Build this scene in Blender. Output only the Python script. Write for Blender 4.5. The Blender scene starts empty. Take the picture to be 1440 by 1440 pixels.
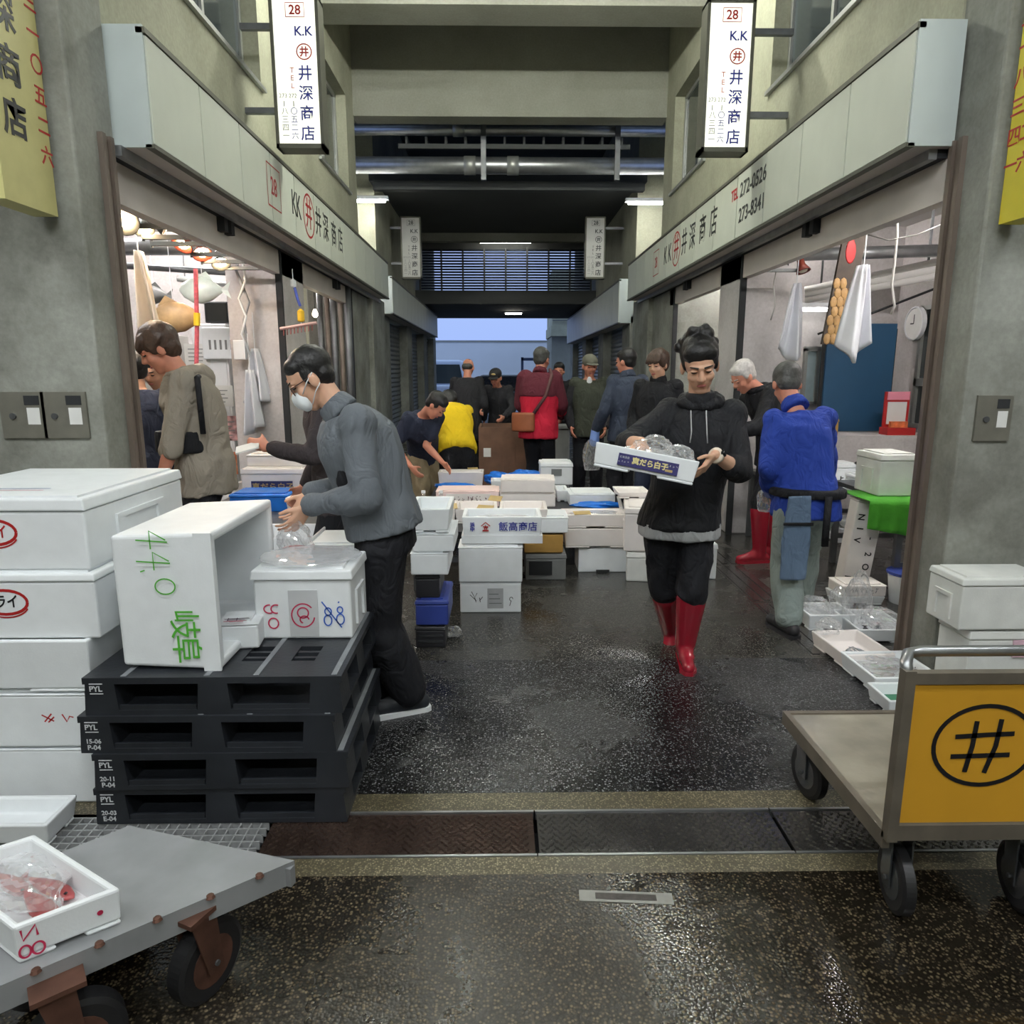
import bpy, bmesh, math, random
import numpy as np
from mathutils import Vector, Matrix
random.seed(7); rng = np.random.default_rng(7)
C = bpy.context.scene.collection
PI = math.pi
# ------------------------------------------------------------ camera
F_PX = 1000.0; TILT = math.atan2(198, F_PX); YAW = 0.0157; CAM_H = 1.5
cam = bpy.data.cameras.new('camera'); cam.sensor_width = 36; cam.lens = F_PX / 1440 * 36
cam.clip_end = 300
camo = bpy.data.objects.new('camera', cam); C.objects.link(camo)
camo.location = (0, 0, CAM_H); camo.rotation_euler = (PI / 2 - TILT, 0, -YAW)
bpy.context.scene.camera = camo
# ------------------------------------------------------------ dusk sky
w = bpy.data.worlds.new('dusk_sky'); bpy.context.scene.world = w; w.use_nodes = True
wn = w.node_tree.nodes; wl = w.node_tree.links
bg = wn['Background']; tc = wn.new('ShaderNodeTexCoord'); sx = wn.new('ShaderNodeSeparateXYZ'); rp = wn.new('ShaderNodeValToRGB')
wl.new(tc.outputs['Generated'], sx.inputs[0]); wl.new(sx.outputs['Z'], rp.inputs[0]); wl.new(rp.outputs[0], bg.inputs[0])
rp.color_ramp.elements[0].position = 0.0; rp.color_ramp.elements[0].color = (.36, .50, .95, 1)
rp.color_ramp.elements[1].position = .6; rp.color_ramp.elements[1].color = (.56, .74, 1.0, 1)
bg.inputs[1].default_value = .72
# ------------------------------------------------------------ exposure
sc = bpy.context.scene
sc.view_settings.view_transform = 'Standard'; sc.view_settings.look = 'None'
sc.view_settings.exposure = 0.52; sc.view_settings.gamma = 1.0; sc.view_settings.use_curve_mapping = False
sc.cycles.use_denoising = True; sc.cycles.max_bounces = 8; sc.cycles.sample_clamp_indirect = 6
sc.cycles.transparent_max_bounces = 16
HALL_LAMP = 265.0      # emission of the hall's ceiling tubes
AISLE_LAMP = 230.0
STALL_LAMP = 165.0
SPOT_BULB = 120.0
SIGN_LIT = .55
# ------------------------------------------------------------ pixel -> world
_ct, _st = math.cos(TILT), math.sin(TILT); _ca, _sa = math.cos(YAW), math.sin(YAW)
def ray(x, y):
    u = (x - 720) / F_PX; v = (y - 720) / F_PX
    fy = _ct - v * _st
    return Vector((u * _ca + fy * _sa, -u * _sa + fy * _ca, -_st - v * _ct))
def G(x, y, z=0.0):
    d = ray(x, y); s = (z - CAM_H) / d.z; return Vector((d.x * s, d.y * s, z))
def PY(x, y, Y):
    d = ray(x, y); s = Y / d.y; return Vector((d.x * s, Y, CAM_H + d.z * s))
def PX(x, y, X):
    d = ray(x, y); s = X / d.x; return Vector((X, d.y * s, CAM_H + d.z * s))
# ------------------------------------------------------------ helpers
def tag(o, label=None, cat=None, group=None, kind=None):
    if label: o['label'] = label
    if cat: o['category'] = cat
    if group: o['group'] = group
    if kind: o['kind'] = kind
    return o
def empty(name, loc=(0, 0, 0), rz=0.0):
    o = bpy.data.objects.new(name, None); C.objects.link(o); o.location = loc; o.rotation_euler = (0, 0, rz)
    o.empty_display_size = .1
    return o
def mobj(name, me, mat, parent=None, loc=(0, 0, 0), rot=(0, 0, 0), smooth=False):
    o = bpy.data.objects.new(name, me); C.objects.link(o)
    if mat is not None and not me.materials: me.materials.append(mat)
    o.parent = parent; o.location = loc; o.rotation_euler = rot
    if smooth: me.polygons.foreach_set('use_smooth', [True] * len(me.polygons))
    return o
def bev(o, wd=.006, seg=2):
    m = o.modifiers.new('bevel', 'BEVEL'); m.width = wd; m.segments = seg; m.limit_method = 'ANGLE'; m.angle_limit = .6
    return o
class MB:
    def __init__(s): s.v = []; s.f = []
    def add(s, vs, fs):
        n = len(s.v); s.v += [tuple(p) for p in vs]; s.f += [tuple(i + n for i in f) for f in fs]; return s
    def box(s, x0, x1, y0, y1, z0, z1, tx=0, ty=0):
        # tx, ty: inset of the top face
        vs = [(x0, y0, z0), (x1, y0, z0), (x1, y1, z0), (x0, y1, z0), (x0 + tx, y0 + ty, z1), (x1 - tx, y0 + ty, z1), (x1 - tx, y1 - ty, z1), (x0 + tx, y1 - ty, z1)]
        return s.add(vs, [(3, 2, 1, 0), (4, 5, 6, 7), (0, 1, 5, 4), (1, 2, 6, 5), (2, 3, 7, 6), (3, 0, 4, 7)])
    def prism(s, poly, z0, z1):
        n = len(poly)
        vs = [(p[0], p[1], z0) for p in poly] + [(p[0], p[1], z1) for p in poly]
        return s.add(vs, [tuple(range(n - 1, -1, -1)), tuple(range(n, 2 * n))] + [(i, (i + 1) % n, n + (i + 1) % n, n + i) for i in range(n)])
    def tube(s, pts, r, n=8, cap=True):
        pts = [Vector(p) for p in pts]; k = len(pts)
        rs = r if isinstance(r, (list, tuple)) else [r] * k
        base = len(s.v); up = None
        for i, p in enumerate(pts):
            d = (pts[min(i + 1, k - 1)] - pts[max(i - 1, 0)]).normalized()
            if up is None:
                a = Vector((0, 0, 1)) if abs(d.z) < .9 else Vector((1, 0, 0)); up = d.cross(a).normalized()
            up = (up - d * up.dot(d)).normalized(); q = d.cross(up)
            for j in range(n):
                t = 2 * PI * j / n; s.v.append(tuple(p + (up * math.cos(t) + q * math.sin(t)) * rs[i]))
        for i in range(k - 1):
            for j in range(n):
                a = base + i * n + j; b = base + i * n + (j + 1) % n; s.f.append((a, b, b + n, a + n))
        if cap:
            s.f.append(tuple(base + j for j in range(n - 1, -1, -1))); s.f.append(tuple(base + (k - 1) * n + j for j in range(n)))
        return s
    def lathe(s, prof, n=16, origin=(0, 0, 0), axis='z'):
        base = len(s.v); o = Vector(origin)
        for r, z in prof:
            for j in range(n):
                t = 2 * PI * j / n; p = (r * math.cos(t), r * math.sin(t), z)
                if axis == 'x': p = (p[2], p[0], p[1])
                if axis == 'y': p = (p[1], p[2], p[0])
                s.v.append(tuple(o + Vector(p)))
        for i in range(len(prof) - 1):
            for j in range(n):
                a = base + i * n + j; b = base + i * n + (j + 1) % n; s.f.append((a, b, b + n, a + n))
        s.f.append(tuple(base + j for j in range(n - 1, -1, -1))); s.f.append(tuple(base + (len(prof) - 1) * n + j for j in range(n)))
        return s
    def mesh(s, name='m'):
        me = bpy.data.meshes.new(name); me.from_pydata(s.v, [], s.f); me.validate(); me.update(); return me
    def obj(s, name, mat, parent=None, loc=(0, 0, 0), rot=(0, 0, 0), smooth=False):
        return mobj(name, s.mesh(name), mat, parent, loc, rot, smooth)
def copy_tree(o, parent=None):
    c = o.copy(); C.objects.link(c); c.parent = parent
    for ch in list(o.children): copy_tree(ch, c)
    return c
def struct(name, mb, mat, parent=None):
    o = mb.obj(name, mat, parent)
    if parent is None: o['kind'] = 'structure'
    return o
FACE = {'front': (PI / 2, 0, 0), 'right': (PI / 2, 0, PI / 2), 'left': (PI / 2, 0, -PI / 2), 'top': (0, 0, 0), 'back': (PI / 2, 0, PI)}
def text(body, size, mat, parent, loc, face='front', bold=0.0, roll=0.0, sx=1.0, name='lettering', vertical=False, ls=1.0, align='CENTER'):
    cu = bpy.data.curves.new('txt', 'FONT')
    cu.body = '\n'.join(body) if vertical else body
    cu.size = size; cu.align_x = align; cu.align_y = 'CENTER'; cu.offset = bold; cu.space_line = ls; cu.extrude = .0004; cu.resolution_u = 3
    o = bpy.data.objects.new('txt', cu); C.objects.link(o)
    dg = bpy.context.evaluated_depsgraph_get(); me = bpy.data.meshes.new_from_object(o.evaluated_get(dg))
    bpy.data.objects.remove(o); bpy.data.curves.remove(cu)
    me.transform(Matrix.Diagonal((sx, 1, 1, 1)) @ Matrix.Identity(4)); me.transform(Matrix.Rotation(roll, 4, 'Z'))
    me.materials.clear(); me.materials.append(mat)
    return mobj(name, me, mat, parent, loc, FACE[face] if isinstance(face, str) else face)
def strokes(lines, width, mat, parent, loc, face='front', name='marking', roll=0.0):
    # hand drawn pen lines in the plane of a face
    m = MB()
    for ln in lines:
        p = [Vector((a, b, 0)) for a, b in ln]
        for i, q in enumerate(p):
            d = (p[min(i + 1, len(p) - 1)] - p[max(i - 1, 0)]).normalized(); n = Vector((-d.y, d.x, 0)) * width / 2
            m.v += [tuple(q + n), tuple(q - n)]
        b = len(m.v) - 2 * len(p)
        for i in range(len(p) - 1): m.f.append((b + 2 * i, b + 2 * i + 1, b + 2 * i + 3, b + 2 * i + 2))
    me = m.mesh(name); me.transform(Matrix.Rotation(roll, 4, 'Z'))
    return mobj(name, me, mat, parent, loc, FACE[face] if isinstance(face, str) else face)
def arc(cx, cy, rx, ry, a0=0, a1=360, n=24):
    return [(cx + rx * math.cos(math.radians(a0 + (a1 - a0) * i / n)), cy + ry * math.sin(math.radians(a0 + (a1 - a0) * i / n))) for i in range(n + 1)]
# ------------------------------------------------------------ materials
def mat(name, col, rough=.6, metal=0.0, var=.08, vs=8.0, bump=0.0, bs=40.0, spec=.5, trans=0.0, emit=None, es=0.0, coat=0.0, alpha=1.0, sss=0.0):
    m = bpy.data.materials.new(name); m.use_nodes = True; nt = m.node_tree; N = nt.nodes; L = nt.links
    b = N['Principled BSDF']; b.inputs['Roughness'].default_value = rough; b.inputs['Metallic'].default_value = metal
    b.inputs['Specular IOR Level'].default_value = spec; b.inputs['Coat Weight'].default_value = coat
    if trans: b.inputs['Transmission Weight'].default_value = trans
    if alpha < 1: b.inputs['Alpha'].default_value = alpha
    if sss:
        b.inputs['Subsurface Weight'].default_value = sss; b.inputs['Subsurface Radius'].default_value = (.02, .008, .004)
    tc = N.new('ShaderNodeTexCoord')
    if var:
        nz = N.new('ShaderNodeTexNoise'); nz.inputs['Scale'].default_value = vs; nz.inputs['Detail'].default_value = 5; L.new(tc.outputs['Object'], nz.inputs['Vector'])
        r = N.new('ShaderNodeValToRGB'); e = r.color_ramp.elements; e[0].position = .3; e[1].position = .7
        e[0].color = tuple(max(0, c * (1 - var)) for c in col) + (1,); e[1].color = tuple(min(1, c * (1 + var)) for c in col) + (1,)
        L.new(nz.outputs['Fac'], r.inputs[0]); L.new(r.outputs[0], b.inputs['Base Color'])
    else: b.inputs['Base Color'].default_value = tuple(col) + (1,)
    if bump:
        nb = N.new('ShaderNodeTexNoise'); nb.inputs['Scale'].default_value = bs; nb.inputs['Detail'].default_value = 4; L.new(tc.outputs['Object'], nb.inputs['Vector'])
        bp = N.new('ShaderNodeBump'); bp.inputs['Strength'].default_value = bump; bp.inputs['Distance'].default_value = .01
        L.new(nb.outputs['Fac'], bp.inputs['Height']); L.new(bp.outputs[0], b.inputs['Normal'])
    if emit: b.inputs['Emission Color'].default_value = tuple(emit) + (1,); b.inputs['Emission Strength'].default_value = es
    return m
def srgb(r, g, b):
    f = lambda c: (c / 255 / 12.92) if c / 255 <= .04045 else ((c / 255 + .055) / 1.055) ** 2.4
    return (f(r), f(g), f(b))
def asphalt(name, c0, c1, c2, scale, wet_lo, wet_hi, bump, pud=1.2, spk=.5, wetx=0.0):
    m = bpy.data.materials.new(name); m.use_nodes = True; nt = m.node_tree; N = nt.nodes; L = nt.links; b = N['Principled BSDF']
    tc = N.new('ShaderNodeTexCoord')
    vo = N.new('ShaderNodeTexVoronoi'); vo.inputs['Scale'].default_value = scale; vo.inputs['Randomness'].default_value = 1; L.new(tc.outputs['Object'], vo.inputs['Vector'])
    sp = N.new('ShaderNodeSeparateColor'); L.new(vo.outputs['Color'], sp.inputs[0])
    r = N.new('ShaderNodeValToRGB'); e = r.color_ramp.elements; e[0].position = .12; e[0].color = c0 + (1,); e[1].position = .95; e[1].color = c2 + (1,)
    x = e.new(spk); x.color = c1 + (1,)
    L.new(sp.outputs[0], r.inputs[0])
    # binder between the grains
    gm = N.new('ShaderNodeMapRange'); gm.inputs['From Min'].default_value = .25; gm.inputs['From Max'].default_value = .62; L.new(vo.outputs['Distance'], gm.inputs['Value'])
    gx = N.new('ShaderNodeMix'); gx.data_type = 'RGBA'; L.new(gm.outputs[0], gx.inputs[0]); L.new(r.outputs[0], gx.inputs[6]); gx.inputs[7].default_value = tuple(q * .8 for q in c0) + (1,)
    pn = N.new('ShaderNodeTexNoise'); pn.inputs['Scale'].default_value = pud; pn.inputs['Detail'].default_value = 5; pn.inputs['Roughness'].default_value = .6; L.new(tc.outputs['Object'], pn.inputs['Vector'])
    src = pn.outputs['Fac']
    if wetx:
        sx_ = N.new('ShaderNodeSeparateXYZ'); L.new(tc.outputs['Object'], sx_.inputs[0]); mr = N.new('ShaderNodeMapRange'); mr.inputs['From Min'].default_value = .1; mr.inputs['From Max'].default_value = 1.1; mr.inputs['To Max'].default_value = wetx; L.new(sx_.outputs['X'], mr.inputs['Value'])
        sb = N.new('ShaderNodeMath'); sb.operation = 'SUBTRACT'; L.new(src, sb.inputs[0]); L.new(mr.outputs[0], sb.inputs[1]); src = sb.outputs[0]
    pr = N.new('ShaderNodeMapRange'); pr.inputs['From Min'].default_value = .38; pr.inputs['From Max'].default_value = .60; L.new(src, pr.inputs['Value'])
    mx = N.new('ShaderNodeMix'); mx.data_type = 'RGBA'; mx.blend_type = 'MULTIPLY'; mx.inputs[0].default_value = 1
    L.new(gx.outputs[2], mx.inputs[6])
    dk = N.new('ShaderNodeMix'); dk.data_type = 'RGBA'; L.new(pr.outputs[0], dk.inputs[0]); dk.inputs[6].default_value = (.66, .65, .63, 1); dk.inputs[7].default_value = (1.05, 1.05, 1.05, 1)
    L.new(dk.outputs[2], mx.inputs[7]); L.new(mx.outputs[2], b.inputs['Base Color'])
    rr = N.new('ShaderNodeMapRange'); rr.inputs['To Min'].default_value = wet_lo; rr.inputs['To Max'].default_value = wet_hi; L.new(pr.outputs[0], rr.inputs['Value']); L.new(rr.outputs[0], b.inputs['Roughness'])
    bp = N.new('ShaderNodeBump'); bp.inputs['Distance'].default_value = .004; bp.invert = True
    bm_ = N.new('ShaderNodeMath'); bm_.operation = 'MULTIPLY_ADD'; bm_.inputs[1].default_value = bump * .85; bm_.inputs[2].default_value = bump * .15
    L.new(pr.outputs[0], bm_.inputs[0]); L.new(bm_.outputs[0], bp.inputs['Strength']); L.new(vo.outputs['Distance'], bp.inputs['Height']); L.new(bp.outputs[0], b.inputs['Normal'])
    return m
def concrete(name, col, stain, rough=.85, scale=1.6, bump=.25):
    m = bpy.data.materials.new(name); m.use_nodes = True; nt = m.node_tree; N = nt.nodes; L = nt.links; b = N['Principled BSDF']; b.inputs['Roughness'].default_value = rough; b.inputs['Specular IOR Level'].default_value = .25
    tc = N.new('ShaderNodeTexCoord')
    n1 = N.new('ShaderNodeTexNoise'); n1.inputs['Scale'].default_value = scale; n1.inputs['Detail'].default_value = 8; n1.inputs['Roughness'].default_value = .65; L.new(tc.outputs['Object'], n1.inputs['Vector'])
    r = N.new('ShaderNodeValToRGB'); e = r.color_ramp.elements; e[0].position = .32; e[0].color = stain + (1,); e[1].position = .62; e[1].color = col + (1,); L.new(n1.outputs['Fac'], r.inputs[0])
    n2 = N.new('ShaderNodeTexNoise'); n2.inputs['Scale'].default_value = 45; n2.inputs['Detail'].default_value = 4; L.new(tc.outputs['Object'], n2.inputs['Vector'])
    mx = N.new('ShaderNodeMix'); mx.data_type = 'RGBA'; mx.blend_type = 'OVERLAY'; mx.inputs[0].default_value = .18; L.new(r.outputs[0], mx.inputs[6]); L.new(n2.outputs['Fac'], mx.inputs[7]); L.new(mx.outputs[2], b.inputs['Base Color'])
    bp = N.new('ShaderNodeBump'); bp.inputs['Strength'].default_value = bump; bp.inputs['Distance'].default_value = .008; L.new(n2.outputs['Fac'], bp.inputs['Height']); L.new(bp.outputs[0], b.inputs['Normal'])
    return m
M = {}
M['asphalt_near'] = asphalt('wet_asphalt_brown', srgb(38, 34, 28), srgb(70, 62, 50), srgb(118, 106, 84), 120, .07, .5, .5, .9, .5, .13)
M['asphalt_mid'] = asphalt('wet_asphalt_dark', srgb(28, 28, 29), srgb(58, 59, 61), srgb(138, 140, 143), 130, .12, .34, .8, 1.0, .62)  # pale grains also put wet sparkle into the colour
M['floor_far'] = asphalt('wet_concrete_floor', srgb(56, 55, 52), srgb(82, 81, 77), srgb(124, 122, 116), 120, .10, .36, .35, 1.3, .6)
M['kerb'] = asphalt('yellowish_concrete', srgb(92, 86, 66), srgb(132, 123, 98), srgb(172, 162, 134), 150, .3, .6, .3, 1.0, .5)
M['grate'] = mat('grating_bars', srgb(176, 178, 178), .35, .35, .15, 20)
M['pillar'] = concrete('pillar_plaster', srgb(158, 160, 152), srgb(112, 112, 104))
M['wall'] = concrete('wall_plaster', srgb(172, 172, 152), srgb(142, 142, 124), scale=.9)
M['beam'] = concrete('beam_concrete', srgb(150, 150, 140), srgb(128, 128, 118), scale=.6, bump=.1)
M['rail'] = mat('shutter_guide', srgb(120, 108, 98), .55, .3, .15, 5)
M['fascia'] = mat('fascia_panel', srgb(205, 210, 196), .45, 0, .05, 3)
M['fascia_end'] = mat('fascia_end', srgb(190, 200, 198), .5, 0, .06, 3)
M['soffit'] = mat('soffit', srgb(200, 192, 184), .5, 0, .08, 3)
M['dark'] = mat('dark_void', srgb(38, 40, 42), .8, 0, .2, 4)
M['black'] = mat('black_print', (.008, .008, .01), .5, 0, 0)
M['steel'] = mat('galvanised_steel', srgb(165, 168, 170), .35, .85, .12, 12)
M['darksteel'] = mat('dull_steel', srgb(110, 112, 114), .45, .7, .2, 9)
M['ceil'] = mat('stall_ceiling', srgb(215, 213, 210), .8, 0, .05, 2)
M['foam'] = mat('white_foam', srgb(232, 236, 238), .55, 0, .03, 14, .05, 160)
M['foam_old'] = mat('grubby_foam', srgb(226, 228, 224), .6, 0, .09, 7, .08, 120)
M['foam_pink'] = mat('warm_lit_white_foam', srgb(238, 232, 228), .55, 0, .04, 9)  # white foam with the stalls' warm light put into its colour
M['white'] = mat('white_plastic', srgb(232, 234, 236), .35, 0, .02)
M['lamp'] = mat('lamp_tube', (1, 1, 1), .5, 0, 0, emit=(.96, .99, 1.0), es=HALL_LAMP)
M['lamp_aisle'] = mat('lamp_tube_aisle', (1, 1, 1), .5, 0, 0, emit=(.98, 1.0, .88), es=AISLE_LAMP)
M['lamp_cross'] = mat('lamp_tube_crossing', (1, 1, 1), .5, 0, 0, emit=(1.0, 1.0, .95), es=110.0)
M['lamp_far'] = mat('lamp_tube_dim', (1, 1, 1), .5, 0, 0, emit=(1.0, .97, .85), es=22.0)
M['lamp_soft'] = mat('lamp_tube_small', (1, 1, 1), .5, 0, 0, emit=(1.0, 1.0, .95), es=9.0)
M['lamp_stall'] = mat('lamp_tube_stall', (1, 1, 1), .5, 0, 0, emit=(1.0, .95, .93), es=STALL_LAMP)
M['bulb'] = mat('warm_bulb', (1, .8, .5), .5, 0, 0, emit=(1.0, .70, .40), es=SPOT_BULB)
M['sign_lit'] = mat('lit_sign_face', (.8, .8, .75), .4, 0, 0, emit=(1.0, 1.0, .86), es=SIGN_LIT)
M['sign_frame'] = mat('sign_frame', srgb(90, 90, 78), .5, .3, .1)
M['sign_yellow'] = mat('yellow_sign', srgb(214, 200, 40), .45, 0, .05)
M['sign_paleyellow'] = mat('faded_yellow_sign', srgb(196, 190, 128), .5, 0, .08)
M['red'] = mat('red_print', srgb(176, 34, 34), .5, 0, 0)
M['pinkred'] = mat('pink_marker', srgb(196, 44, 84), .5, 0, 0)
M['bluep'] = mat('blue_print', srgb(36, 48, 150), .5, 0, 0)
M['blue_ink'] = mat('blue_marker', srgb(50, 96, 190), .5, 0, 0)
M['green_ink'] = mat('green_marker', srgb(84, 176, 56), .5, 0, 0)
M['grey_ink'] = mat('grey_print', srgb(120, 124, 124), .5, 0, 0)
M['glass'] = mat('dim_window_glass', srgb(60, 66, 68), .08, 0, .1, 1)
M['alu'] = mat('window_aluminium', srgb(170, 172, 168), .4, .6, .05)
# ------------------------------------------------------------ floor
def slab(name, x0, x1, y0, y1, m, z=0.0, th=.06):
    return struct(name, MB().box(x0, x1, y0, y1, z - th, z), m)
slab('floor', -8, 8, -6, 1.906, M['asphalt_near'])
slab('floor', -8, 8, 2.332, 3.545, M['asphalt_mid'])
slab('floor', -8, 8, 3.545, 23, M['floor_far'])
slab('floor', -8, 8, 1.906, 1.986, M['kerb'], .0)
slab('floor', -8, 8, 2.227, 2.332, M['kerb'], .0)
slab('floor', -40, 40, 23, 80, M['floor_far'], -.01)
slab('floor', -8, 8, 1.9, 2.34, M['dark'], -.09, .03); struct('trim_7', MB().box(-8, 8, 1.96, 1.986, -.09, -.001).box(-8, 8, 2.227, 2.25, -.09, -.001), M['dark'])          # trench bed
M['tread'] = mat('wet_tread_plate', srgb(104, 102, 100), .16, .75, .3, 6, .15, 60)
M['tread_rust'] = mat('wet_rusty_plate', srgb(70, 56, 50), .2, .5, .35, 5, .15, 50)
def tread_cover(x0, x1, m, label):
    t = empty('drain_cover', (x0, 2.0, 0)); tag(t, label, 'drain cover', 'steel covers of the floor trench')
    wd = x1 - x0; dp = .214
    MB().box(.004, wd - .004, 0, dp, -.012, -.003).obj('plate', m, t)
    b = MB(); k = 0; y = .014
    row = 0
    while y < dp - .01:
        x = .018 + (.0145 if row % 2 else 0)
        while x < wd - .02:
            a = PI / 4 if (k % 2) else -PI / 4
            ca, sa = math.cos(a), math.sin(a); L_, W_ = .0135, .0055
            pts = [(L_, 0), (0, W_), (-L_, 0), (0, -W_)]
            vs = [(x + p * ca - q * sa, y + p * sa + q * ca, -.003) for p, q in pts] + [(x + (p * ca - q * sa) * .45, y + (p * sa + q * ca) * .5, .0022) for p, q in pts]
            b.add(vs, [(0, 1, 5, 4), (1, 2, 6, 5), (2, 3, 7, 6), (3, 0, 4, 7), (4, 5, 6, 7)])
            x += .029; k += 1
        y += .0165; row += 1; k = row
    o = b.obj('tread_pattern', m, t); o['kind'] = 'stuff'
    e = MB().box(0, wd, -.012, -.002, -.03, .002).box(0, wd, dp + .002, dp + .012, -.03, .002).obj('edge_angle', M['steel'], t)
    return t
tread_cover(-.78, .11, M['tread_rust'], 'rusty brown steel tread plate of the trench beside the black pallets')
tread_cover(.115, .93, M['tread'], 'wet dark tread plate in the middle of the trench')
tread_cover(.935, 1.75, M['tread'], 'wet shiny tread plate under the yellow panelled cart')
tread_cover(1.755, 2.57, M['tread'], 'tread plate of the trench right of the cart')
g = empty('floor_grating', (-2.3, 2.0, 0)); tag(g, 'galvanised grid grating over the trench in front of the pallets', 'grating')
b = MB()
for i in range(7): b.box(0, 1.51, .006 + i * .0335, .012 + i * .0335, -.03, -.002)
b.obj('bearing_bars', M['grate'], g)['kind'] = 'stuff'
b = MB()
for i in range(44): b.box(i * .0345, i * .0345 + .005, 0, .21, -.02, -.003)
b.obj('cross_bars', M['grate'], g)['kind'] = 'stuff'
# side drain on the right of the aisle
d = empty('side_drain', (1.66, 3.56, 0)); tag(d, 'dark slotted drain channel running along the right stalls', 'drain')
for i in range(8):
    b = MB().box(0, .23, i * .92, i * .92 + .9, -.004, .0015)
    for k in range(3): b.box(.02 + k * .075, .06 + k * .075, i * .92 + .03, i * .92 + .87, .0015, .005)
    b.obj('cover', M['tread'], d)
# small plate set in the asphalt
pc = G(880, 1262); t = tag(empty('floor_plate', (pc.x, pc.y, 0), -.07), 'small grey metal plate set in the asphalt in front of the trench', 'floor plate')
MB().box(-.135, .135, -.022, .022, 0, .002).obj('frame', mat('grey_plate', srgb(138, 138, 134), .45, .3, .15, 20), t)
MB().box(-.088, .088, -.012, .012, .002, .003).obj('name_plate', mat('worn_plate', srgb(66, 62, 60), .5, .3, .4, 60), t)
# ------------------------------------------------------------ shell
LW, RW = -1.85, 2.12       # wall planes
LF, RF = -1.63, 1.90       # fascia faces
Y0, Y1 = 3.6, 9.85
def upper_wall(side):
    x0, x1 = (LW - .25, LW) if side == 'left' else (RW, RW + .25)
    b = MB(); WY = [(4.55, 6.08), (7.9, 9.36)]
    b.box(x0, x1, Y0, Y1, 2.53, 3.65).box(x0, x1, Y0, Y1, 4.75, 6.0)
    e = [Y0] + [q for p in WY for q in p] + [Y1]
    for i in range(0, len(e), 2): b.box(x0, x1, e[i], e[i + 1], 3.65, 4.75)
    struct('wall_' + side, b, M['wall'])
    for k, (a, c) in enumerate(WY):
        n = (1 if side == 'left' else 3) + k
        s = 1 if side == 'left' else -1; xi = (LW if side == 'left' else RW)
        f = MB().box(xi - s * .16, xi - s * .12, a, a + .04, 3.65, 4.75).box(xi - s * .16, xi - s * .12, c - .04, c, 3.65, 4.75).box(xi - s * .16, xi - s * .12, (a + c) / 2 - .02, (a + c) / 2 + .02, 3.65, 4.75).box(xi - s * .16, xi - s * .12, a, c, 3.65, 3.69).box(xi - s * .16, xi - s * .12, a, c, 4.71, 4.75)
        fo = struct('window_%d' % n, f, M['alu'])
        MB().box(xi - s * .145, xi - s * .14, a, c, 3.66, 4.74).obj('pane', M['glass'], fo)
        MB().box(xi - s * .12, xi + s * .03, a - .04, c + .04, 3.63, 3.66).obj('sill', M['alu'], fo)
upper_wall('left'); upper_wall('right')
# front pillars
def pillar(x0, x1, y0, y1, z0=0, z1=6.0, m='pillar', name='pillar'):
    o = struct(name, MB().box(x0, x1, y0, y1, z0, z1), M[m]); bev(o, .012, 2); return o
pl = pillar(-3.3, -1.80, 3.28, 3.62); pr_ = pillar(2.13, 3.6, 3.28, 3.62)
for s, xx in ((1, -1.80), (-1, 2.13)):
    o = struct('trim_1', MB().box(xx, xx + s * .025, 3.47, 3.50, 0, 2.55).box(xx, xx + s * .025, 3.54, 3.57, 0, 2.55).box(xx, xx + s * .01, 3.50, 3.54, 0, 2.55), M['rail'])
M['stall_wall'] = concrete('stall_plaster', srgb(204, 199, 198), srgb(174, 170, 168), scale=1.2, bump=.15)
# inner pillars of the stall fronts
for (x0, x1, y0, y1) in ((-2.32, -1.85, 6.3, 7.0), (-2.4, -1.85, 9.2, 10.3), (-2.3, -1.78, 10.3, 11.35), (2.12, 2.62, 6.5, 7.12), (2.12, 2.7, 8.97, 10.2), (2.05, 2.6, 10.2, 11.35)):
    pillar(x0, x1, y0, y1, 0, 2.54, 'stall_wall' if y0 < 7 else 'pillar')  # nearer pillars get lighter plaster, standing in for the stall lamplight
for xx, yy in ((-1.85, 6.3), (-1.85, 9.2), (2.12, 6.5), (2.12, 8.97)):
    s = -1 if xx < 0 else 1
    struct('trim_2', MB().box(xx - s * .012, xx + s * .04, yy - .035, yy - .003, 0, 2.53), M['dark'])
# headers, soffits above the openings
for s, xw, xf in ((1, LW, LF), (-1, RW, RF)):
    o = struct('trim_3', MB().box(min(xw - s * .07, xw), max(xw - s * .07, xw), Y0, 9.2, 2.30, 2.53), M['soffit'])
    MB().box(min(xw - s * .02, xw + s * .05), max(xw - s * .02, xw + s * .05), Y0, 10.9, 2.49, 2.531).obj('shutter_slot', M['dark'], o)
    MB().box(min(xw + s * .05, xw + s * .09), max(xw + s * .05, xw + s * .09), Y0, 10.9, 2.485, 2.531).obj('shutter_rail', M['steel'], o)
    for yy in (4.95, 8.2):
        MB().box(xw - .05, xw + .05, yy, yy + .06, 2.40, 2.50).box(xw - .05, xw + .05, yy + .12, yy + .18, 2.40, 2.50).obj('bracket', M['dark'], o)
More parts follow.
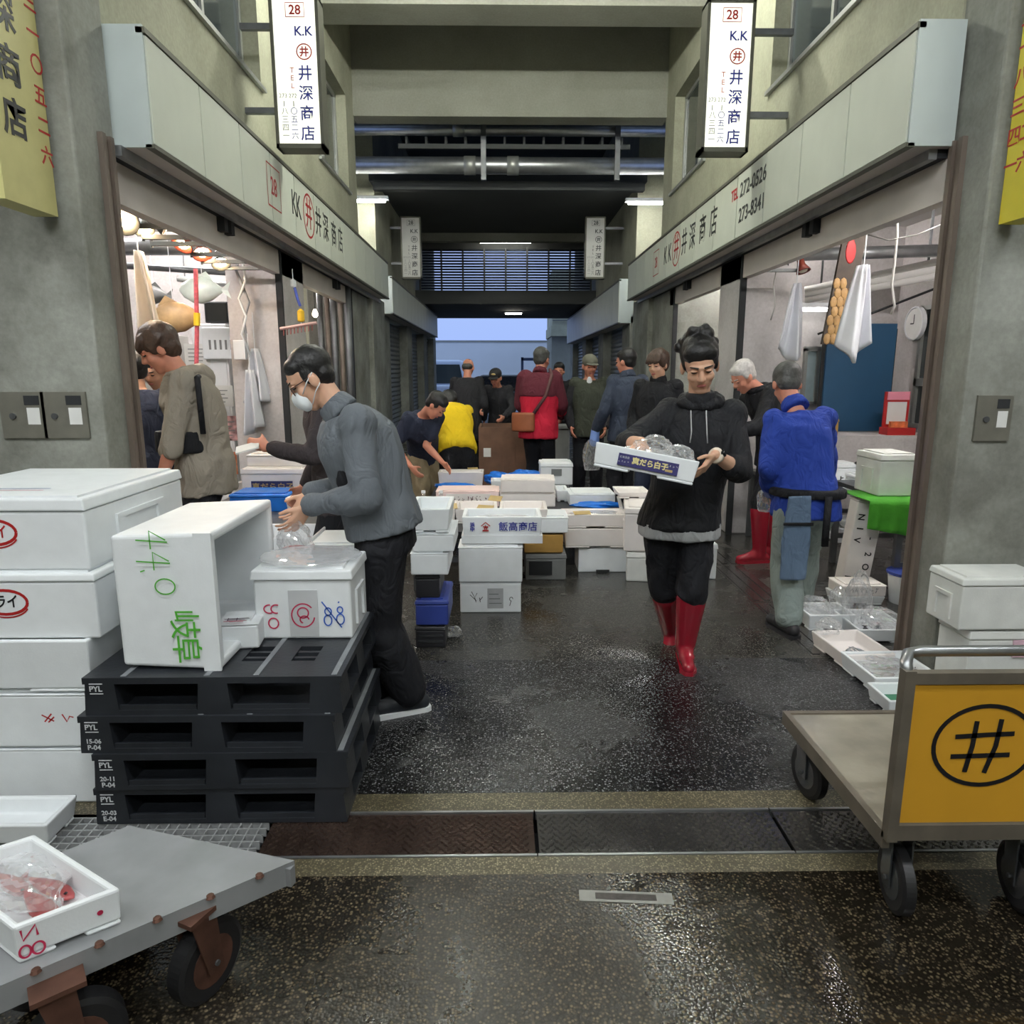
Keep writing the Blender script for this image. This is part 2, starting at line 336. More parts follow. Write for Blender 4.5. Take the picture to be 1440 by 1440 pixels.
# ------------------------------------------------------------ fascia boards with panels
def fascia(xf, xw, ya, yb, z0, z1, n, label, ratio=1.0, mface=None):
    s = 1 if xf < xw else -1            # s = +1: right side, face looks to -x
    t = empty('fascia_board', (xf, ya, z0)); tag(t, label, 'fascia')
    d = abs(xw - xf) - .004; h = z1 - z0; Lh = yb - ya
    mface = mface or M['fascia']
    xs = lambda a, b: (min(s * a, s * b), max(s * a, s * b))
    a, b_ = xs(.012, d); MB().box(a, b_, .012, Lh - .012, .012, h - .02).obj('box_body', M['fascia_end'], t)
    a, b_ = xs(.0, d); MB().box(a, b_, 0, .012, 0, h).obj('end_cap', M['fascia_end'], t); MB().box(a, b_, Lh - .012, Lh, 0, h).obj('end_cap', M['fascia_end'], t)
    a, b_ = xs(.01, d); MB().box(a, b_, .012, Lh - .012, .0, .012).obj('underside', M['soffit'], t)
    a, b_ = xs(-.012, .03); MB().box(a, b_, 0, Lh, h - .035, h - .01).box(a, b_, 0, Lh, -.004, .014).obj('edge_strip', M['sign_frame'], t)
    p0 = None; pw = (Lh - .02) / n
    for i in range(n):
        a, b_ = xs(-.006, .012)
        if p0 is None:
            p0 = MB().box(a, b_, .006, pw - .006, .02, h - .04).obj('panel', mface, t, (0, .01, 0))
        else:
            o = p0.copy(); C.objects.link(o); o.parent = t; o.location = (0, .01 + i * pw, 0)
    return t, s, pw
fL, sL, pw = fascia(LF, LW, 3.63, 10.8, 2.53, 3.05, 12, 'long white panelled fascia above the left stalls with shop lettering')
fR, sR, pwR = fascia(RF, RW, 3.55, 11.0, 2.53, 3.06, 12, 'long white panelled fascia above the right stalls with telephone number')
ftxt = mat('fascia_black_letters', srgb(52, 56, 52), .6, 0, 0)
def ftext(t, s, body, ypx, size, m, sxx=1.0, z=.26, bold=.002, roll=0):
    # s=-1: left wall, face looks to +x -> reads from near to far
    return text(body, size, m, t, (-s * .0075, ypx, z), 'right' if s < 0 else 'left', bold, roll, sxx)
def pxy(x, X): return PX(x, 300, X).y
for ch, x in (('28', 386), ('K', 413), ('K', 419), ('井', 433), ('井', 446), ('深', 456), ('商', 467), ('店', 476)):
    y = pxy(x, LF) - 3.63; r_ = ch == '28' or x == 433
    ftext(fL, -1, ch, y, .26 if ch not in ('28',) else .17, M['red'] if r_ else ftxt, .85)
y28 = pxy(386, LF) - 3.63; y433 = pxy(433, LF) - 3.63
strokes([[(-.15, -.14), (.15, -.14), (.15, .14), (-.15, .14), (-.15, -.14)]], .012, M['red'], fL, (.008, y28, .26), 'right')
strokes([arc(0, 0, .17, .17)], .018, M['red'], fL, (.008, y433, .26), 'right')
for ch, x in (('28', 926), ('K', 939), ('K', 945), ('井', 954), ('井', 965), ('深', 976), ('商', 990), ('店', 1005)):
    y = pxy(x, RF) - 3.55; r_ = ch == '28' or x == 954
    ftext(fR, 1, ch, y, .27 if ch not in ('28',) else .17, M['red'] if r_ else ftxt, .85)
strokes([arc(0, 0, .17, .17)], .018, M['red'], fR, (-.008, pxy(954, RF) - 3.55, .26), 'left')
strokes([[(-.15, -.14), (.15, -.14), (.15, .14), (-.15, .14), (-.15, -.14)]], .012, M['red'], fR, (-.008, pxy(926, RF) - 3.55, .26), 'left')
yt = pxy(1057, RF) - 3.55
ftext(fR, 1, '272-0526', yt, .15, ftxt, 1.0, .36, .003); ftext(fR, 1, '273-8341', yt, .15, ftxt, 1.0, .17, .003)
ftext(fR, 1, 'TEL', pxy(1033, RF) - 3.55, .12, M['red'], .9, .36, .003)
fascia(-1.72, -1.945, 11.8, 20.0, 2.4, 2.98, 14, 'far pale fascia above the closed shutters on the left')
fascia(1.95, 2.195, 12.1, 21.4, 2.28, 2.98, 14, 'far pale fascia above the closed shutters on the right')
# ------------------------------------------------------------ far bay: walls, shutters
M['shutter'] = mat('roller_shutter', srgb(120, 124, 122), .45, .4, .1, 4)
for side, x0, x1, ya in (('left', -2.5, -1.95, 11.8), ('right', 2.2, 2.8, 12.1)):
    b = MB().box(x0, x1, ya, 22, 2.4, 6.0)
    struct('wall_' + side, b, M['wall'])
    xf = x1 if side == 'left' else x0; s = 1 if side == 'left' else -1
    ys = [ya, ya + 3.1, ya + 6.2, 21.6 if side == 'right' else 20.6]
    for k, y in enumerate(ys): pillar(min(xf - s * .5, xf + s * .06), max(xf - s * .5, xf + s * .06), y, y + .75, 0, 2.4)
    for k in range(3):
        so = tag(empty('roller_shutter', (xf - s * .12, ys[k] + .75, 0)), ['closed grey roller shutter nearest the crossing on the ', 'closed grey roller shutter in the middle of the far ', 'last closed grey roller shutter before the exit on the '][k] + side, 'shutter')
        w_ = ys[k + 1] - ys[k] - .75; b = MB()
        for i in range(28):
            z = i * .085; a = sorted((0, s * .018)); b.add([(0, 0, z), (0, w_, z), (s * .02, w_, z + .03), (s * .02, 0, z + .03), (0, w_, z + .08), (0, 0, z + .08)], [(0, 1, 2, 3), (3, 2, 4, 5)])
        b.obj('slats', M['shutter'], so)['kind'] = 'stuff'
        MB().box(min(0, s * .03), max(0, s * .03), 0, w_, 0, .05).obj('bottom_rail', M['darksteel'], so)
# side gap walls between the blocks, outer pair added out of view to block sky light
struct('wall_left', MB().box(-7.1, -7, 9.9, 11.5, 0, 6.0), M['wall']); struct('wall_right', MB().box(7, 7.1, 9.9, 11.5, 0, 6.0), M['wall']); struct('wall_left', MB().box(-7, -2.3, 11.35, 11.5, 0, 6.0), M['wall']); struct('wall_right', MB().box(2.6, 7, 11.35, 11.5, 0, 6.0), M['wall'])
# ------------------------------------------------------------ roof and beams
struct('ceiling', MB().box(-8, 8, -6, 9.9, 6.0, 6.15), M['beam'])
def beam(y0, y1, z0, z1, m='beam', x0=-1.86, x1=2.13): return struct('trim_4', MB().box(x0, x1, y0, y1, z0, z1), M[m])
beam(7.86, 8.3, 5.05, 6.0); beam(9.8, 10.1, 4.66, 6.0)
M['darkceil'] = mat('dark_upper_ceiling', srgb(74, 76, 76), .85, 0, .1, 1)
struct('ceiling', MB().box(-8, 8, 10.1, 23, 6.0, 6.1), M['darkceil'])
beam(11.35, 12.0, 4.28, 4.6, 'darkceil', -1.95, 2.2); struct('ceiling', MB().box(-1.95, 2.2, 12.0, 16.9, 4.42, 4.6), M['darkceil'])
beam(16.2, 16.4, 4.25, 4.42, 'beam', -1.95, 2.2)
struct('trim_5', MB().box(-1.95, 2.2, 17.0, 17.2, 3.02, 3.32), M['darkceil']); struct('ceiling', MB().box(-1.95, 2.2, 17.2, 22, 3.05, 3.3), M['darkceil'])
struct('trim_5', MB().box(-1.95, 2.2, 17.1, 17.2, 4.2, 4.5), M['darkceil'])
# louvre screen
lv = tag(empty('louvre_screen', (-1.85, 17.0, 3.32)), 'wide dark louvre screen with two bays above the far exit', 'louvre')
sl = None
for i in range(15):
    m_ = MB().add([(0, 0, 0), (3.95, 0, 0), (3.95, .05, .045), (0, .05, .045), (0, .006, -.004), (3.95, .006, -.004), (3.95, .056, .041), (0, .056, .041)], [(0, 1, 2, 3), (7, 6, 5, 4), (0, 4, 5, 1), (3, 2, 6, 7), (1, 5, 6, 2), (0, 3, 7, 4)])
    if sl is None: sl = m_.obj('slat', mat('louvre_slat', srgb(66, 72, 82), .5, .3, .1), lv, (0, 0, .02))
    else: o = sl.copy(); C.objects.link(o); o.parent = lv; o.location = (0, 0, .02 + i * .06)
for i in range(9):
    MB().box(-.02, .02, -.02, .0, 0, .93).obj('mullion', M['darkceil'], lv, (.02 + i * .4885, 0, 0))
# pipes crossing above the aisle
def pipe(Y, y, r, label, col=None):
    a = PY(497, y, Y); z = a.z
    t = tag(empty('ceiling_pipe', (-1.95, Y, z)), label, 'pipe')
    MB().tube([(-1.6, 0, 0), (5.7, 0, 0)], r, 14).obj('pipe', M['steel'], t, smooth=True)
    for x in (1.45, 2.05) if r > .08 else (1.3,): MB().tube([(x, 0, 0), (x + .16, 0, 0)], r + .012, 14).obj('coupling', M['alu'], t, smooth=True)
    return t
pipe(10.7, 182, .075, 'upper galvanised pipe crossing above the aisle behind the beam')
pipe(10.7, 232, .11, 'thicker lower galvanised pipe crossing above the aisle behind the beam')
t = tag(empty('pipe_hanger', (0, 10.62, 0)), 'steel hanger frame carrying the two ceiling pipes', 'hanger')
for x in (680, 868):
    p = PY(x, 250, 10.55); MB().box(p.x - .035, p.x + .035, -.05, 0, p.z - .02, 6.0).obj('post', M['darksteel'], t)
za = PY(700, 215, 10.9).z
tr = tag(empty('cable_tray', (-1.4, 10.60, za)), 'dark ladder cable tray between the two ceiling pipes', 'cable tray')
MB().box(0, 3.2, 0, .04, -.03, .03).obj('rail', M['darkceil'], tr)
for i in range(12): MB().box(.1 + i * .27, .13 + i * .27, .0, .3, .03, .12).obj('rung', M['darkceil'], tr)
bo = PY(700, 262, 11.2); beam(11.15, 11.3, bo.z - .06, bo.z + .06, 'darkceil')
# ------------------------------------------------------------ lamps
def tube_lamp(loc, length, rz, label, m, group=None, hang=0.0, wd=.12):
    t = empty('fluorescent_lamp', loc, rz); tag(t, label, 'lamp', group)
    MB().box(-length / 2, length / 2, -wd / 2, wd / 2, .03, .08, 0, .02).obj('housing', M['white'], t)
    MB().tube([(-length / 2 + .04, 0, .012), (length / 2 - .04, 0, .012)], .018, 10).obj('tube', m, t, smooth=True)
    if hang: 
        for x in (-length / 3, length / 3): MB().tube([(x, 0, .08), (x, 0, .08 + hang)], .006, 6).obj('rod', M['darksteel'], t)
    return t
pA = PY(522, 284, 11.25); pB = PY(903, 287, 11.25)
tube_lamp((pA.x - .3, 11.25, pA.z), 1.1, 0, 'lit fluorescent tube at the left edge of the crossing', M['lamp_cross'])
tube_lamp((pB.x + .3, 11.25, pB.z), 1.1, 0, 'lit fluorescent tube at the right edge of the crossing', M['lamp_cross'])
tube_lamp((.12, 16.7, 4.3), 1.2, 0, 'dim tube lamp above the louvre screen', M['lamp_far'])
pC = PY(722, 434, 19.5); tube_lamp((pC.x, 19.5, 2.98), .5, 0, 'small lamp under the soffit of the far exit', M['lamp_far'])
for (x, y) in ((-.9, 6.2), (1.2, 6.2)):
    tube_lamp((x, y, 4.85), 1.3, 0, ('left' if x < 0 else 'right') + ' ceiling tube lamp over the aisle above the frame', M['lamp_aisle'], hang=1.05)
for (x, y, where) in ((-3.2, .6, 'above the left side of the front hall'), (0, .2, 'straight above the photographer'), (3.2, .6, 'above the right side of the front hall'), (-1.6, -2.5, 'behind the photographer to the left'), (1.6, -2.5, 'behind the photographer to the right')):
    tube_lamp((x, y, 4.6), 1.5, 0, 'hall ceiling tube lamp ' + where, M['lamp'], 'hall lamps out of view', 1.3)
# walls of the hall behind the camera, added to shut out blue sky light
struct('wall_back', MB().box(-8, 8, -6.2, -6, 0, 6), M['wall']); struct('wall_left', MB().box(-8.2, -8, -6, 3.3, 0, 6), M['wall']); struct('wall_right', MB().box(8, 8.2, -6, 3.3, 0, 6), M['wall'])
struct('wall_left', MB().box(-8.2, -3.3, 3.3, 3.6, 0, 6), M['wall']); struct('wall_right', MB().box(3.6, 8.2, 3.3, 3.6, 0, 6), M['wall'])
# ------------------------------------------------------------ hanging signs
def shop_sign(x0, x1, Y, z0, z1, label, lit=True, dark=False):
    xc = (x0 + x1) / 2; w_ = x1 - x0
    t = empty('shop_sign', (xc, Y, z0)); tag(t, label, 'sign'); h = z1 - z0; e = .022
    MB().box(-w_ / 2, -w_ / 2 + e, 0, .16, 0, h).box(w_ / 2 - e, w_ / 2, 0, .16, 0, h).box(-w_ / 2, w_ / 2, 0, .16, 0, e * 1.4).box(-w_ / 2, w_ / 2, 0, .16, h - e, h).obj('frame', M['sign_frame'], t)
    MB().box(-w_ / 2 + e, w_ / 2 - e, .012, .15, e, h - e).obj('face', M['sign_lit'] if lit else M['sign_dim'], t)
    wl_ = ((RW if Y < 10 else 2.2) - xc) if xc > 0 else ((LW if Y < 10 else -1.95) - xc)
    for zz in (.25, h - .2): q = sorted((math.copysign(w_ / 2, wl_), wl_)); MB().box(q[0], q[1], .06, .1, zz, zz + .04).obj('bracket', M['darksteel'], t)
    def T(s_, size, m_, x, z, bold=.0): return text(s_, size, m_, t, (x, .0105, z), 'front', bold)
    k = h / 1.0; bl = M['bluep'] if lit else M['black']; rd = M['red'] if lit else M['black']
    xm = w_ * .17; zr = lambda row: (PY(420, row, 5.6).z - PY(420, 208, 5.6).z) * k
    T('28', .085 * k, rd, w_ * .02, zr(13), .0015); strokes([[(-.065 * k, -.045 * k), (.065 * k, -.045 * k), (.065 * k, .045 * k), (-.065 * k, .045 * k), (-.065 * k, -.045 * k)]], .005, rd, t, (w_ * .02, .0105, zr(12.5)))
    T('K.K', .085 * k, bl, xm, zr(43), .0015)
    T('井', .068 * k, rd, xm, zr(72.5), .002); strokes([arc(0, 0, .052 * k, .05 * k)], .008 * k, rd, t, (xm, .0105, zr(71.5)))
    for i, c in enumerate('井深商店'): T(c, .105 * k, bl, xm, zr(103 + i * 28.3), .0012)
    for i, c in enumerate('TEL'): T(c, .05 * k, rd, -w_ * .10, zr(98 + i * 11))
    for i, c in enumerate('〇五二六'): T(c, .052 * k, bl, -w_ * .10, zr(156 + i * 11.5))
    for i, c in enumerate('八三四一'): T(c, .052 * k, M['grey_ink'], -w_ * .29, zr(156 + i * 11.5))
    T('272', .04 * k, M['grey_ink'], -w_ * .11, zr(134)); T('273', .04 * k, M['grey_ink'], -w_ * .31, zr(134))
    for xx in (-.10, -.30): strokes([[(0, -.018 * k), (0, .018 * k)]], .006 * k, M['grey_ink'], t, (w_ * xx, .0105, zr(145)))
    return t
M['sign_dim'] = mat('unlit_sign_face', srgb(196, 196, 190), .5, 0, .03)
a = PY(389, 208, 5.6); b_ = PY(456, 208, 5.6)
shop_sign(a.x, b_.x, 5.6, a.z, a.z + 1.0, 'lit white vertical shop sign with blue characters on the left wall')
a = PY(986, 213, 5.6); b_ = PY(1052, 213, 5.6)
shop_sign(a.x, b_.x, 5.6, a.z, a.z + 1.0, 'lit white vertical shop sign with blue characters on the right wall')
a = PY(565, 392, 13.3); b_ = PY(593, 392, 13.3); shop_sign(a.x, b_.x, 13.3, a.z, a.z + 1.05, 'unlit vertical shop sign far back on the left of the louvres', False)
a = PY(822, 392, 13.3); b_ = PY(850, 392, 13.3); shop_sign(a.x, b_.x, 13.3, a.z, a.z + 1.05, 'unlit vertical shop sign far back on the right of the louvres', False)
# yellow signs standing out from the front pillars; lettering looks into the aisle
def side_sign(X, s, far, label, m, kan, dig):
    Yf = 3.27; Yn = Yf - .36; z0 = PX(far[0], far[1], X).z; t = empty('yellow_sign', (X, Yf, z0)); tag(t, label, 'sign'); h = 1.3
    a = sorted((0, s * .1)); MB().box(a[0], a[1], -.36, -.03, 0, h).obj('face_box', m, t)
    a = sorted((s * .03, s * .07)); MB().box(a[0], a[1], -.04, .01, .02, .08).box(a[0], a[1], -.04, .01, h - .1, h - .04).obj('bracket', M['darksteel'], t)
    f = 'right' if s < 0 else 'left'; n = -s * .0015
    ny = lambda q: -.36 + q
    for i, c in enumerate(kan): text(c, .15, M['black'], t, (n, ny(.12), h * .86 - i * .19 - .24), f, .003, name='lettering')
    for j, col in enumerate(dig):
        for i, c in enumerate(col): text(c, .082, M['red'], t, (n, -.06 - j * .075, .80 - i * .115), f, .001)
    return t
Xl = PY(82, 305, 3.24).x; Xr = PY(1404, 316, 3.24).x
side_sign(Xl, -1, (82, 305), 'faded yellow sign with black characters projecting from the left pillar', M['sign_paleyellow'], '井深商店', ('三一〇五二六',))
side_sign(Xr, 1, (1404, 316), 'bright yellow sign with red numerals projecting from the right pillar', M['sign_yellow'], '井深商店', ('三ー八三四一', '二ー〇五二六'))
# meter boxes let into the pillars
M['meter'] = mat('meter_box', srgb(128, 126, 116), .5, .4, .12, 12); M['paper'] = mat('paper', srgb(225, 225, 222), .8, 0, .03)
def meter(x0, x1, y0, y1, label, broken=False):
    a = PY(x0, y1, 3.28); b = PY(x1, y0, 3.28); w_ = b.x - a.x; h = b.z - a.z
    t = empty('meter_box', (a.x, 3.28, a.z)); tag(t, label, 'meter box')
    MB().box(0, w_, -.012, 0, 0, h).obj('cover', M['meter'], t)
    MB().box(w_ * .56, w_ * .9, -.014, -.011, h * .72, h * .92).obj('window', M['dark'], t)
    MB().box(w_ * .6, w_ * .88, -.0135, -.0115, h * .3, h * .66).obj('paper_tag', M['paper'], t)
    MB().tube([(w_ * .28, -.02, h * .48), (w_ * .28, -.011, h * .48)], .014, 14).obj('lock', M['darksteel'], t)
meter(8, 62, 551, 616, 'grey meter box on the left pillar, the one farther left'); meter(66, 121, 551, 616, 'grey meter box on the left pillar, the one nearer the aisle'); meter(1366, 1424, 556, 620, 'dented grey meter box on the right pillar above the foam boxes')
# ------------------------------------------------------------ outside the far exit
# ------------------------------------------------------------ foam boxes
def tray_mesh(w, d, h, t=.024, fl=.022, tap=.012, notch=True):
    b = MB(); z0 = .012 if notch else 0
    o0 = [(-w / 2 + tap, -d / 2 + tap), (w / 2 - tap, -d / 2 + tap), (w / 2 - tap, d / 2 - tap), (-w / 2 + tap, d / 2 - tap)]
    o1 = [(-w / 2, -d / 2), (w / 2, -d / 2), (w / 2, d / 2), (-w / 2, d / 2)]
    i1 = [(x - math.copysign(t, x), y - math.copysign(t, y)) for x, y in o1]
    i0 = [(x - math.copysign(t, x), y - math.copysign(t, y)) for x, y in o0]
    vs = [(x, y, z0) for x, y in o0] + [(x, y, h) for x, y in o1] + [(x, y, h) for x, y in i1] + [(x, y, fl + z0) for x, y in i0]
    fs = [(3, 2, 1, 0)]
    for a in range(3):
        for i in range(4): fs.append((4 * a + i, 4 * a + (i + 1) % 4, 4 * a + 4 + (i + 1) % 4, 4 * a + 4 + i))
    fs.append((12, 13, 14, 15)); b.add(vs, fs)
    if notch:
        for sx_ in (-1, 1):
            for sy_ in (-1, 1):
                x0, x1 = sorted((sx_ * (w / 2 - tap), sx_ * w * .14)); y0, y1 = sorted((sy_ * (d / 2 - tap), sy_ * d * .14)); b.box(x0, x1, y0, y1, 0, z0)
    return b
def tray(name, w, d, h, loc, rz, label, m='foam', cat='foam box', group=None, t=.024, fl=.022, tap=.012, cut=True):
    o = tray_mesh(w, d, h, t, fl, tap).obj(name, M[m], None, loc, (0, 0, rz)); bev(o, .006, 2); tag(o, label, cat, group); return o
def lidbox(name, w, d, h, loc, rz, label, m='foam', cat='foam box', group=None, lidh=None, slot=True, lipw=.006, tape=False):
    t = empty(name, loc, rz); tag(t, label, cat, group); lh = lidh or min(.05, h * .22)
    b = MB().box(-w / 2 + .006, w / 2 - .006, -d / 2 + .006, d / 2 - .006, 0, h - lh)
    bev(b.obj('body', M[m], t), .008, 2)
    b = MB().box(-w / 2 - lipw + .006, w / 2 + lipw - .006, -d / 2 - lipw + .006, d / 2 + lipw - .006, h - lh + .002, h - .008, .006, .006)
    bev(b.obj('lid', M[m], t), .006, 2)
    b = MB().box(-w / 2 + .035, w / 2 - .035, -d / 2 + .03, d / 2 - .03, h - .009, h); b.obj('lid_panel', M[m], t)
    if slot:
        for s in (-1, 1):
            a = sorted((s * (w / 2 - .008), s * (w / 2 + .003)))
            MB().box(a[0], a[1], -d * .24, -d * .17, h * .12, h * .62).obj('grip_rib', M[m], t)
            MB().box(a[0], a[1], d * .17, d * .24, h * .12, h * .62).obj('grip_rib', M[m], t)
            MB().box(a[0], a[1], -d * .17, d * .17, h * .55, h * .62).obj('grip_rib', M[m], t)
    if tape: MB().box(-.025, .025, -d / 2 - .008, d / 2 + .008, h * .4, h + .0015).obj('tape', M['tape'], t)
    return t
M['tape'] = mat('brown_tape', srgb(190, 165, 110), .4, 0, .08)
def FB(kind, x0, x1, yt, yb, zs, depth, label, m='foam', rz=0.0, name='foam_box', zmin=.05, **kw):
    """front face given by pixels; the bottom edge rests at height zs"""
    p = G((x0 + x1) / 2, yb, zs); Y = p.y; a = PY(x0, yb, Y); b = PY(x1, yb, Y); h = max(zmin, PY((x0 + x1) / 2, yt, Y).z - zs)
    w_ = b.x - a.x; c = Vector(((a.x + b.x) / 2, Y, zs)); off = Matrix.Rotation(rz, 3, 'Z') @ Vector((0, depth / 2, 0))
    f = tray if kind == 'tray' else lidbox
    o = f(name, w_, depth, h, c + off, rz, label, m, **kw); o['_top'] = zs + h
    o['_w'] = w_; o['_h'] = h; o['_d'] = depth
    return o
# ------------------------------------------------------------ plastic film, fish
def film(name, col=(.95, .97, 1), a=.32, rough=.08):
    m = bpy.data.materials.new(name); m.use_nodes = True; nt = m.node_tree; N = nt.nodes; L = nt.links; N.remove(N['Principled BSDF'])
    g_ = N.new('ShaderNodeBsdfGlossy'); g_.inputs['Roughness'].default_value = rough; g_.inputs['Color'].default_value = (1, 1, 1, 1)
    df = N.new('ShaderNodeBsdfDiffuse'); df.inputs['Color'].default_value = col + (1,); tr_ = N.new('ShaderNodeBsdfTransparent')
    m1 = N.new('ShaderNodeMixShader'); m1.inputs[0].default_value = .65; L.new(df.outputs[0], m1.inputs[1]); L.new(g_.outputs[0], m1.inputs[2])
    lw = N.new('ShaderNodeLayerWeight'); lw.inputs[0].default_value = .35
    mr = N.new('ShaderNodeMapRange'); mr.inputs['To Min'].default_value = a * .45; mr.inputs['To Max'].default_value = min(1, a * 2.2); L.new(lw.outputs['Facing'], mr.inputs['Value'])
    m2 = N.new('ShaderNodeMixShader'); L.new(mr.outputs[0], m2.inputs[0]); L.new(tr_.outputs[0], m2.inputs[1]); L.new(m1.outputs[0], m2.inputs[2])
    L.new(m2.outputs[0], N['Material Output'].inputs['Surface']); return m
M['film'] = film('clear_film', a=.42, rough=.06); M['film_white'] = film('milky_film', (.92, .93, .96), .75, .25); M['film_blue'] = mat('blue_plastic_sheet', srgb(36, 116, 214), .25, 0, .15, 9, .3, 14)
M['film_dark'] = mat('black_plastic_bag', srgb(36, 36, 40), .2, 0, .2, 10, .4, 18)
def crumple(rx, ry, rz_, n=3, amp=.22, seed=0, flat=0.0):
    bm = bmesh.new(); bmesh.ops.create_icosphere(bm, subdivisions=n, radius=1); r = np.random.default_rng(seed)
    ph = r.uniform(0, 6.28, (6, 3)); fr = r.uniform(2.5, 7, (6, 3))
    for v in bm.verts:
        p = np.array(v.co); k = sum(math.sin(fr[i] @ p + ph[i, 0]) for i in range(6)) / 6
        q = p * (1 + amp * k + r.uniform(-.06, .06)); z = q[2]
        if flat and z < -flat: z = -flat
        v.co = (q[0] * rx, q[1] * ry, z * rz_)
    me = bpy.data.meshes.new('crumple'); bm.to_mesh(me); bm.free(); return me
def bag(name, loc, r, label, m='film', seed=0, n=3, amp=.25, cat='plastic bag', parent=None, rz=0, flat=.6, group=None):
    o = mobj(name, crumple(r[0], r[1], r[2], n, amp, seed, flat), M[m], parent, loc, (0, 0, rz))
    if parent is None: tag(o, label, cat, group)
    return o
M['fish_silver'] = mat('silver_fish', srgb(170, 175, 180), .25, .3, .35, 18); M['fish_red'] = mat('red_fish', srgb(176, 84, 84), .3, 0, .35, 16); M['fish_brown'] = mat('brown_squid', srgb(150, 100, 84), .35, 0, .4, 22); M['fish_dark'] = mat('dark_fish', srgb(70, 78, 92), .25, .2, .35, 14)
M['ice'] = mat('crushed_ice', srgb(214, 222, 228), .2, 0, .1, 30, .5, 60); M['eye'] = mat('eye_black', (.01, .01, .012), .15, 0, 0)
def fish(loc, L_, rz, label, m='fish_silver', cat='fish', group=None, parent=None, tilt=0):
    t = empty('fish', loc, rz); tag(t, label, cat, group); t.rotation_euler[0] = tilt
    b = MB(); n = 10; pr = [(0, .01), (.06, .06), (.2, .115), (.4, .125), (.62, .085), (.8, .04), (.88, .028)]
    base = 0
    for x, r in pr:
        for j in range(n):
            a = 2 * PI * j / n; b.v.append(((x - .45) * L_, r * L_ * math.cos(a), .55 * r * L_ * math.sin(a) + .066 * L_))
    for i in range(len(pr) - 1):
        for j in range(n): b.f.append((i * n + j, (i + 1) * n + j, (i + 1) * n + (j + 1) % n, i * n + (j + 1) % n))
    b.f.append(tuple(range(n))); b.obj('body', M[m], t, smooth=True)
    z = .066 * L_
    MB().add([(.40 * L_, 0, z - .004), (.55 * L_, .12 * L_, z), (.51 * L_, 0, z), (.55 * L_, -.12 * L_, z), (.40 * L_, 0, z + .006)], [(0, 1, 2), (0, 2, 3), (4, 2, 1), (4, 3, 2)]).obj('tail', M[m], t)
    MB().lathe([(.001, 0), (.012 * L_ * 2, .002), (.001, .005)], 8).obj('eye', M['eye'], t, (-.36 * L_, .03 * L_, z + .05 * L_))
    return t
# ------------------------------------------------------------ outside: truck, van, far building
t = tag(empty('cargo_truck', (-1.8, 36, 0)), 'big pale cargo truck standing outside the far exit', 'truck'); tb = mat('truck_box_paint', srgb(236, 240, 248), .5, 0, .03, 1)
MB().box(-2.2, 6.0, 0, 2.4, 1.0, 2.95).obj('cargo_box', tb, t); MB().box(-2.2, 6.02, -.03, 0, 2.9, 2.99).obj('roof_rail', M['alu'], t); MB().box(5.78, 5.86, -.06, 0, 1.0, 2.9).obj('corner_post', M['darksteel'], t); MB().box(-2.2, 6.0, .2, 2.2, .75, 1.0).obj('chassis', M['dark'], t)
for x in (-1.2, 4.2, 5.2): MB().lathe([(.5, 0), (.5, .3), (.3, .3)], 18, axis='y').obj('wheel', M['dark'], t, (x, -.02, .5))
t = tag(empty('white_van', (-2.55, 27, 0)), 'white van with a dark windscreen parked at the far exit', 'van')
b = MB().prism([(-1.2, 0), (1.3, 0), (1.3, 3.5), (-1.2, 3.5)], .35, 1.0).obj('body', mat('van_paint', srgb(200, 212, 236), .3, 0, .03), t); bev(b, .1, 3)
b = MB().add([(-1.15, .25, 1.0), (1.25, .25, 1.0), (1.25, 3.4, 1.0), (-1.15, 3.4, 1.0), (-1.0, .5, 1.92), (1.05, .5, 1.92), (1.05, 3.3, 1.92), (-1.0, 3.3, 1.92)], [(0, 1, 5, 4), (1, 2, 6, 5), (2, 3, 7, 6), (3, 0, 4, 7), (4, 5, 6, 7)]).obj('cabin', bpy.data.materials['van_paint'], t); bev(b, .1, 3)
MB().add([(-1.05, .22, 1.05), (1.15, .22, 1.05), (1.0, .42, 1.75), (-.92, .42, 1.75)], [(0, 1, 2, 3)]).obj('windscreen', M['glass'], t)
for x in (-1.0, 1.1): MB().lathe([(.32, 0), (.32, .22), (.2, .22)], 16, axis='y').obj('wheel', M['dark'], t, (x, .5, .32))
t = tag(empty('forklift', (1.2, 26.6, 0)), 'dark forklift with a blue mast frame outside the exit', 'forklift'); bs_ = mat('forklift_blue', srgb(40, 60, 96), .4, .3, .1)
MB().box(-.45, -.36, 0, .1, .1, 2.0).box(.36, .45, 0, .1, .1, 2.0).box(-.45, .45, 0, .1, 1.88, 1.98).box(-.45, .45, 0, .1, .9, .98).obj('mast', bs_, t); bev(MB().box(-.5, .5, .15, 1.6, .3, 1.05).obj('body', M['dark'], t), .06); MB().box(-.32, -.2, -.9, 0, .06, .12).obj('fork', M['dark'], t); MB().box(.2, .32, -.9, 0, .06, .12).obj('fork', M['dark'], t)
for x in (-.5, .42):
    for y in (.3, 1.3): MB().lathe([(.28, 0), (.28, .16), (.15, .16)], 14, axis='x').obj('wheel', M['dark'], t, (x, y, .28))
t = tag(empty('dark_car', (.1, 24.4, 0)), 'dark car parked behind the far buyers', 'car'); cb = mat('dark_car_paint', srgb(26, 30, 38), .25, 0, .1)
b = MB().box(-1.5, 1.3, 0, 1.7, .3, .85).obj('body', cb, t); bev(b, .12, 3); b = MB().box(-1.1, .9, .15, 1.55, .85, 1.38, .3, .15).obj('cabin', cb, t); bev(b, .1, 3)
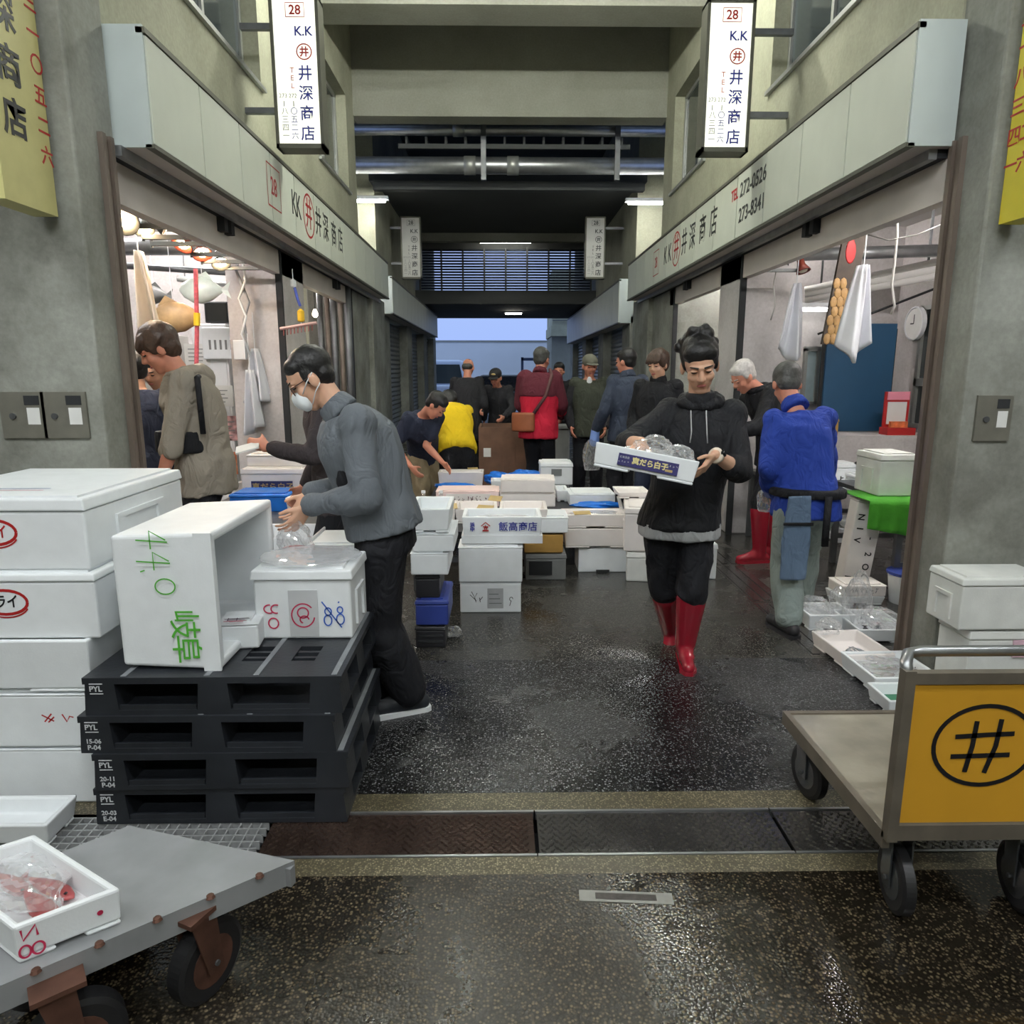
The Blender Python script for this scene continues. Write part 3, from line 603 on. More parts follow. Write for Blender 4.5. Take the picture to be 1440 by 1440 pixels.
for x in (-1.0, .8): MB().lathe([(.3, 0), (.3, .2), (.18, .2)], 14, axis='y').obj('wheel', M['dark'], t, (x, -.02, .3))
t = tag(empty('market_building', (2.35, 30, 0)), 'grey building with a balcony rail right of the truck', 'building')
MB().box(-.25, 1.6, 0, 3, 0, 2.9).obj('column', M['beam'], t); MB().box(-.3, 3.2, -.3, 3, 2.9, 3.3).obj('slab', M['wall'], t); MB().box(-.25, 3.2, -.2, 3, 3.3, 5.5).obj('wall', M['wall'], t)
for k in range(3): MB().box(-.25, 3.2, -.32, -.28, 3.5 + k * .22, 3.53 + k * .22).obj('rail', M['darksteel'], t)
# ------------------------------------------------------------ stall rooms
struct('wall_left', MB().box(-6.2, -2.32, 8.3, 8.45, 0, 3.1), M['stall_wall']); struct('wall_left', MB().box(-6.2, -6.05, 3.62, 8.3, 0, 3.1), M['stall_wall'])
struct('ceiling', MB().box(-6.2, -2.15, 3.62, 11.3, 3.0, 3.1), M['ceil']); struct('ceiling', MB().box(2.42, 6.2, 3.62, 11.3, 3.0, 3.1), M['ceil'])
RX = 4.3
struct('wall_right', MB().box(2.62, RX, 7.9, 8.05, 0, 3.1), M['stall_wall'])
b = MB().box(RX, RX + .15, 3.62, 8.05, 0, .95).box(RX, RX + .15, 3.62, 8.05, 2.15, 3.1).box(RX, RX + .15, 3.62, 6.55, .95, 2.15).box(RX, RX + .15, 7.45, 8.05, .95, 2.15)
struct('wall_right', b, M['stall_wall'])
wf = struct('window_5', MB().box(RX - .01, RX + .05, 6.55, 6.6, .95, 2.15).box(RX - .01, RX + .05, 7.4, 7.45, .95, 2.15).box(RX - .01, RX + .05, 6.55, 7.45, 1.35, 1.43).box(RX - .01, RX + .05, 6.55, 7.45, 2.11, 2.15).box(RX - .03, RX + .05, 6.55, 7.45, .93, .97).box(RX - .01, RX + .05, 6.98, 7.02, .95, 1.36), M['alu'])
MB().box(RX + .02, RX + .03, 6.6, 7.4, .97, 2.12).obj('pane', M['glass'], wf)
# second bay rooms: back walls
struct('wall_left', MB().box(-3.6, -3.5, 8.45, 11.3, 0, 3.0), M['stall_wall']); struct('wall_right', MB().box(3.6, 3.7, 8.05, 11.3, 0, 3.0), M['stall_wall'])
# room lamps
tube_lamp((-2.9, 4.6, 2.912), 1.4, -.1, 'ceiling tube lamp inside the left stall near the front pillar', M['lamp_stall']); tube_lamp((-3.2, 7.0, 2.912), 1.6, .2, 'ceiling tube lamp deep inside the left stall', M['lamp_stall'])
tube_lamp((3.0, 4.5, 2.912), 1.4, .1, 'ceiling tube lamp inside the right stall near the front pillar', M['lamp_stall']); tube_lamp((-2.9, 9.7, 2.912), 1.2, PI / 2, 'tube lamp in the second left stall', M['lamp_stall'])
tube_lamp((2.9, 8.2, 2.912), 1.2, PI / 2, 'tube lamp in the second right stall', M['lamp_stall'])
p = PY(1141, 437, 7.6); tube_lamp((p.x, 7.6, p.z), .58, 0, 'horizontal fluorescent tube on the back wall of the right stall', M['lamp_soft'], wd=.08)
# ------------------------------------------------------------ left stall: spot lamps on the header
lampred = mat('red_lamp_body', srgb(120, 52, 40), .4, .2, .1); lampgrey = mat('grey_lamp_body', srgb(90, 92, 90), .4, .4, .1); shade_in = mat('lamp_reflector', srgb(235, 225, 205), .3, 0, 0)
def spot(x, y, label, aim, body, on=True, sz=.075, X=-2.24):
    p = PX(x, y, X); t = empty('clip_lamp', p); tag(t, label, 'lamp', None)
    R = Vector(aim).normalized().to_track_quat('Z', 'Y').to_euler()
    MB().lathe([(.022, -.13), (.028, -.12), (.03, -.06), (sz, 0), (sz - .006, .0), (.026, -.055)], 16).obj('shade', body, t, rot=R, smooth=True)
    b = MB().lathe([(.012, -.055), (.03, -.045), (.042, -.02), (.03, 0.0), (.004, .008)], 14).obj('bulb', M['bulb'] if on else shade_in, t, rot=R, smooth=True)
    a = -Vector(aim).normalized() * .12
    MB().tube([a, a + Vector((0, .02, .05)), Vector((a.x, a.y + .02, 2.30 - p.z))], .009, 6).obj('arm', lampgrey, t)
    xe = (LW - .06 if X < 0 else RW + .06) - p.x; q = sorted((a.x, xe)); MB().box(q[0], q[1], a.y, a.y + .04, 2.31 - p.z, 2.335 - p.z).obj('clamp', lampgrey, t)
    return t
spot(174, 312, 'glaring warm clip lamp closest to the left pillar', (.25, -.75, -.6), lampgrey, True, .085, -2.12)
spot(204, 326, 'grey clip lamp beside the glaring bulb', (.3, -.2, -.9), lampgrey, True, .06, -2.2)
spot(256, 346, 'red clip lamp with wide warm shade, third from the left pillar', (-.2, -.55, -.8), lampred)
spot(285, 358, 'red clip lamp in the middle of the left row, fourth from the pillar', (.35, -.5, -.8), lampred)
spot(311, 372, 'clip lamp at the far end of the left row above the cables', (.35, -.5, -.8), lampgrey)
spot(233, 322, 'unlit grey clip lamp folded up against the left header', (.6, .2, -.4), lampgrey, False, .05, -2.2)
# pipes under the left ceiling
def rpipe(x0, y0, x1, y1, Y, r, label, m='steel', Yb=None, name='room_pipe'):
    a = PY(x0, y0, Y); b = PY(x1, y1, Yb or Y); o = MB().tube([a, b], r, 12).obj(name, M[m], None, smooth=True); tag(o, label, 'pipe')
    if r > .02:
        for k in (.12, .88): q = a.lerp(b, k); MB().tube([q, (q.x, q.y, 3.0)], .006, 6).obj('hanger', M['darksteel'], o)
    return o
rpipe(150, 347, 300, 347, 6.8, .075, 'thick bright metal pipe under the left stall ceiling'); rpipe(150, 372, 336, 384, 6.9, .03, 'thin rail below the thick pipe in the left stall', 'darksteel'); rpipe(250, 392, 336, 401, 7.4, .03, 'short grey pipe at the back of the left stall', 'alu')
# hanging plastic aprons
M['cloth_white'] = mat('white_vinyl', srgb(224, 226, 232), .3, 0, .04, 6); M['cloth_cream'] = mat('cream_vinyl', srgb(228, 216, 200), .4, 0, .05, 6)
def drape(name, x, yt, yb, wt, wb, Y, label, m, seed=0, cat='apron', folds=5, slant=0.0, thick=.05):
    a = PY(x, yt, Y); b = PY(x, yb, Y); s = (PY(x + 1, yt, Y).x - a.x); r = np.random.default_rng(seed); ph = r.uniform(0, 6, 4)
    B_ = MB(); nx, nz = 22, 14
    for k in range(2):
        for j in range(nz + 1):
            t = j / nz; hw = (wt + (wb - wt) * t ** .8) * s / 2
            for i in range(nx + 1):
                u = i / nx * 2 - 1
                edge = .12 * (a.z - b.z) * (math.sin(u * 2.3 + ph[0]) * .6 + abs(u) * .8) * t
                yy = math.sin(u * folds + ph[1] + t) * thick * (.3 + t) + math.sin(u * folds * 2.1 + ph[2]) * thick * .3
                B_.v.append((u * hw + slant * t * s + (0 if k == 0 else .0), yy + (.018 + .5 * thick if k else 0), -(a.z - b.z) * t + edge))
    W_ = nx + 1; n1 = W_ * (nz + 1)
    for j in range(nz):
        for i in range(nx):
            q = j * W_ + i; B_.f.append((q, q + W_, q + W_ + 1, q + 1)); B_.f.append((n1 + q, n1 + q + 1, n1 + q + W_ + 1, n1 + q + W_))
    for j in range(nz):
        for i in (0, nx):
            q = j * W_ + i; B_.f.append((q, q + W_, n1 + q + W_, n1 + q) if i else (q, n1 + q, n1 + q + W_, q + W_))
    for i in range(nx):
        for j in (0, nz):
            q = j * W_ + i; B_.f.append((q, q + 1, n1 + q + 1, n1 + q) if j == 0 else (q, n1 + q, n1 + q + 1, q + 1))
    t = empty(name, a); tag(t, label, cat); B_.obj('sheet', M[m], t, smooth=True)
    return t
def hang(t, h=.4, r=.004, m='white', dx=0.0):
    if h in (.5, .42, .4): h = 3.0 - t.location.z
    MB().tube([(0, .02, -.02), (dx * .5, .02, h * .5), (dx, .02, h)], r, 6).obj('cord', M[m], t)
t = drape('plastic_apron', 192, 352, 476, 10, 44, 4.9, 'cream plastic apron hanging beside the left front pillar', 'cloth_cream', 1, slant=6); hang(t, .42)
t = drape('plastic_apron', 357, 490, 570, 8, 36, 6.24, 'white plastic apron hanging higher on the left partition', 'cloth_white', 2); hang(t, .3)
t = drape('plastic_apron', 350, 520, 612, 10, 26, 6.17, 'longer white plastic apron below, against the left partition', 'cloth_white', 3); hang(t, .3)
# cables on the partition
def cable(pts, r, label, m='white', Y=6.2, cat='cable'):
    o = MB().tube([PY(x, y, Y + (k[0] if k else 0)) for x, y, *k in pts], r, 6).obj('hanging_cable', M[m], None, smooth=True); tag(o, label, cat); return o
M['cablegrey'] = mat('grey_cable', srgb(150, 150, 152), .5, 0, .05)
cable([(337, 355), (332, 380), (340, 400), (350, 425), (343, 450), (347, 480), (342, 500)], .012, 'grey cable looping down the left partition edge', 'cablegrey'); cable([(340, 360), (345, 395), (336, 420), (346, 445), (340, 470), (352, 500)], .010, 'second pale cable twisted beside the left partition', 'white', 6.18)
o = MB().box(-.05, .05, -.03, .03, -.08, .08).obj('junction_box', M['white'], None, PY(338, 492, 6.2)); bev(o); tag(o, 'small cream junction box under the cables on the left partition', 'junction box')
# hanging fish models
def model_fish(x, y, Y, L_, label, m1, flip=1):
    t = empty('hanging_fish', PY(x, y, Y)); tag(t, label, 'fish ornament')
    b = MB(); n = 12; pr = [(0, .02), (.08, .14), (.25, .24), (.45, .27), (.65, .2), (.8, .09), (.86, .05)]
    for xx, r in pr:
        for j in range(n):
            a = 2 * PI * j / n; b.v.append((flip * (xx - .45) * L_, .5 * r * L_ * math.cos(a), r * L_ * math.sin(a)))
    for i in range(len(pr) - 1):
        for j in range(n): b.f.append((i * n + j, (i + 1) * n + j, (i + 1) * n + (j + 1) % n, i * n + (j + 1) % n))
    b.f.append(tuple(range(n))); b.obj('body', m1, t, smooth=True)
    f = flip * L_
    MB().add([(.36 * f, -.01, 0), (.58 * f, -.004, .17 * L_), (.52 * f, 0, 0), (.58 * f, -.004, -.17 * L_), (.36 * f, .01, 0), (.58 * f, .004, .17 * L_), (.58 * f, .004, -.17 * L_)], [(0, 1, 2), (0, 2, 3), (4, 2, 5), (4, 6, 2), (1, 5, 2), (3, 2, 6)]).obj('tail', m1, t)
    MB().add([(-.2 * f, 0, .2 * L_), (.1 * f, -.006, .36 * L_), (.25 * f, 0, .18 * L_), (.1 * f, .006, .36 * L_)], [(0, 1, 2), (0, 2, 3), (0, 3, 1), (1, 3, 2)]).obj('fin', m1, t)
    hang(t, 2.95 - t.location.z, .003, 'white')
model_fish(284, 408, 6.3, .42, 'white and green fish model hanging in the left stall', mat('white_green_fish', srgb(210, 220, 212), .3, 0, .25, 5), 1)
model_fish(243, 446, 5.9, .46, 'brown and cream fish model hanging above the hooded man', mat('brown_cream_fish', srgb(170, 140, 100), .5, 0, .5, 6), -1)
model_fish(215, 415, 7.2, .34, 'dark fish model hanging at the back of the left stall', mat('dark_fish_model', srgb(80, 80, 78), .5, 0, .3, 6), 1)
o = MB().tube([PY(275, 378, 5.9), PY(277, 455, 5.9), PY(276, 530, 5.9)], .018, 8).obj('ornament_cord', mat('red_cord', srgb(196, 90, 100), .5, 0, .3, 40)); tag(o, 'red cord with yellow tag hanging between the fish models', 'cord')
MB().tube([PY(277, 440, 5.88), PY(277, 458, 5.88)], .026, 8).obj('tag', mat('yellow_tag', srgb(226, 190, 40), .5), None).parent = o
# back-of-stall furniture
def cab(name, x0, x1, y0, y1, Y, depth, label, m, zfloor=True, cat='cabinet'):
    a = PY(x0, y0, Y); b = PY(x1, y1, Y); z0 = 0 if zfloor else b.z
    t = empty(name, ((a.x + b.x) / 2, Y, z0)); tag(t, label, cat); w_ = b.x - a.x; h = a.z - z0
    bev(MB().box(-w_ / 2, w_ / 2, 0, depth, 0, h).obj('body', M[m], t), .01); return t, w_, h
t, w_, h = cab('freezer_cabinet', 268, 336, 455, 700, 7.0, .5, 'tall white cabinet covered with notices behind the hooded man', 'white')
MB().box(-w_ / 2 + .02, w_ / 2 - .02, -.012, 0, .1, h * .55).obj('door', M['white'], t); MB().box(-w_ / 2 + .02, w_ / 2 - .02, -.012, 0, h * .57, h - .03).obj('door', M['white'], t)
poster = mat('fish_poster', srgb(214, 150, 150), .6, 0, .9, 16)
for k, (xx, z, w2, h2, mm) in enumerate(((.06, h * .60, .26, .2, M['paper']), (.1, h * .43, .28, .24, poster), (.08, h * .26, .2, .22, mat('orange_poster', srgb(214, 120, 80), .6, 0, .7, 18)), (-.12, h * .8, .24, .2, M['paper']), (.12, h * .84, .2, .16, M['paper']))):
    o = MB().box(xx - w2 / 2, xx + w2 / 2, -.016, -.0125, z, z + h2).obj('notice', mm, t)
    for q in range(4): MB().box(xx - w2 * .36, xx + w2 * (.2 + .1 * (q % 2)), -.0175, -.016, z + h2 * (.2 + q * .18), z + h2 * (.24 + q * .18)).obj('print_line', M['grey_ink'], t)
t, w_, h = cab('television', 286, 322, 424, 454, 7.05, .06, 'small dark television on top of the white cabinet', 'dark', False, 'television'); MB().box(-w_ / 2 + .015, w_ / 2 - .015, -.006, 0, .015, h - .015).obj('screen', M['eye'], t)
MB().box(-w_ * .3, w_ * .3, .02, .2, -.06, 0).obj('stand', M['dark'], t)
t, w_, h = cab('white_carton', 282, 334, 460, 505, 6.92, .07, 'white carton with printed lines fixed high on the cabinet', 'foam', False, 'carton')
for q in range(5): MB().box(-w_ * .3 + q * .05, -w_ * .3 + q * .05 + .02, -.002, 0, h * .3, h * .6).obj('print_bar', M['grey_ink'], t)
t, w_, h = cab('shelf_unit', 190, 262, 470, 700, 7.6, .4, 'grey shelf unit at the back of the left stall', 'ceil')
for k in range(4): MB().box(-w_ / 2, w_ / 2, -.12, 0, .3 + k * .38, .33 + k * .38).obj('shelf', M['alu'], t)
# counter tables inside the left stall
def table(name, x0, x1, y0, y1, z, label, m='darksteel', th=.03, cat='table'):
    t = empty(name, ((x0 + x1) / 2, (y0 + y1) / 2, 0)); tag(t, label, cat); w_, d_ = x1 - x0, y1 - y0
    MB().box(-w_ / 2, w_ / 2, -d_ / 2, d_ / 2, z - th, z).obj('table_top', M[m], t)
    for sx_ in (-1, 1):
        for sy_ in (-1, 1): MB().box(sx_ * (w_ / 2 - .03) - .02, sx_ * (w_ / 2 - .03) + .02, sy_ * (d_ / 2 - .03) - .02, sy_ * (d_ / 2 - .03) + .02, 0, z - th).obj('leg', M['darksteel'], t)
    for sy_ in (-1, 1): MB().box(-w_ / 2 + .05, w_ / 2 - .05, sy_ * (d_ / 2 - .03) - .012, sy_ * (d_ / 2 - .03) + .012, .2, .24).obj('stretcher', M['darksteel'], t)
    return t
# mop hook and rake bar on the second left pillar
t = tag(empty('hanging_rod', PY(412, 396, 6.26)), 'blue and yellow hook rod hanging on the left inner pillar', 'rod')
MB().tube([(0, 0, 0), (.03, 0, -.14), (.05, 0, -.2)], .012, 8).obj('rod', mat('blue_rod', srgb(70, 90, 190), .4), t); MB().lathe([(.012, -.06), (.03, -.05), (.03, .03), (.008, .05)], 10).obj('float', mat('yellow_float', srgb(236, 190, 50), .4), t, (.05, 0, -.27)); MB().lathe([(.012, -.03), (.026, -.02), (.026, .03), (.008, .04)], 10).obj('grip', M['white'], t, (0, 0, -.02)); MB().tube([(0, 0, 0), (0, .0, .1)], .004, 6).obj('cord', M['white'], t)
MB().tube([(.05, 0, -.3), (.05, 0, -.36)], .005, 6).obj('tip', M['white'], t)
t = tag(empty('red_rake', PY(419, 459, 6.2)), 'pinkish rake bar with short teeth on the left inner pillar', 'rake')
MB().tube([(-.15, 0, -.02), (.16, 0, .03)], .014, 8).obj('bar', mat('pink_metal', srgb(206, 170, 164), .4, .3), t)
for k in range(9): MB().tube([(-.12 + k * .03, 0, -.015 + k * .005), (-.12 + k * .03, -.01, -.075 + k * .005)], .005, 6).obj('tooth', mat('dull_red', srgb(150, 80, 76), .5) if k == 0 else bpy.data.materials['dull_red'], t)
MB().tube([(0, .0, .005), (.0, .105, .005)], .01, 6).obj('peg', M['darksteel'], t)
# pipes and hoses in the second left stall
for k, (x, r) in enumerate(((449, .035), (459, .03), (468, .04), (478, .03), (488, .045))):
    a = PY(x, 420, 8.9); o = MB().tube([(a.x, 8.9, 0), (a.x, 8.9, 3.0)], r, 10).obj('riser_pipe', M['rail'] if k % 2 else M['darksteel'], None, smooth=True); tag(o, ['grey riser pipe nearest the left inner pillar', 'thin brown riser pipe, second beside the left inner pillar', 'thick grey riser pipe in the middle of the left pipe bundle', 'thin brown riser pipe beyond the thick grey one on the left', 'wide riser pipe at the far end of the left pipe bundle'][k], 'pipe')
p = PY(371 + 72, 440, 8.3); t = tag(empty('bare_bulb', p), 'small bare bulb hanging in the second left stall', 'lamp'); MB().lathe([(.01, -.05), (.03, -.03), (.03, 0), (.012, .04)], 12).obj('bulb', mat('small_bulb', (1, .9, .7), .5, emit=(1, .85, .6), es=14.0), t, smooth=True); MB().tube([(0, 0, .04), (0, 0, 3.0 - p.z)], .004, 6).obj('cord', M['dark'], t)
# ------------------------------------------------------------ right stall
rpipe(1128, 358, 1330, 352, 6.7, .055, 'bright metal pipe under the right stall ceiling')
for k in range(3): rpipe(1132, 408 + k * 7, 1330, 366 + k * 10, 7.6, .035, ['upper', 'middle', 'lower'][k] + ' cream pipe of the slanting bundle in the right stall', 'ceil', 6.9)
rpipe(1150, 470, 1330, 400, 7.75, .012, 'thin black cable slanting across the right stall back wall', 'dark', 7.0)
a = PY(1166, 455, 7.5); b_ = PY(1247, 606, 7.5)
bl = tag(empty('blue_board', ((a.x + b_.x) / 2, 7.5, b_.z)), 'large dark blue board standing in the right stall', 'board')
MB().box(-(b_.x - a.x) / 2, (b_.x - a.x) / 2, 0, .03, 0, a.z - b_.z).obj('panel', mat('blue_board_paint', srgb(38, 84, 120), .5, 0, .06, 3), bl)
for sx_ in (-1, 1): MB().box(sx_ * .35 - .03, sx_ * .35 + .03, .03, .07, -b_.z, a.z - b_.z - .05).obj('post', M['dark'], bl)
a = PY(1131, 490, 7.88); b_ = PY(1163, 568, 7.88)
wf = struct('window_6', MB().box(a.x, a.x + .03, 7.84, 7.9, b_.z, a.z).box(b_.x - .03, b_.x, 7.84, 7.9, b_.z, a.z).box((a.x + b_.x) / 2 - .015, (a.x + b_.x) / 2 + .015, 7.84, 7.9, b_.z, a.z).box(a.x, b_.x, 7.84, 7.9, a.z - .03, a.z + .02).box(a.x, b_.x, 7.84, 7.9, b_.z, b_.z + .03), M['alu'])
MB().box(a.x, b_.x, 7.87, 7.88, b_.z, a.z).obj('pane', mat('pale_frosted_pane', srgb(176, 196, 200), .15, 0, .25, 4), wf)
# painted plank with scales
t = tag(empty('carved_plank', PY(1184, 410, 5.6)), 'dark wooden plank with tan scales and a red spot hanging in the right stall', 'ornament')
zt = PY(1196, 330, 5.6).z - t.location.z; zb = PY(1178, 484, 5.6).z - t.location.z
MB().add([(-.02, 0, zt), (.15, 0, zt), (.075, 0, zb), (-.12, 0, zb), (-.02, .03, zt), (.15, .03, zt), (.075, .03, zb), (-.12, .03, zb)], [(0, 3, 2, 1), (4, 5, 6, 7), (0, 1, 5, 4), (1, 2, 6, 5), (2, 3, 7, 6), (3, 0, 4, 7)]).obj('plank', mat('dark_wood', srgb(70, 60, 52), .7, 0, .3, 9, .3, 30), t)
tan = mat('tan_scale', srgb(176, 140, 92), .6, 0, .25, 9); sm = None
for k in range(26):
    r_, c_ = divmod(k, 4); z = zb + .04 + r_ * .068; u = -.09 + c_ * .05 + (r_ % 2) * .02 + (z - zb) * .1
    if sm is None: sm = MB().lathe([(.001, -.012), (.022, -.006), (.028, 0), (.001, .002)], 8, axis='y').obj('scale', tan, t); sm.scale = (1, 1, 1.6)
    else: sm = sm.copy(); C.objects.link(sm); sm.parent = t
    sm.location = (u, -.002, z)
o = MB().lathe([(.001, -.006), (.045, -.004), (.05, 0), (.001, .002)], 12, axis='y').obj('red_spot', M['red'], t, (.04, -.002, zt - .12)); o.scale = (.8, 1, 1.8)
MB().tube([(.06, .015, zt), (.06, .015, 2.98 - t.location.z)], .008, 6).obj('hanger', M['darksteel'], t)
t = drape('white_carrier_bag', 1217, 372, 502, 12, 40, 5.2, 'white plastic bag tied up and hanging right of the plank', 'cloth_white', 5, 'plastic bag', 4, -4); hang(t, .5)
t = drape('white_carrier_bag', 1122, 398, 505, 8, 36, 6.0, 'white plastic sheet hanging left of the plank below the red lamp', 'cloth_white', 6, 'plastic bag', 4, -4); hang(t, .4)
spot(1130, 382, 'red clip lamp under the right header', (.2, -.3, -.9), lampred, False, .06, 2.5)
spot(1103, 372, 'small black clip lamp beside the red one on the right', (-.6, -.3, -.5), M['dark'], False, .04, 2.5)
p = PX(1290, 455, RX - .02); t = tag(empty('wall_clock', p), 'round white wall clock beside the window of the right stall', 'clock')
MB().lathe([(.17, 0), (.17, -.04), (.155, -.045), (.15, -.035)], 28, axis='x').obj('rim', M['white'], t, smooth=False); MB().lathe([(.15, -.036), (.001, -.0365)], 28, axis='x').obj('dial', M['paper'], t)
MB().box(-.04, -.038, -.005, .005, 0, .09).obj('minute_hand', M['black'], t); MB().box(-.04, -.038, 0, .06, -.006, .006).obj('hour_hand', M['black'], t)
# loose wires
M['wire'] = mat('pale_wire', srgb(190, 188, 184), .5)
cable([(1262, 196), (1262, 226), (1262, 296), (1262, 330), (1258, 370), (1254, 400), (1258, 430), (1253, 442)], .008, 'pale wire dangling in front of the right stall ceiling', 'wire', 5.0); cable([(1220, 330), (1250, 338), (1290, 330), (1325, 315)], .004, 'thin wire sagging across the right stall opening', 'wire', 4.4)
cable([(1097, 320), (1093, 375), (1088, 400), (1090, 430), (1084, 450)], .006, 'short pale wire hanging by the right inner pillar', 'wire', 6.2)
# counter along the back and its goods
cnt = struct('trim_6', MB().box(2.9, RX, 6.9, 7.4, 0, .88), M['stall_wall'])
# ------------------------------------------------------------ black plastic pallets
M['pallet'] = mat('black_pallet_plastic', srgb(40, 43, 48), .38, 0, .25, 7, .08, 60); M['pallet_strip'] = mat('grey_antislip_strip', srgb(128, 132, 136), .5, 0, .12, 20); M['pale_print'] = mat('white_print', srgb(205, 208, 210), .5, 0, 0)
def pallet(loc, rz, label, w=.84, d=.68, h=.13):
    t = empty('plastic_pallet', loc, rz); tag(t, label, 'pallet', 'black pallets stacked beside the foam boxes')
    b = MB()                                           # top deck with slots
    b.box(-w / 2, w / 2, -d / 2, -d / 2 + .13, h - .022, h).box(-w / 2, w / 2, d / 2 - .13, d / 2, h - .022, h).box(-w / 2, w / 2, -.08, .08, h - .022, h)
    xs = [-w / 2, -.30, -.22, -.13, -.05, .05, .13, .22, .30, w / 2]
    for i in range(0, len(xs), 2): b.box(xs[i], xs[i + 1], -d / 2 + .13, -.08, h - .022, h).box(xs[i], xs[i + 1], .08, d / 2 - .13, h - .022, h)
    for y in (-.17, -.12, .12, .17): b.box(-w / 2, w / 2, y - .008, y + .008, h - .02, h - .004)
    b.obj('top_deck', M['pallet'], t)
    MB().box(-w / 2, w / 2, -d / 2, d / 2, 0, .016).obj('bottom_deck', M['pallet'], t)
    for x in (-w / 2 + .055, 0, w / 2 - .055):
        for y in (-d / 2 + .06, 0, d / 2 - .06):
            o = MB().box(x - .055, x + .055, y - .06, y + .06, .016, h - .022, .008, .0).obj('block', M['pallet'], t)
    MB().box(-w / 2 + .11, -.06, -d / 2 + .004, -d / 2 + .012, .016, .032).box(.06, w / 2 - .11, -d / 2 + .004, -d / 2 + .012, .016, .032).obj('fork_lip', M['pallet'], t)
    for x in (-.30 + .0, -.03, .13, .385):
        MB().box(x, x + .018, -d / 2 + .01, d / 2 - .01, h, h + .002).obj('grip_strip', M['pallet_strip'], t)
    return t
pc = (-.945, 2.17 + .34); hh = .1305
for i, (dx, dy, rz, lab, t1, t2) in enumerate(((.0, .0, .0, 'bottom black plastic pallet of the stack, resting on the trench', '20-03', 'E-04'), (.012, -.006, .006, 'second black plastic pallet from the bottom of the stack', '20-11', 'P-04'), (-.022, 0, -.004, 'third black plastic pallet from the bottom, sticking out left', '15-06', 'P-04'), (.0, .012, .004, 'top black plastic pallet carrying the big foam box', '', ''))):
    t = pallet((pc[0] + dx, pc[1] + dy, i * hh + .001), rz, lab)
    if t1:
        text(t1, .022, M['pale_print'], t, (-.375, -.3415, .042), 'front', .0004); text(t2, .024, M['pale_print'], t, (-.375, -.3415, .02), 'front', .0005)
    text('PYL', .026, M['pale_print'], t, (-.378, -.3415, .092), 'front', .0006); MB().box(-.398, -.355, -.3412, -.340, .108, .111).box(-.398, -.355, -.3412, -.340, .074, .077).obj('print_rule', M['pale_print'], t)['kind'] = 'stuff'
PT = 4 * hh + .002
# big foam box lying on its side, open to the right
a = PY(152, 955, 2.21); bR = PY(315, 955, 2.21); zt = PY(230, 752, 2.21).z
t = tag(empty('upturned_foam_box', ((a.x + bR.x) / 2 + .01, 2.235, PT)), 'big white foam box on its side marked 440 in green', 'foam box'); Wd = .33; Hh = zt - PT; Dp = .62; th = .035
b = MB(); x0, x1 = -Wd / 2, Wd / 2; tp = .03
# bottom of the box is at the left, walls flare to the opening on the right
ring = lambda x, iy, iz, e: [(x, iy, iz), (x, Dp - iy, iz), (x, Dp - iy, Hh - iz), (x, iy, Hh - iz)]
o0, o1, i1, i0 = ring(x0, .012, .012, 0), ring(x1, 0, 0, 0), ring(x1, th, th, 0), ring(x0 + th, th + .012, th + .012, 0)
vs = o0 + o1 + i1 + i0; fs = [(0, 1, 2, 3)]
for k in range(3):
    for i in range(4): fs.append((4 * k + i, 4 * k + 4 + i, 4 * k + 4 + (i + 1) % 4, 4 * k + (i + 1) % 4))
fs.append((15, 14, 13, 12)); b.add(vs, fs); o = b.obj('body', M['foam'], t); bev(o, .012, 3)
MB().box(x1 - .055, x1 + .002, -.008, .002, .0, Hh).obj('rim_band', M['foam'], t); 
m4 = [[(-.018, .05), (.018, .068), (.03, .03)], [(.034, .05), (-.03, .048)]]
g4 = lambda dz: [[(-.02, dz + .012), (.045, dz + .0), (-.006, dz + .038), (-.006, dz - .02)], ]
strokes([[(.05, .155), (.0, .185), (.0, .125)], [(-.045, .155), (.055, .148)]], .0045, M['green_ink'], t, (-.03, -.002, Hh * .62), 'front')
strokes([[(.055, .085), (.005, .115), (.005, .055)], [(-.05, .085), (.058, .078)], [(-.04, .05), (-.025, .055)]], .0045, M['green_ink'], t, (-.03, -.002, Hh * .62), 'front')
strokes([arc(.035, .0, .032, .026)], .0045, M['green_ink'], t, (-.03, -.002, Hh * .62), 'front')
text('岐', .105, M['green_ink'], t, (.05, -.002, Hh * .345), 'front', 0, -PI / 2); text('阜', .105, M['green_ink'], t, (.05, -.002, Hh * .16), 'front', 0, -PI / 2)
# white lidded box with hand written numbers on the pallets
o = FB('lid', 358, 498, 800, 899, PT, .30, 'white lidded foam box with red and blue numbers on the pallets', 'foam', lidh=.045, lipw=.010)
wq, hq, dq = o['_w'], o['_h'], o['_d']; yf = -dq / 2 + .002
strokes([arc(-.012, .02, .02, .016, 80, 300), arc(.012, .02, .018, .016, 60, 290), arc(0, -.035, .018, .02)], .005, M['pinkred'], o, (-wq * .3, yf, hq * .36))
strokes([arc(0, 0, .042, .045, 40, 350)], .005, M['pinkred'], o, (-wq * .0, yf, hq * .34)); strokes([arc(0, .01, .02, .02), arc(.004, -.016, .016, .014, 0, 250)], .005, M['pinkred'], o, (0, yf, hq * .34))
strokes([arc(-.02, -.022, .014, .02), arc(-.018, .012, .012, .014), [(-.04, .05), (.03, -.05)], arc(.026, -.018, .014, .02), arc(.026, .018, .01, .012), [(.02, .045), (.024, .05)]], .0048, M['blue_ink'], o, (wq * .3, yf, hq * .35))
MB().box(-wq * .14, wq * .15, -.002, .001, 0, hq * .66).obj('paper_slip', mat('grey_slip', srgb(196, 198, 200), .7), o, (0, -dq / 2 + .0052, .01))
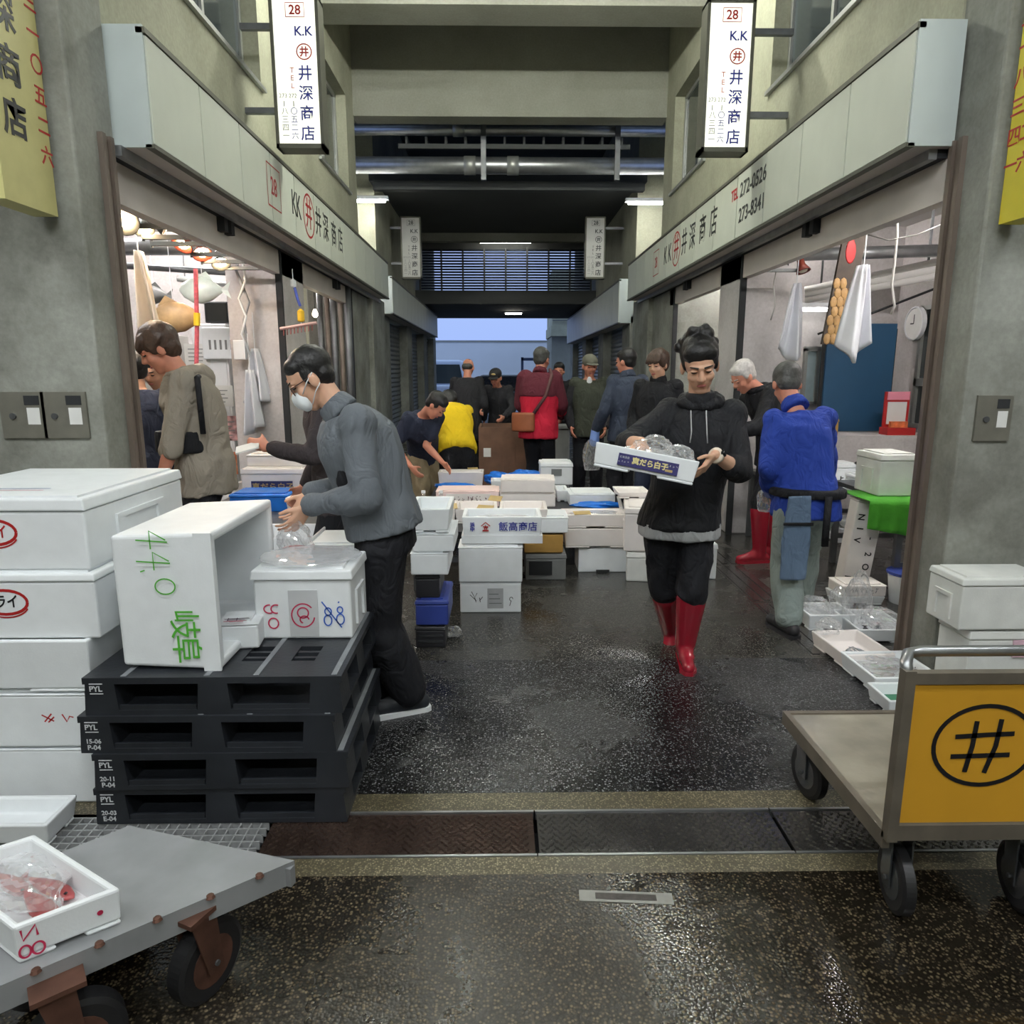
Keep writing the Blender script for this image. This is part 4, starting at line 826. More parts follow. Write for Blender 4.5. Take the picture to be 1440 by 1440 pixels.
strokes([[(-.03, .01), (.03, .014)], [(-.02, -.01), (.025, -.008)], [(-.04, -.022), (.02, -.024)]], .006, mat('navy_ink', srgb(50, 60, 110), .5), o, (wq * .25, -dq * .0, hq + .001), 'top')
bag('cling_film', (o.location.x, o.location.y, PT + hq + .012), (wq * .52, dq * .5, .012), 'clear film stretched over the lid of the numbered box', 'film', 3, 3, .08, 'plastic film', flat=.9)
# small label box
o = FB('lid', 306, 366, 876, 914, PT, .16, 'low white foam tray with scribbled label beside the big box', 'foam', slot=False, lidh=.012, rz=.12)
strokes([[(-.045, .01), (.04, .014)], [(-.04, .002), (.045, .006)], [(-.03, -.006), (.03, -.004)], [(-.03, .018), (-.028, -.012)], [(0, .018), (.004, -.012)]], .003, mat('dark_ink', srgb(80, 60, 80), .5), o, (-.01, -.045, o['_h'] + .0012), 'top'); strokes([[(-.04, -.018), (.04, -.014), (-.02, -.024), (.03, -.026)]], .005, M['pinkred'], o, (-.01, -.045, o['_h'] + .0012), 'top')
# ------------------------------------------------------------ left stack of foam boxes
def LS(kind, xr, z0, z1, Y, w_, d_, label, **kw):
    X = PY(xr, 900, Y).x; f = tray if kind == 'tray' else lidbox
    o = f('foam_box', w_, d_, z1 - z0, (X - w_ / 2, Y + d_ / 2, z0), 0, label, 'foam', **kw); return o
zs = [0, .215, .42, .61, .845, 1.095]
o1 = LS('lid', 118, 0, zs[1], 2.29, .62, .42, 'lowest foam box of the left stack with a plain front', slot=False, lidh=.012)
o2 = LS('lid', 116, zs[1], zs[2], 2.29, .62, .42, 'second foam box of the left stack with red marks on the front', slot=False, lidh=.012)
strokes([[(-.02, .012), (.02, -.012)], [(-.012, -.014), (.014, .016)], [(0, -.016), (.022, .004)], [(.05, .014), (.064, -.014), (.075, .006), (.088, .002)]], .005, M['red'], o2, (.155, -.2045, .11))
LS('tray', 122, zs[2], zs[3], 2.285, .62, .44, 'open empty foam tray between the red marked box and the logo boxes')
o4 = LS('lid', 143, zs[3], zs[4], 2.30, .66, .74, 'lower lidded foam box with red oval logo on the left stack', lidh=.035)
o5 = LS('lid', 140, zs[4], zs[5], 2.32, .66, .74, 'topmost lidded foam box with red oval logo on the left stack', lidh=.05)
for o in (o4, o5):
    strokes([arc(0, 0, .075, .042)], .010, M['red'], o, (.02, -.365, .13)); strokes([arc(0, -.002, .078, .046, 200, 340)], .005, M['red'], o, (.02, -.3652, .125)); text('ライ', .05, M['black'] if o is o4 else M['red'], o, (.026, -.365, .13), 'front', .001, .0, .8)
for s_ in (-.09, -.05): strokes([[(-.22, 0), (.0, .004)]], .012, mat('pale_pink_smear', srgb(220, 180, 190), .6) if s_ == -.09 else mat('pale_blue_smear', srgb(150, 160, 190), .6), o5, (.12, -.15 + s_, .2512), 'top')
# tray on the grating
X = PY(80, 1195, 2.04).x; o = tray('foam_tray', .42, .17, .085, (X - .235, 2.045 + .085, 0), 0, 'empty low foam tray on the grating at the left edge', 'foam', t=.018)
# ------------------------------------------------------------ grey dolly with a fish tray
DZ = .285
A, B_, C_, D_ = [G(x, y, DZ) for x, y in ((182, 1161), (414, 1210), (-60, 1412), (-60, 1255))]
t = tag(empty('platform_dolly', (B_.x - .3, B_.y - .1, 0)), 'low grey steel platform dolly at the lower left corner', 'dolly'); off = Vector((B_.x - .3, B_.y - .1, 0))
M['dolly'] = mat('wet_grey_deck', srgb(150, 152, 154), .22, .12, .16, 5, .04, 20); M['rubber'] = mat('black_rubber', srgb(28, 28, 30), .5, 0, .2, 9); M['rust'] = mat('rusty_steel', srgb(96, 66, 54), .6, .4, .35, 14)
poly = [(p - off)[:2] for p in (C_, B_, A, D_)]
o = MB().prism(poly, DZ - .012, DZ).obj('deck', M['dolly'], t)
ins = [((p[0] - (-.25)) * .98 - .25, (p[1] - (-.02)) * .98 - .02) for p in poly]
def edge(p, q, n): 
    d_ = Vector((q[0] - p[0], q[1] - p[1], 0)).normalized(); nn = Vector((-d_.y, d_.x, 0)) * .02
    return MB().prism([(p[0], p[1]), (q[0], q[1]), (q[0] + nn.x, q[1] + nn.y), (p[0] + nn.x, p[1] + nn.y)], DZ - .062, DZ - .012).obj(n, M['dolly'], t)
for i in range(4): edge(poly[i], poly[(i + 1) % 4], 'side_rail')
for k in range(5):
    q = Vector(poly[1]).lerp(Vector(poly[0]), .14 + k * .17); MB().lathe([(.012, -.004), (.008, .002), (.001, .003)], 8).obj('rivet', M['rust'], t, (q.x + .004, q.y + .006, DZ))
def caster(t, x, y, zt, r, wd, rz=0.0, m_fork=None, hub=None, off_=.02):
    c = empty('caster', (x, y, 0)); c.parent = t; c.rotation_euler[2] = rz; m_fork = m_fork or M['darksteel']
    MB().lathe([(r - .012, -wd / 2), (r, -wd / 2 + .006), (r, wd / 2 - .006), (r - .012, wd / 2)], 48, axis='y').obj('wheel', M['rubber'], c, (0, 0, r)); MB().lathe([(.02, -wd / 2 - .004), (r * .62, -wd / 2 - .001), (r * .62, wd / 2 + .001), (.02, wd / 2 + .004)], 20, axis='y').obj('hub', hub or M['rust'], c, (0, 0, r))
    for s in (-1, 1): MB().add([(-.022, s * (wd / 2 + .006), r - .02), (.022, s * (wd / 2 + .006), r - .02), (.04 + off_, s * (wd / 2 + .006), zt - .01), (-.03 + off_, s * (wd / 2 + .006), zt - .01), (-.022, s * (wd / 2 + .011), r - .02), (.022, s * (wd / 2 + .011), r - .02), (.04 + off_, s * (wd / 2 + .011), zt - .01), (-.03 + off_, s * (wd / 2 + .011), zt - .01)], [(0, 1, 2, 3), (7, 6, 5, 4), (0, 4, 5, 1), (1, 5, 6, 2), (2, 6, 7, 3), (3, 7, 4, 0)]).obj('fork', m_fork, c)
    MB().box(-.05 + off_, .05 + off_, -wd / 2 - .02, wd / 2 + .02, zt - .012, zt).obj('top_plate', m_fork, c)
    MB().tube([(0, -wd / 2 - .016, r), (0, wd / 2 + .016, r)], .007, 8).obj('axle', M['darksteel'], c)
wp = G(286, 1412) - off; ang = math.atan2(C_.y - B_.y, C_.x - B_.x)
caster(t, wp.x, wp.y + .035, DZ - .03, .098, .05, ang + .5, M['rust'])
caster(t, poly[3][0] + .2, poly[3][1] - .02, DZ - .03, .098, .05, ang, M['rust']); caster(t, poly[0][0] + .15, poly[0][1] + .1, DZ - .03, .098, .05, ang, M['rust']); caster(t, poly[2][0] - .02, poly[2][1] - .12, DZ - .03, .098, .05, ang + .2, M['rust'])
# fish tray on the dolly
p0 = G(30, 1357, DZ); p1 = G(172, 1300, DZ); e = (p1 - p0); wS = e.length + .01; rz = math.atan2(e.y, e.x); Ld = .34; n_ = Vector((-math.sin(rz), math.cos(rz), 0))
skew = .42
cpos = (p0 + p1) / 2 + n_ * Ld / 2
me = tray_mesh(wS, Ld, .09, .016, .012, .003).mesh('fish_tray'); me.transform(Matrix.Shear('XY', 4, (0, 0)))
for v in me.vertices: v.co.x -= (v.co.y + Ld / 2) * skew
o = mobj('fish_tray', me, M['foam'], None, (cpos.x, cpos.y, DZ), (0, 0, rz)); bev(o, .006, 2); tag(o, 'white foam tray of fish in film marked 28 on the grey dolly', 'foam box')
strokes([[(-.014, .034), (-.012, .008), (.012, .036), (.014, .010)], arc(-.011, -.018, .010, .014), arc(.012, -.02, .011, .014)], .0045, M['pinkred'], o, (-wS / 2 + .026, -Ld / 2 - .0006, .045)); strokes([arc(0, 0, .004, .004), arc(.001, 0, .002, .002)], .004, M['pinkred'], o, (wS * .28, -Ld / 2 - .0006, .05))
mx = Matrix.Translation(cpos) @ Matrix.Rotation(rz, 4, 'Z')
for k, (u, v, a_, L_) in enumerate(((-.05, -.06, 1.9, .2), (-.03, .0, 2.1, .19), (-.10, .07, 2.0, .17))):
    q = mx @ Vector((u, v, .030 + .004 * k)); fish((q.x, q.y, DZ + .03), L_, rz + a_, ['reddish fish nearest the front of the dolly tray', 'pink fish on the right of the dolly tray', 'red fish at the back of the dolly tray'][k], 'fish_red')
bag('fish_wrap', mx @ Vector((-.07, .03, .055)), (wS * .36, Ld * .36, .028), 'clear plastic film over the fish in the dolly tray', 'film', 11, 4, .3, 'plastic film', rz=rz + .3, flat=.3)
# ------------------------------------------------------------ yellow panelled hand cart
cx0 = 1.03; cx1 = 1.56; cy0 = 1.70; cy1 = 2.40; cz = .275
t = tag(empty('hand_cart', ((cx0 + cx1) / 2, (cy0 + cy1) / 2, 0)), 'flat hand cart with a yellow end board bearing a black hash in a circle', 'cart'); hw = (cx1 - cx0) / 2; hd = (cy1 - cy0) / 2
M['cartdeck'] = mat('wet_cart_deck', srgb(158, 152, 138), .1, .1, .22, 5, .25, 16); M['cartrail'] = mat('dull_cart_frame', srgb(128, 120, 108), .4, .5, .2, 8); M['board'] = mat('yellow_board', srgb(206, 152, 40), .5, 0, .07, 4)
MB().box(-hw + .02, hw - .02, -hd, hd - .02, cz - .012, cz - .002).obj('deck', M['cartdeck'], t)
for a_ in ((-hw, -hw + .02, -hd, hd), (hw - .02, hw, -hd, hd)): MB().box(a_[0], a_[1], a_[2], a_[3], cz - .045, cz + .004).obj('side_rail', M['cartrail'], t)
MB().box(-hw + .02, hw - .02, hd - .02, hd, cz - .045, cz + .004).obj('end_rail', M['cartrail'], t)
# end frame at the near end
zt2 = PY(1260, 945, 1.68).z; zb2 = PY(1250, 1185, 1.68).z
fy = -hd - .02
MB().box(-hw, -hw + .028, fy, fy + .03, zb2, zt2).obj('upright', M['cartrail'], t); MB().box(hw - .028, hw, fy, fy + .03, zb2, zt2).obj('upright', M['cartrail'], t)
MB().box(-hw + .028, hw - .028, fy, fy + .025, zb2 + .005, zb2 + .05).obj('lower_bar', M['cartrail'], t); MB().box(-hw + .028, hw - .028, fy, fy + .025, zt2 - .035, zt2 - .005).obj('upper_bar', M['cartrail'], t)
pz0, pz1 = zb2 + .055, zt2 - .04
bd = MB().box(-hw + .03, hw - .03, fy + .006, fy + .012, pz0, pz1).obj('end_board', M['board'], t)
pcx = PY(1386, 1050, 1.68).x - t.location.x; pcz = PY(1386, 1050, 1.68).z
strokes([arc(0, 0, .134, .112, 0, 360, 40)], .012, M['black'], bd, (pcx, fy + .0045, pcz)); strokes([[(-.028, .07), (-.032, 0), (-.044, -.075)], [(.036, .075), (.03, 0), (.008, -.078)], [(-.08, .026), (0, .031), (.075, .034)], [(-.086, -.03), (0, -.028), (.07, -.026)]], .0135, M['black'], bd, (pcx, fy + .0042, pcz))
hz = PY(1330, 940, 1.76).z + .035
MB().tube([(-hw + .015, fy + .015, zt2 - .02), (-hw + .015, fy + .03, zt2 + .01), (-hw + .06, fy + .10, hz), (-hw + .09, fy + .10, hz + .006), (hw - .09, fy + .10, hz + .006), (hw - .06, fy + .10, hz), (hw - .015, fy + .03, zt2 + .01), (hw - .015, fy + .015, zt2 - .02)], .015, 12).obj('push_handle', M['steel'], t, smooth=True)
fr = mat('caster_chrome', srgb(120, 124, 128), .25, .8, .1)
for (x, y, rz) in ((1.115 - t.location.x, 1.755 - t.location.y, PI / 2 - .12), (hw - .09, 1.755 - t.location.y, PI / 2 - .12), (1.10 - t.location.x, hd - .10, PI / 2 + .15), (hw - .09, hd - .1, PI / 2)): caster(t, x, y, cz - .012, .096, .038, rz, fr, fr, .015)
# foam boxes by the right pillar
Yb = 3.0; p = PY(1358, 940, Yb); q = PY(1470, 940, Yb); z1 = PY(1400, 886, Yb).z
o = lidbox('foam_box', q.x - p.x, .24, z1, ((p.x + q.x) / 2, Yb + .12, 0), 0, 'lower grubby foam box behind the cart with a pink label', 'foam_old', slot=False); MB().box(.02, .09, -.1235, -.116, z1 - .13, z1 - .05).obj('pink_label', mat('pink_label', srgb(226, 190, 204), .6), o); text('9', .05, M['pinkred'], o, (.055, -.125, z1 - .09), 'front')
p = PY(1346, 886, Yb - .01); q = PY(1480, 886, Yb - .01)
o = lidbox('foam_box', q.x - p.x, .26, PY(1400, 812, Yb).z - z1, ((p.x + q.x) / 2, Yb + .12, z1), 0, 'upper grubby foam box with chipped corner behind the cart', 'foam_old', lidh=.04)
# ------------------------------------------------------------ trays of seafood on the floor by the right pillar
def floor_tray(corner, dirx, w_, d_, h, label, m='foam', zs=0):
    p = G(*corner); rz = dirx; c = p + Matrix.Rotation(rz, 3, 'Z') @ Vector((w_ / 2, d_ / 2, 0)); return tray('seafood_tray', w_, d_, h, (c.x, c.y, zs), rz, label, m, t=.016, fl=.012), c, rz
t1, c1, r1 = floor_tray((1187, 944), .06, .27, .36, .085, 'foam tray with a few small fish on the floor at the right pillar', 'foam_pink')
t2, c2, r2 = floor_tray((1228, 979), .03, .33, .33, .09, 'foam tray of squid on the floor between pillar and cart')
t3, c3, r3 = floor_tray((1206, 906), -.02, .30, .36, .085, 'foam tray of bagged seafood behind the two floor trays')
t4, c4, r4 = floor_tray((1136, 888), .0, .28, .24, .10, 'foam tray with film nearest the man in blue')
t5, c5, r5 = floor_tray((1248, 1010), .0, .22, .2, .08, 'foam tray with green lining beside the cart'); MB().box(-.09, .09, -.08, .08, .026, .03).obj('green_lining', mat('green_sheet', srgb(40, 120, 84), .4), t5)
for k in range(4): fish((c1.x + .03 * k - .04, c1.y + .03 * (k % 2) - .02, .028), .09, .4 + k * .5, ['smallest silver fish', 'second silver fish', 'third silver fish', 'fourth silver fish'][k] + ' in the warm lit floor tray', 'fish_silver')
for k in range(5): fish((c2.x + .045 * k - .08, c2.y + .05 * (k % 3) - .06, .028 + .004 * k), .13, 2.6 + k * .3, ['first', 'second', 'third', 'fourth', 'fifth'][k] + ' brown squid from the left in the floor tray', 'fish_brown', 'squid')
bag('film_wrap', (c2.x, c2.y + .02, .062), (.13, .12, .032), 'clear film over the squid in the floor tray', 'film', 31, 4, .35, 'plastic film', flat=.3)
fish((c3.x - .05, c3.y - .06, .028), .16, 1.2, 'dark fish in the bagged seafood tray, left one', 'fish_dark'); fish((c3.x + .04, c3.y - .02, .028), .17, 1.0, 'dark fish in the bagged seafood tray, right one', 'fish_dark')
bag('tall_film_bag', (c3.x - .05, c3.y + .06, .17), (.075, .07, .17), 'tall upright clear plastic bag in the seafood tray', 'film', 32, 4, .3, flat=.75); bag('film_wrap', (c3.x + .07, c3.y - .0, .085), (.1, .13, .06), 'loose clear film on the right of the bagged seafood tray', 'film', 33, 4, .35, 'plastic film', flat=.6)
fish((c4.x + .02, c4.y, .028), .14, 2.0, 'brown squid under film nearest the man in blue', 'fish_brown', 'squid'); bag('film_wrap', (c4.x - .05, c4.y, .10), (.09, .09, .07), 'clear film heaped in the tray nearest the man in blue', 'film', 34, 4, .35, 'plastic film', flat=.6)
bag('tall_film_bag', (c4.x + .09, c4.y + .02, .13), (.05, .05, .10), 'small upright clear bag of squid in the rear floor tray', 'film', 35, 4, .3, flat=.75)
bag('film_wrap', (c1.x - .06, c1.y + .16, .105), (.07, .04, .05), 'clear film standing on the rim of the warm lit floor tray', 'film', 36, 4, .35, 'plastic film', flat=.6)
def squiggle(n, w_, h, m, parent, loc, seed=0, face='front'):
    # worn print too small to read: short broken pen strokes
    r = random.Random(seed); L_ = []
    for i in range(n):
        x = -w_ / 2 + (i + .5) * w_ / n; s_ = w_ / n * .34
        for _ in range(3): a = r.uniform(-s_, s_); L_.append([(x + a, r.uniform(-h, h) * .5), (x + r.uniform(-s_, s_), r.uniform(-h, h) * .5)])
    o = strokes(L_, h * .13, m, parent, loc, face, 'worn_print'); o['kind'] = 'stuff'; return o
# ------------------------------------------------------------ central pile of boxes
M['crate_dark'] = mat('black_crate', srgb(40, 40, 44), .45, 0, .15); M['crate_blue'] = mat('blue_crate', srgb(52, 70, 150), .45, 0, .12); M['crate_grey'] = mat('grey_crate', srgb(120, 122, 122), .5, 0, .12); M['card'] = mat('brown_card', srgb(170, 132, 66), .75, 0, .1); M['pinkbox'] = mat('pinkish_foam', srgb(240, 216, 212), .55, 0, .05, 6)
def STK(x0, x1, yt, yb, Y, depth, label, m='foam', kind='lid', z0=None, rz=0, name='foam_box', **kw):
    a = PY(x0, yb, Y); b = PY(x1, yb, Y); zb = a.z if z0 is None else z0; h = max(.05, PY((x0 + x1) / 2, yt, Y).z - zb)
    c = Vector(((a.x + b.x) / 2, Y, zb)) + Matrix.Rotation(rz, 3, 'Z') @ Vector((0, depth / 2, 0))
    o = (tray if kind == 'tray' else lidbox)(name, b.x - a.x, depth, h, c, rz, label, m, **kw); o['_top'] = zb + h; o['_w'] = b.x - a.x; o['_h'] = h; o['_d'] = depth; return o
def slots(o, n, m='dark'):
    for i in range(n): MB().box(-o['_w'] * .38, o['_w'] * .38, -o['_d'] / 2 - .001, -o['_d'] / 2 + .008, o['_h'] * (.25 + .5 * i / max(1, n)), o['_h'] * (.25 + .5 * i / max(1, n)) + .012).obj('slot', M[m], o)
# column of crates and boxes beside the man in grey
Y = 3.71
q = STK(583, 628, 880, 912, Y, .36, 'lowest black crate under the blue crate beside the masked man', 'crate_dark', z0=0, name='crate', cat='crate', slot=False); slots(q, 2)
q2 = STK(583, 632, 843, 880, Y, .38, 'blue crate in the column beside the masked man', 'crate_blue', z0=q['_top'], name='crate', cat='crate', slot=False)
q3 = STK(583, 620, 807, 845, Y + .02, .34, 'black crate on top of the blue crate', 'crate_dark', z0=q2['_top'], name='crate', cat='crate', slot=False)
q4 = STK(576, 632, 777, 807, Y - .01, .40, 'lowest white box of the column beside the masked man', z0=q3['_top'], slot=False, lidh=.012)
q5 = STK(578, 640, 750, 778, Y, .40, 'middle white box of the column beside the masked man', z0=q4['_top'], slot=False, lidh=.012)
q6 = STK(574, 633, 716, 751, Y, .40, 'top open white box of the column beside the masked man', kind='tray', z0=q5['_top'])
# stack with the shop box
Y = 4.29
s1 = STK(646, 734, 819, 861, Y, .24, 'white foam box with scribbled grass marks and a grey label on the floor', 'foam', z0=0, slot=False, lidh=.012)
strokes([[(-.02, .04), (.0, .0), (.015, .03)], [(.0, .0), (.008, -.03)], [(-.03, .02), (.01, -.02)], [(.03, .0), (.035, -.03)], [(.05, .005), (.03, -.02)]], .004, M['black'], s1, (-.1, -.1165, .1)); strokes([arc(0, .01, .01, .012, 0, 250), [(.0, .0), (-.01, -.035)]], .004, M['black'], s1, (.13, -.1165, .08))
MB().box(-.02, .08, -.1175, -.113, .03, .16).obj('grey_label', mat('grey_sticker', srgb(176, 178, 180), .6, 0, .1), s1)
for k in range(3): MB().box(-.01, .07 - .01 * k, -.1182, -.1172, .06 + .03 * k, .066 + .03 * k).obj('print_line', M['grey_ink'], s1)
s2 = STK(644, 736, 768, 819, Y - .004, .25, 'white foam box with torn scalloped lid under the shop box', z0=s1['_top'], slot=False, lidh=.016)
MB().box(-.13, .0, -.06, .04, s2['_h'], s2['_h'] + .004).obj('tape', M['tape'], s2)
sb = STK(650, 762, 727, 768, 4.33, .30, 'long white foam box printed with blue shop name and red roof mark', 'foam', 'tray', z0=s2['_top'] + .006)
wq, hq, dq = sb['_w'], sb['_h'], sb['_d']; yf = -dq / 2 + .0042
MB().box(-wq / 2 - .004, wq / 2 + .004, -dq / 2 - .002, dq / 2 + .002, .0, hq * .30).obj('base_step', M['foam'], sb)
text('飯高商店', hq * .36, M['bluep'], sb, (wq * .2, yf - .008, hq * .62), 'front', .0005); text('浜中', hq * .17, M['bluep'], sb, (-wq * .37, yf - .008, hq * .62), 'front', .0012, vertical=True)
text('立', hq * .22, M['red'], sb, (-wq * .205, yf - .008, hq * .57), 'front', .0015); strokes([[(-.028, -.0), (0, .024), (.028, 0)], [(-.02, -.03), (.02, -.03)]], .006, M['red'], sb, (-wq * .205, yf - .008, hq * .66))
bag('fish_pack', (sb.location.x, sb.location.y, sb.location.z + hq * .75), (wq * .4, dq * .33, .022), 'pale wrapped fish in the shop box', 'film_white', 41, 3, .2, 'fish pack')
# carton, crate under it, box above
Y = 5.0
k1 = STK(738, 797, 778, 806, Y, .30, 'grey crate with an open slot under the brown carton', 'crate_grey', z0=0, name='crate', cat='crate', slot=False); MB().box(-k1['_w'] * .4, k1['_w'] * .15, -.153, -.145, .04, k1['_h'] * .7).obj('slot', M['dark'], k1)
k2 = STK(736, 793, 750, 778, Y, .30, 'flattened brown cardboard carton in the pile', 'card', z0=k1['_top'], name='carton', cat='carton', slot=False, lidh=.01)
k3 = STK(755, 800, 726, 751, Y, .30, 'plain white box on the brown carton', z0=k2['_top'], slot=False, lidh=.02)
# right front
Y = 5.2
r1 = STK(812, 883, 769, 806, Y, .28, 'white foam box alone on the floor below the long tray', z0=0, slot=False, lidh=.012); MB().box(-.05, .05, -.143, -.135, 0, .02).obj('notch', M['dark'], r1)
r2 = STK(793, 895, 744, 769, Y - .04, .28, 'long white tray lying on the lone floor box', kind='tray', z0=r1['_top'], m='foam_pink')
r3 = STK(792, 884, 724, 745, Y - .02, .26, 'tray of fish packs stacked on the long white tray', kind='tray', z0=r2['_top'], m='foam_pink')
bag('fish_pack', (r3.location.x, r3.location.y, r3['_top'] - .02), (r3['_w'] * .38, .12, .018), 'reddish fish pack in the tray on the long white tray', 'film_white', 42, 3, .3, 'fish pack')
r4 = STK(876, 916, 734, 776, 4.95, .5, 'foam box half hidden beside the woman in black', 'foam_pink', rz=-.16, z0=.12); r4['_x'] = 0
r4b = STK(880, 916, 776, 806, 4.95, .5, 'low foam box under the box beside the woman', 'foam_old', rz=-.16, z0=0, slot=False)
r4.location.z = r4b['_top']
r5 = STK(868, 914, 718, 735, 5.3, .3, 'flat tray with dark print beside the woman', 'foam_pink', 'tray', z0=r4.location.z + r4['_h'])
r6 = STK(946, 1008, 764, 818, 5.0, .36, 'white foam box on the floor seen between the legs of the woman', 'foam', z0=0)
# stand under the rest of the pile
table('display_stand', -.62, 1.02, 5.46, 6.62, .42, 'dark low stand carrying the back of the pile', 'crate_dark', .05)
table('display_stand', -.62, .05, 4.76, 5.38, .42, 'dark low stand under the printed pink trays', 'crate_dark', .05)
T = .42
def F(kind, x0, x1, yt, yb, zs, depth, label, m='foam_pink', rz=0, **kw): return FB(kind, x0, x1, yt, yb, zs, depth, label, m, rz, **kw)
f1 = F('tray', 572, 641, 716, 738, T, .36, 'open foam tray with fish packs at the left of the pile'); bag('fish_pack', (f1.location.x, f1.location.y, f1['_top'] - .015), (f1['_w'] * .38, .13, .03), 'clear bottles and fish wrapped in the left pile tray', 'film', 43, 3, .3, 'fish pack')
f2 = F('tray', 640, 700, 716, 737, T, .34, 'plain foam tray beside the shop box', rz=.02)
f2b = F('tray', 702, 770, 716, 737, T, .34, 'foam tray with flap behind the shop box', rz=-.02)
f3 = F('lid', 612, 703, 690, 713, T, .30, 'pinkish foam box with printed line of black characters', 'pinkbox', slot=False, lidh=.012); MB().box(-f3['_w'] * .33, f3['_w'] * .36, -.1495, -.1455, f3['_h'] * .22, f3['_h'] * .8).obj('label_panel', M['foam_pink'], f3); squiggle(9, f3['_w'] * .62, f3['_h'] * .3, mat('brown_print', srgb(96, 66, 60), .5), f3, (0, -.1498, f3['_h'] * .5), 3)
f4 = F('lid', 702, 782, 693, 713, T, .34, 'lower of two cream foam boxes in the middle of the pile', 'foam_pink', rz=-.03, slot=False, lidh=.012)
f5 = STK(703, 781, 674, 694, f4.location.y - .17, .33, 'upper of two warm lit foam boxes in the middle of the pile', 'foam_pink', rz=-.04, z0=f4['_top'], slot=False, lidh=.012)
f6 = F('lid', 800, 866, 694, 712, T, .34, 'white foam box with folded rim at the right of the pile', 'foam', slot=False, lidh=.014)
f7 = F('tray', 782, 800, 690, 706, T, .3, 'narrow white box beside the two cream boxes', 'foam')
bag('blue_film', (f6.location.x + .02, f6.location.y - .3, .455), (.2, .06, .03), 'dark blue film strip in front of the right pile box', 'film_blue', 44, 3, .3, 'plastic film')
f8 = F('tray', 616, 680, 664, 684, T, .22, 'open foam tray at the back left of the pile', 'foam_pink')
f9 = F('lid', 759, 806, 650, 682, T, .30, 'tall foam box with grey print at the back right of the pile', 'foam', slot=False); MB().box(-.05, .05, -.148, -.144, f9['_h'] * .4, f9['_h'] * .7).obj('grey_print', M['grey_ink'], f9)
p = G(700, 684, T); bag('blue_sheet', (p.x, p.y + .12, T + .055), (.13, .12, .07), 'bright blue plastic sheet bundle behind the warm lit boxes, left one', 'film_blue', 45, 4, .2, 'plastic sheet'); p = G(736, 682, T); bag('blue_sheet', (p.x + .03, p.y + .14, T + .06), (.18, .12, .07), 'bright blue plastic sheet bundle behind the warm lit boxes, right one', 'film_blue', 46, 4, .2, 'plastic sheet')
f10 = F('tray', 690, 758, 676, 690, T, .2, 'white tray in front of the blue sheets', 'foam')
p = G(640, 688, T); bag('blue_sheet', (p.x, p.y + .05, T + .025), (.2, .08, .03), 'pale blue sheet lying before the back left tray', 'film_blue', 47, 3, .25, 'plastic sheet')
bag('film_scrap', G(637, 900) + Vector((0, .05, .03)), (.05, .04, .035), 'crumpled clear film lying on the floor by the crates', 'film', 48, 3, .35, 'plastic film')
def flap(b_, u, v, w_, d_, rz, tilt, label, m='tape'):
    z = b_['_top'] + .001; p = b_.location + Vector((u * b_['_w'], v * b_['_d'], 0)); o = MB().box(-w_ / 2, w_ / 2, 0, d_, 0, .003).obj('card_flap', M[m], None, (p.x, p.y, z), (tilt, .0, rz)); tag(o, label, 'card flap'); return o
flap(f2, .42, .44, .11, .05, -.5, .7, 'tan card flap standing up between the trays of the pile'); flap(f2, .2, -.49, .12, .05, -.3, .35, 'tan card flap lying on the tray behind the shop box'); flap(r3, -.2, -.49, .13, .06, .15, .25, 'yellow card flap on the right fish tray'); flap(r3, .46, .42, .03, .1, .4, 1.1, 'thin white card sticking up at the right of the pile', 'paper')
flap(f8, .25, .4, .1, .05, .1, .2, 'tan card flap on the back left tray'); flap(f1, .4, -.49, .10, .06, .2, .5, 'red and tan card flap on the left pile tray')
for k, (x, y) in enumerate(((586, 706), (604, 704))):
    p = G(x, y + 26, f1['_top'] - .03); t = tag(empty('clear_bottle', (f1.location.x - .08 + .13 * k, f1.location.y + .08, .457)), ['left', 'right'][k] + ' small clear bottle standing in the left pile tray', 'bottle'); MB().lathe([(.03, 0), (.034, .02), (.034, .10), (.014, .13), (.014, .15)], 14).obj('body', M['film'], t, smooth=True); MB().lathe([(.016, .15), (.016, .168)], 12).obj('cap', M['white'], t)
# ------------------------------------------------------------ boxes behind the pallets, left stall counter
u1 = STK(345, 440, 850, 950, 3.28, .42, 'foam box standing behind the pallets', 'foam', z0=0, zt=None) if False else lidbox('foam_box', .46, .42, .30, (-1.24, 3.36 + .14, 0), 0, 'lower foam box standing behind the pallets', 'foam_old')
u2 = lidbox('foam_box', .46, .42, .21, (-1.24, 3.50, .30), 0, 'green banded foam box behind the pallets', 'foam', lidh=.04); MB().box(-.232, .232, -.213, .213, .155, .172).obj('green_band', mat('green_band', srgb(40, 90, 60), .5), u2)
u3 = FB('tray', 352, 442, 757, 799, .512, .36, 'big open white container behind the numbered box', 'white', t=.014)
u4 = lidbox('foam_box', .36, .34, .40, (-.80, 3.62, 0), 0, 'tall foam box behind the masked mans hands', 'foam'); u5 = lidbox('foam_box', .36, .34, .26, (-.80, 3.62, .40), .03, 'foam box with two dark dots behind the bag of fish', 'foam', slot=False, lidh=.10)
table('stall_counter', -2.15, -1.2, 4.35, 6.0, .52, 'steel counter in front of the left stall', 'darksteel')
g1 = FB('lid', 322, 408, 694, 720, .52, .3, 'tray draped with bright blue plastic on the left counter', 'film_blue', slot=False); 
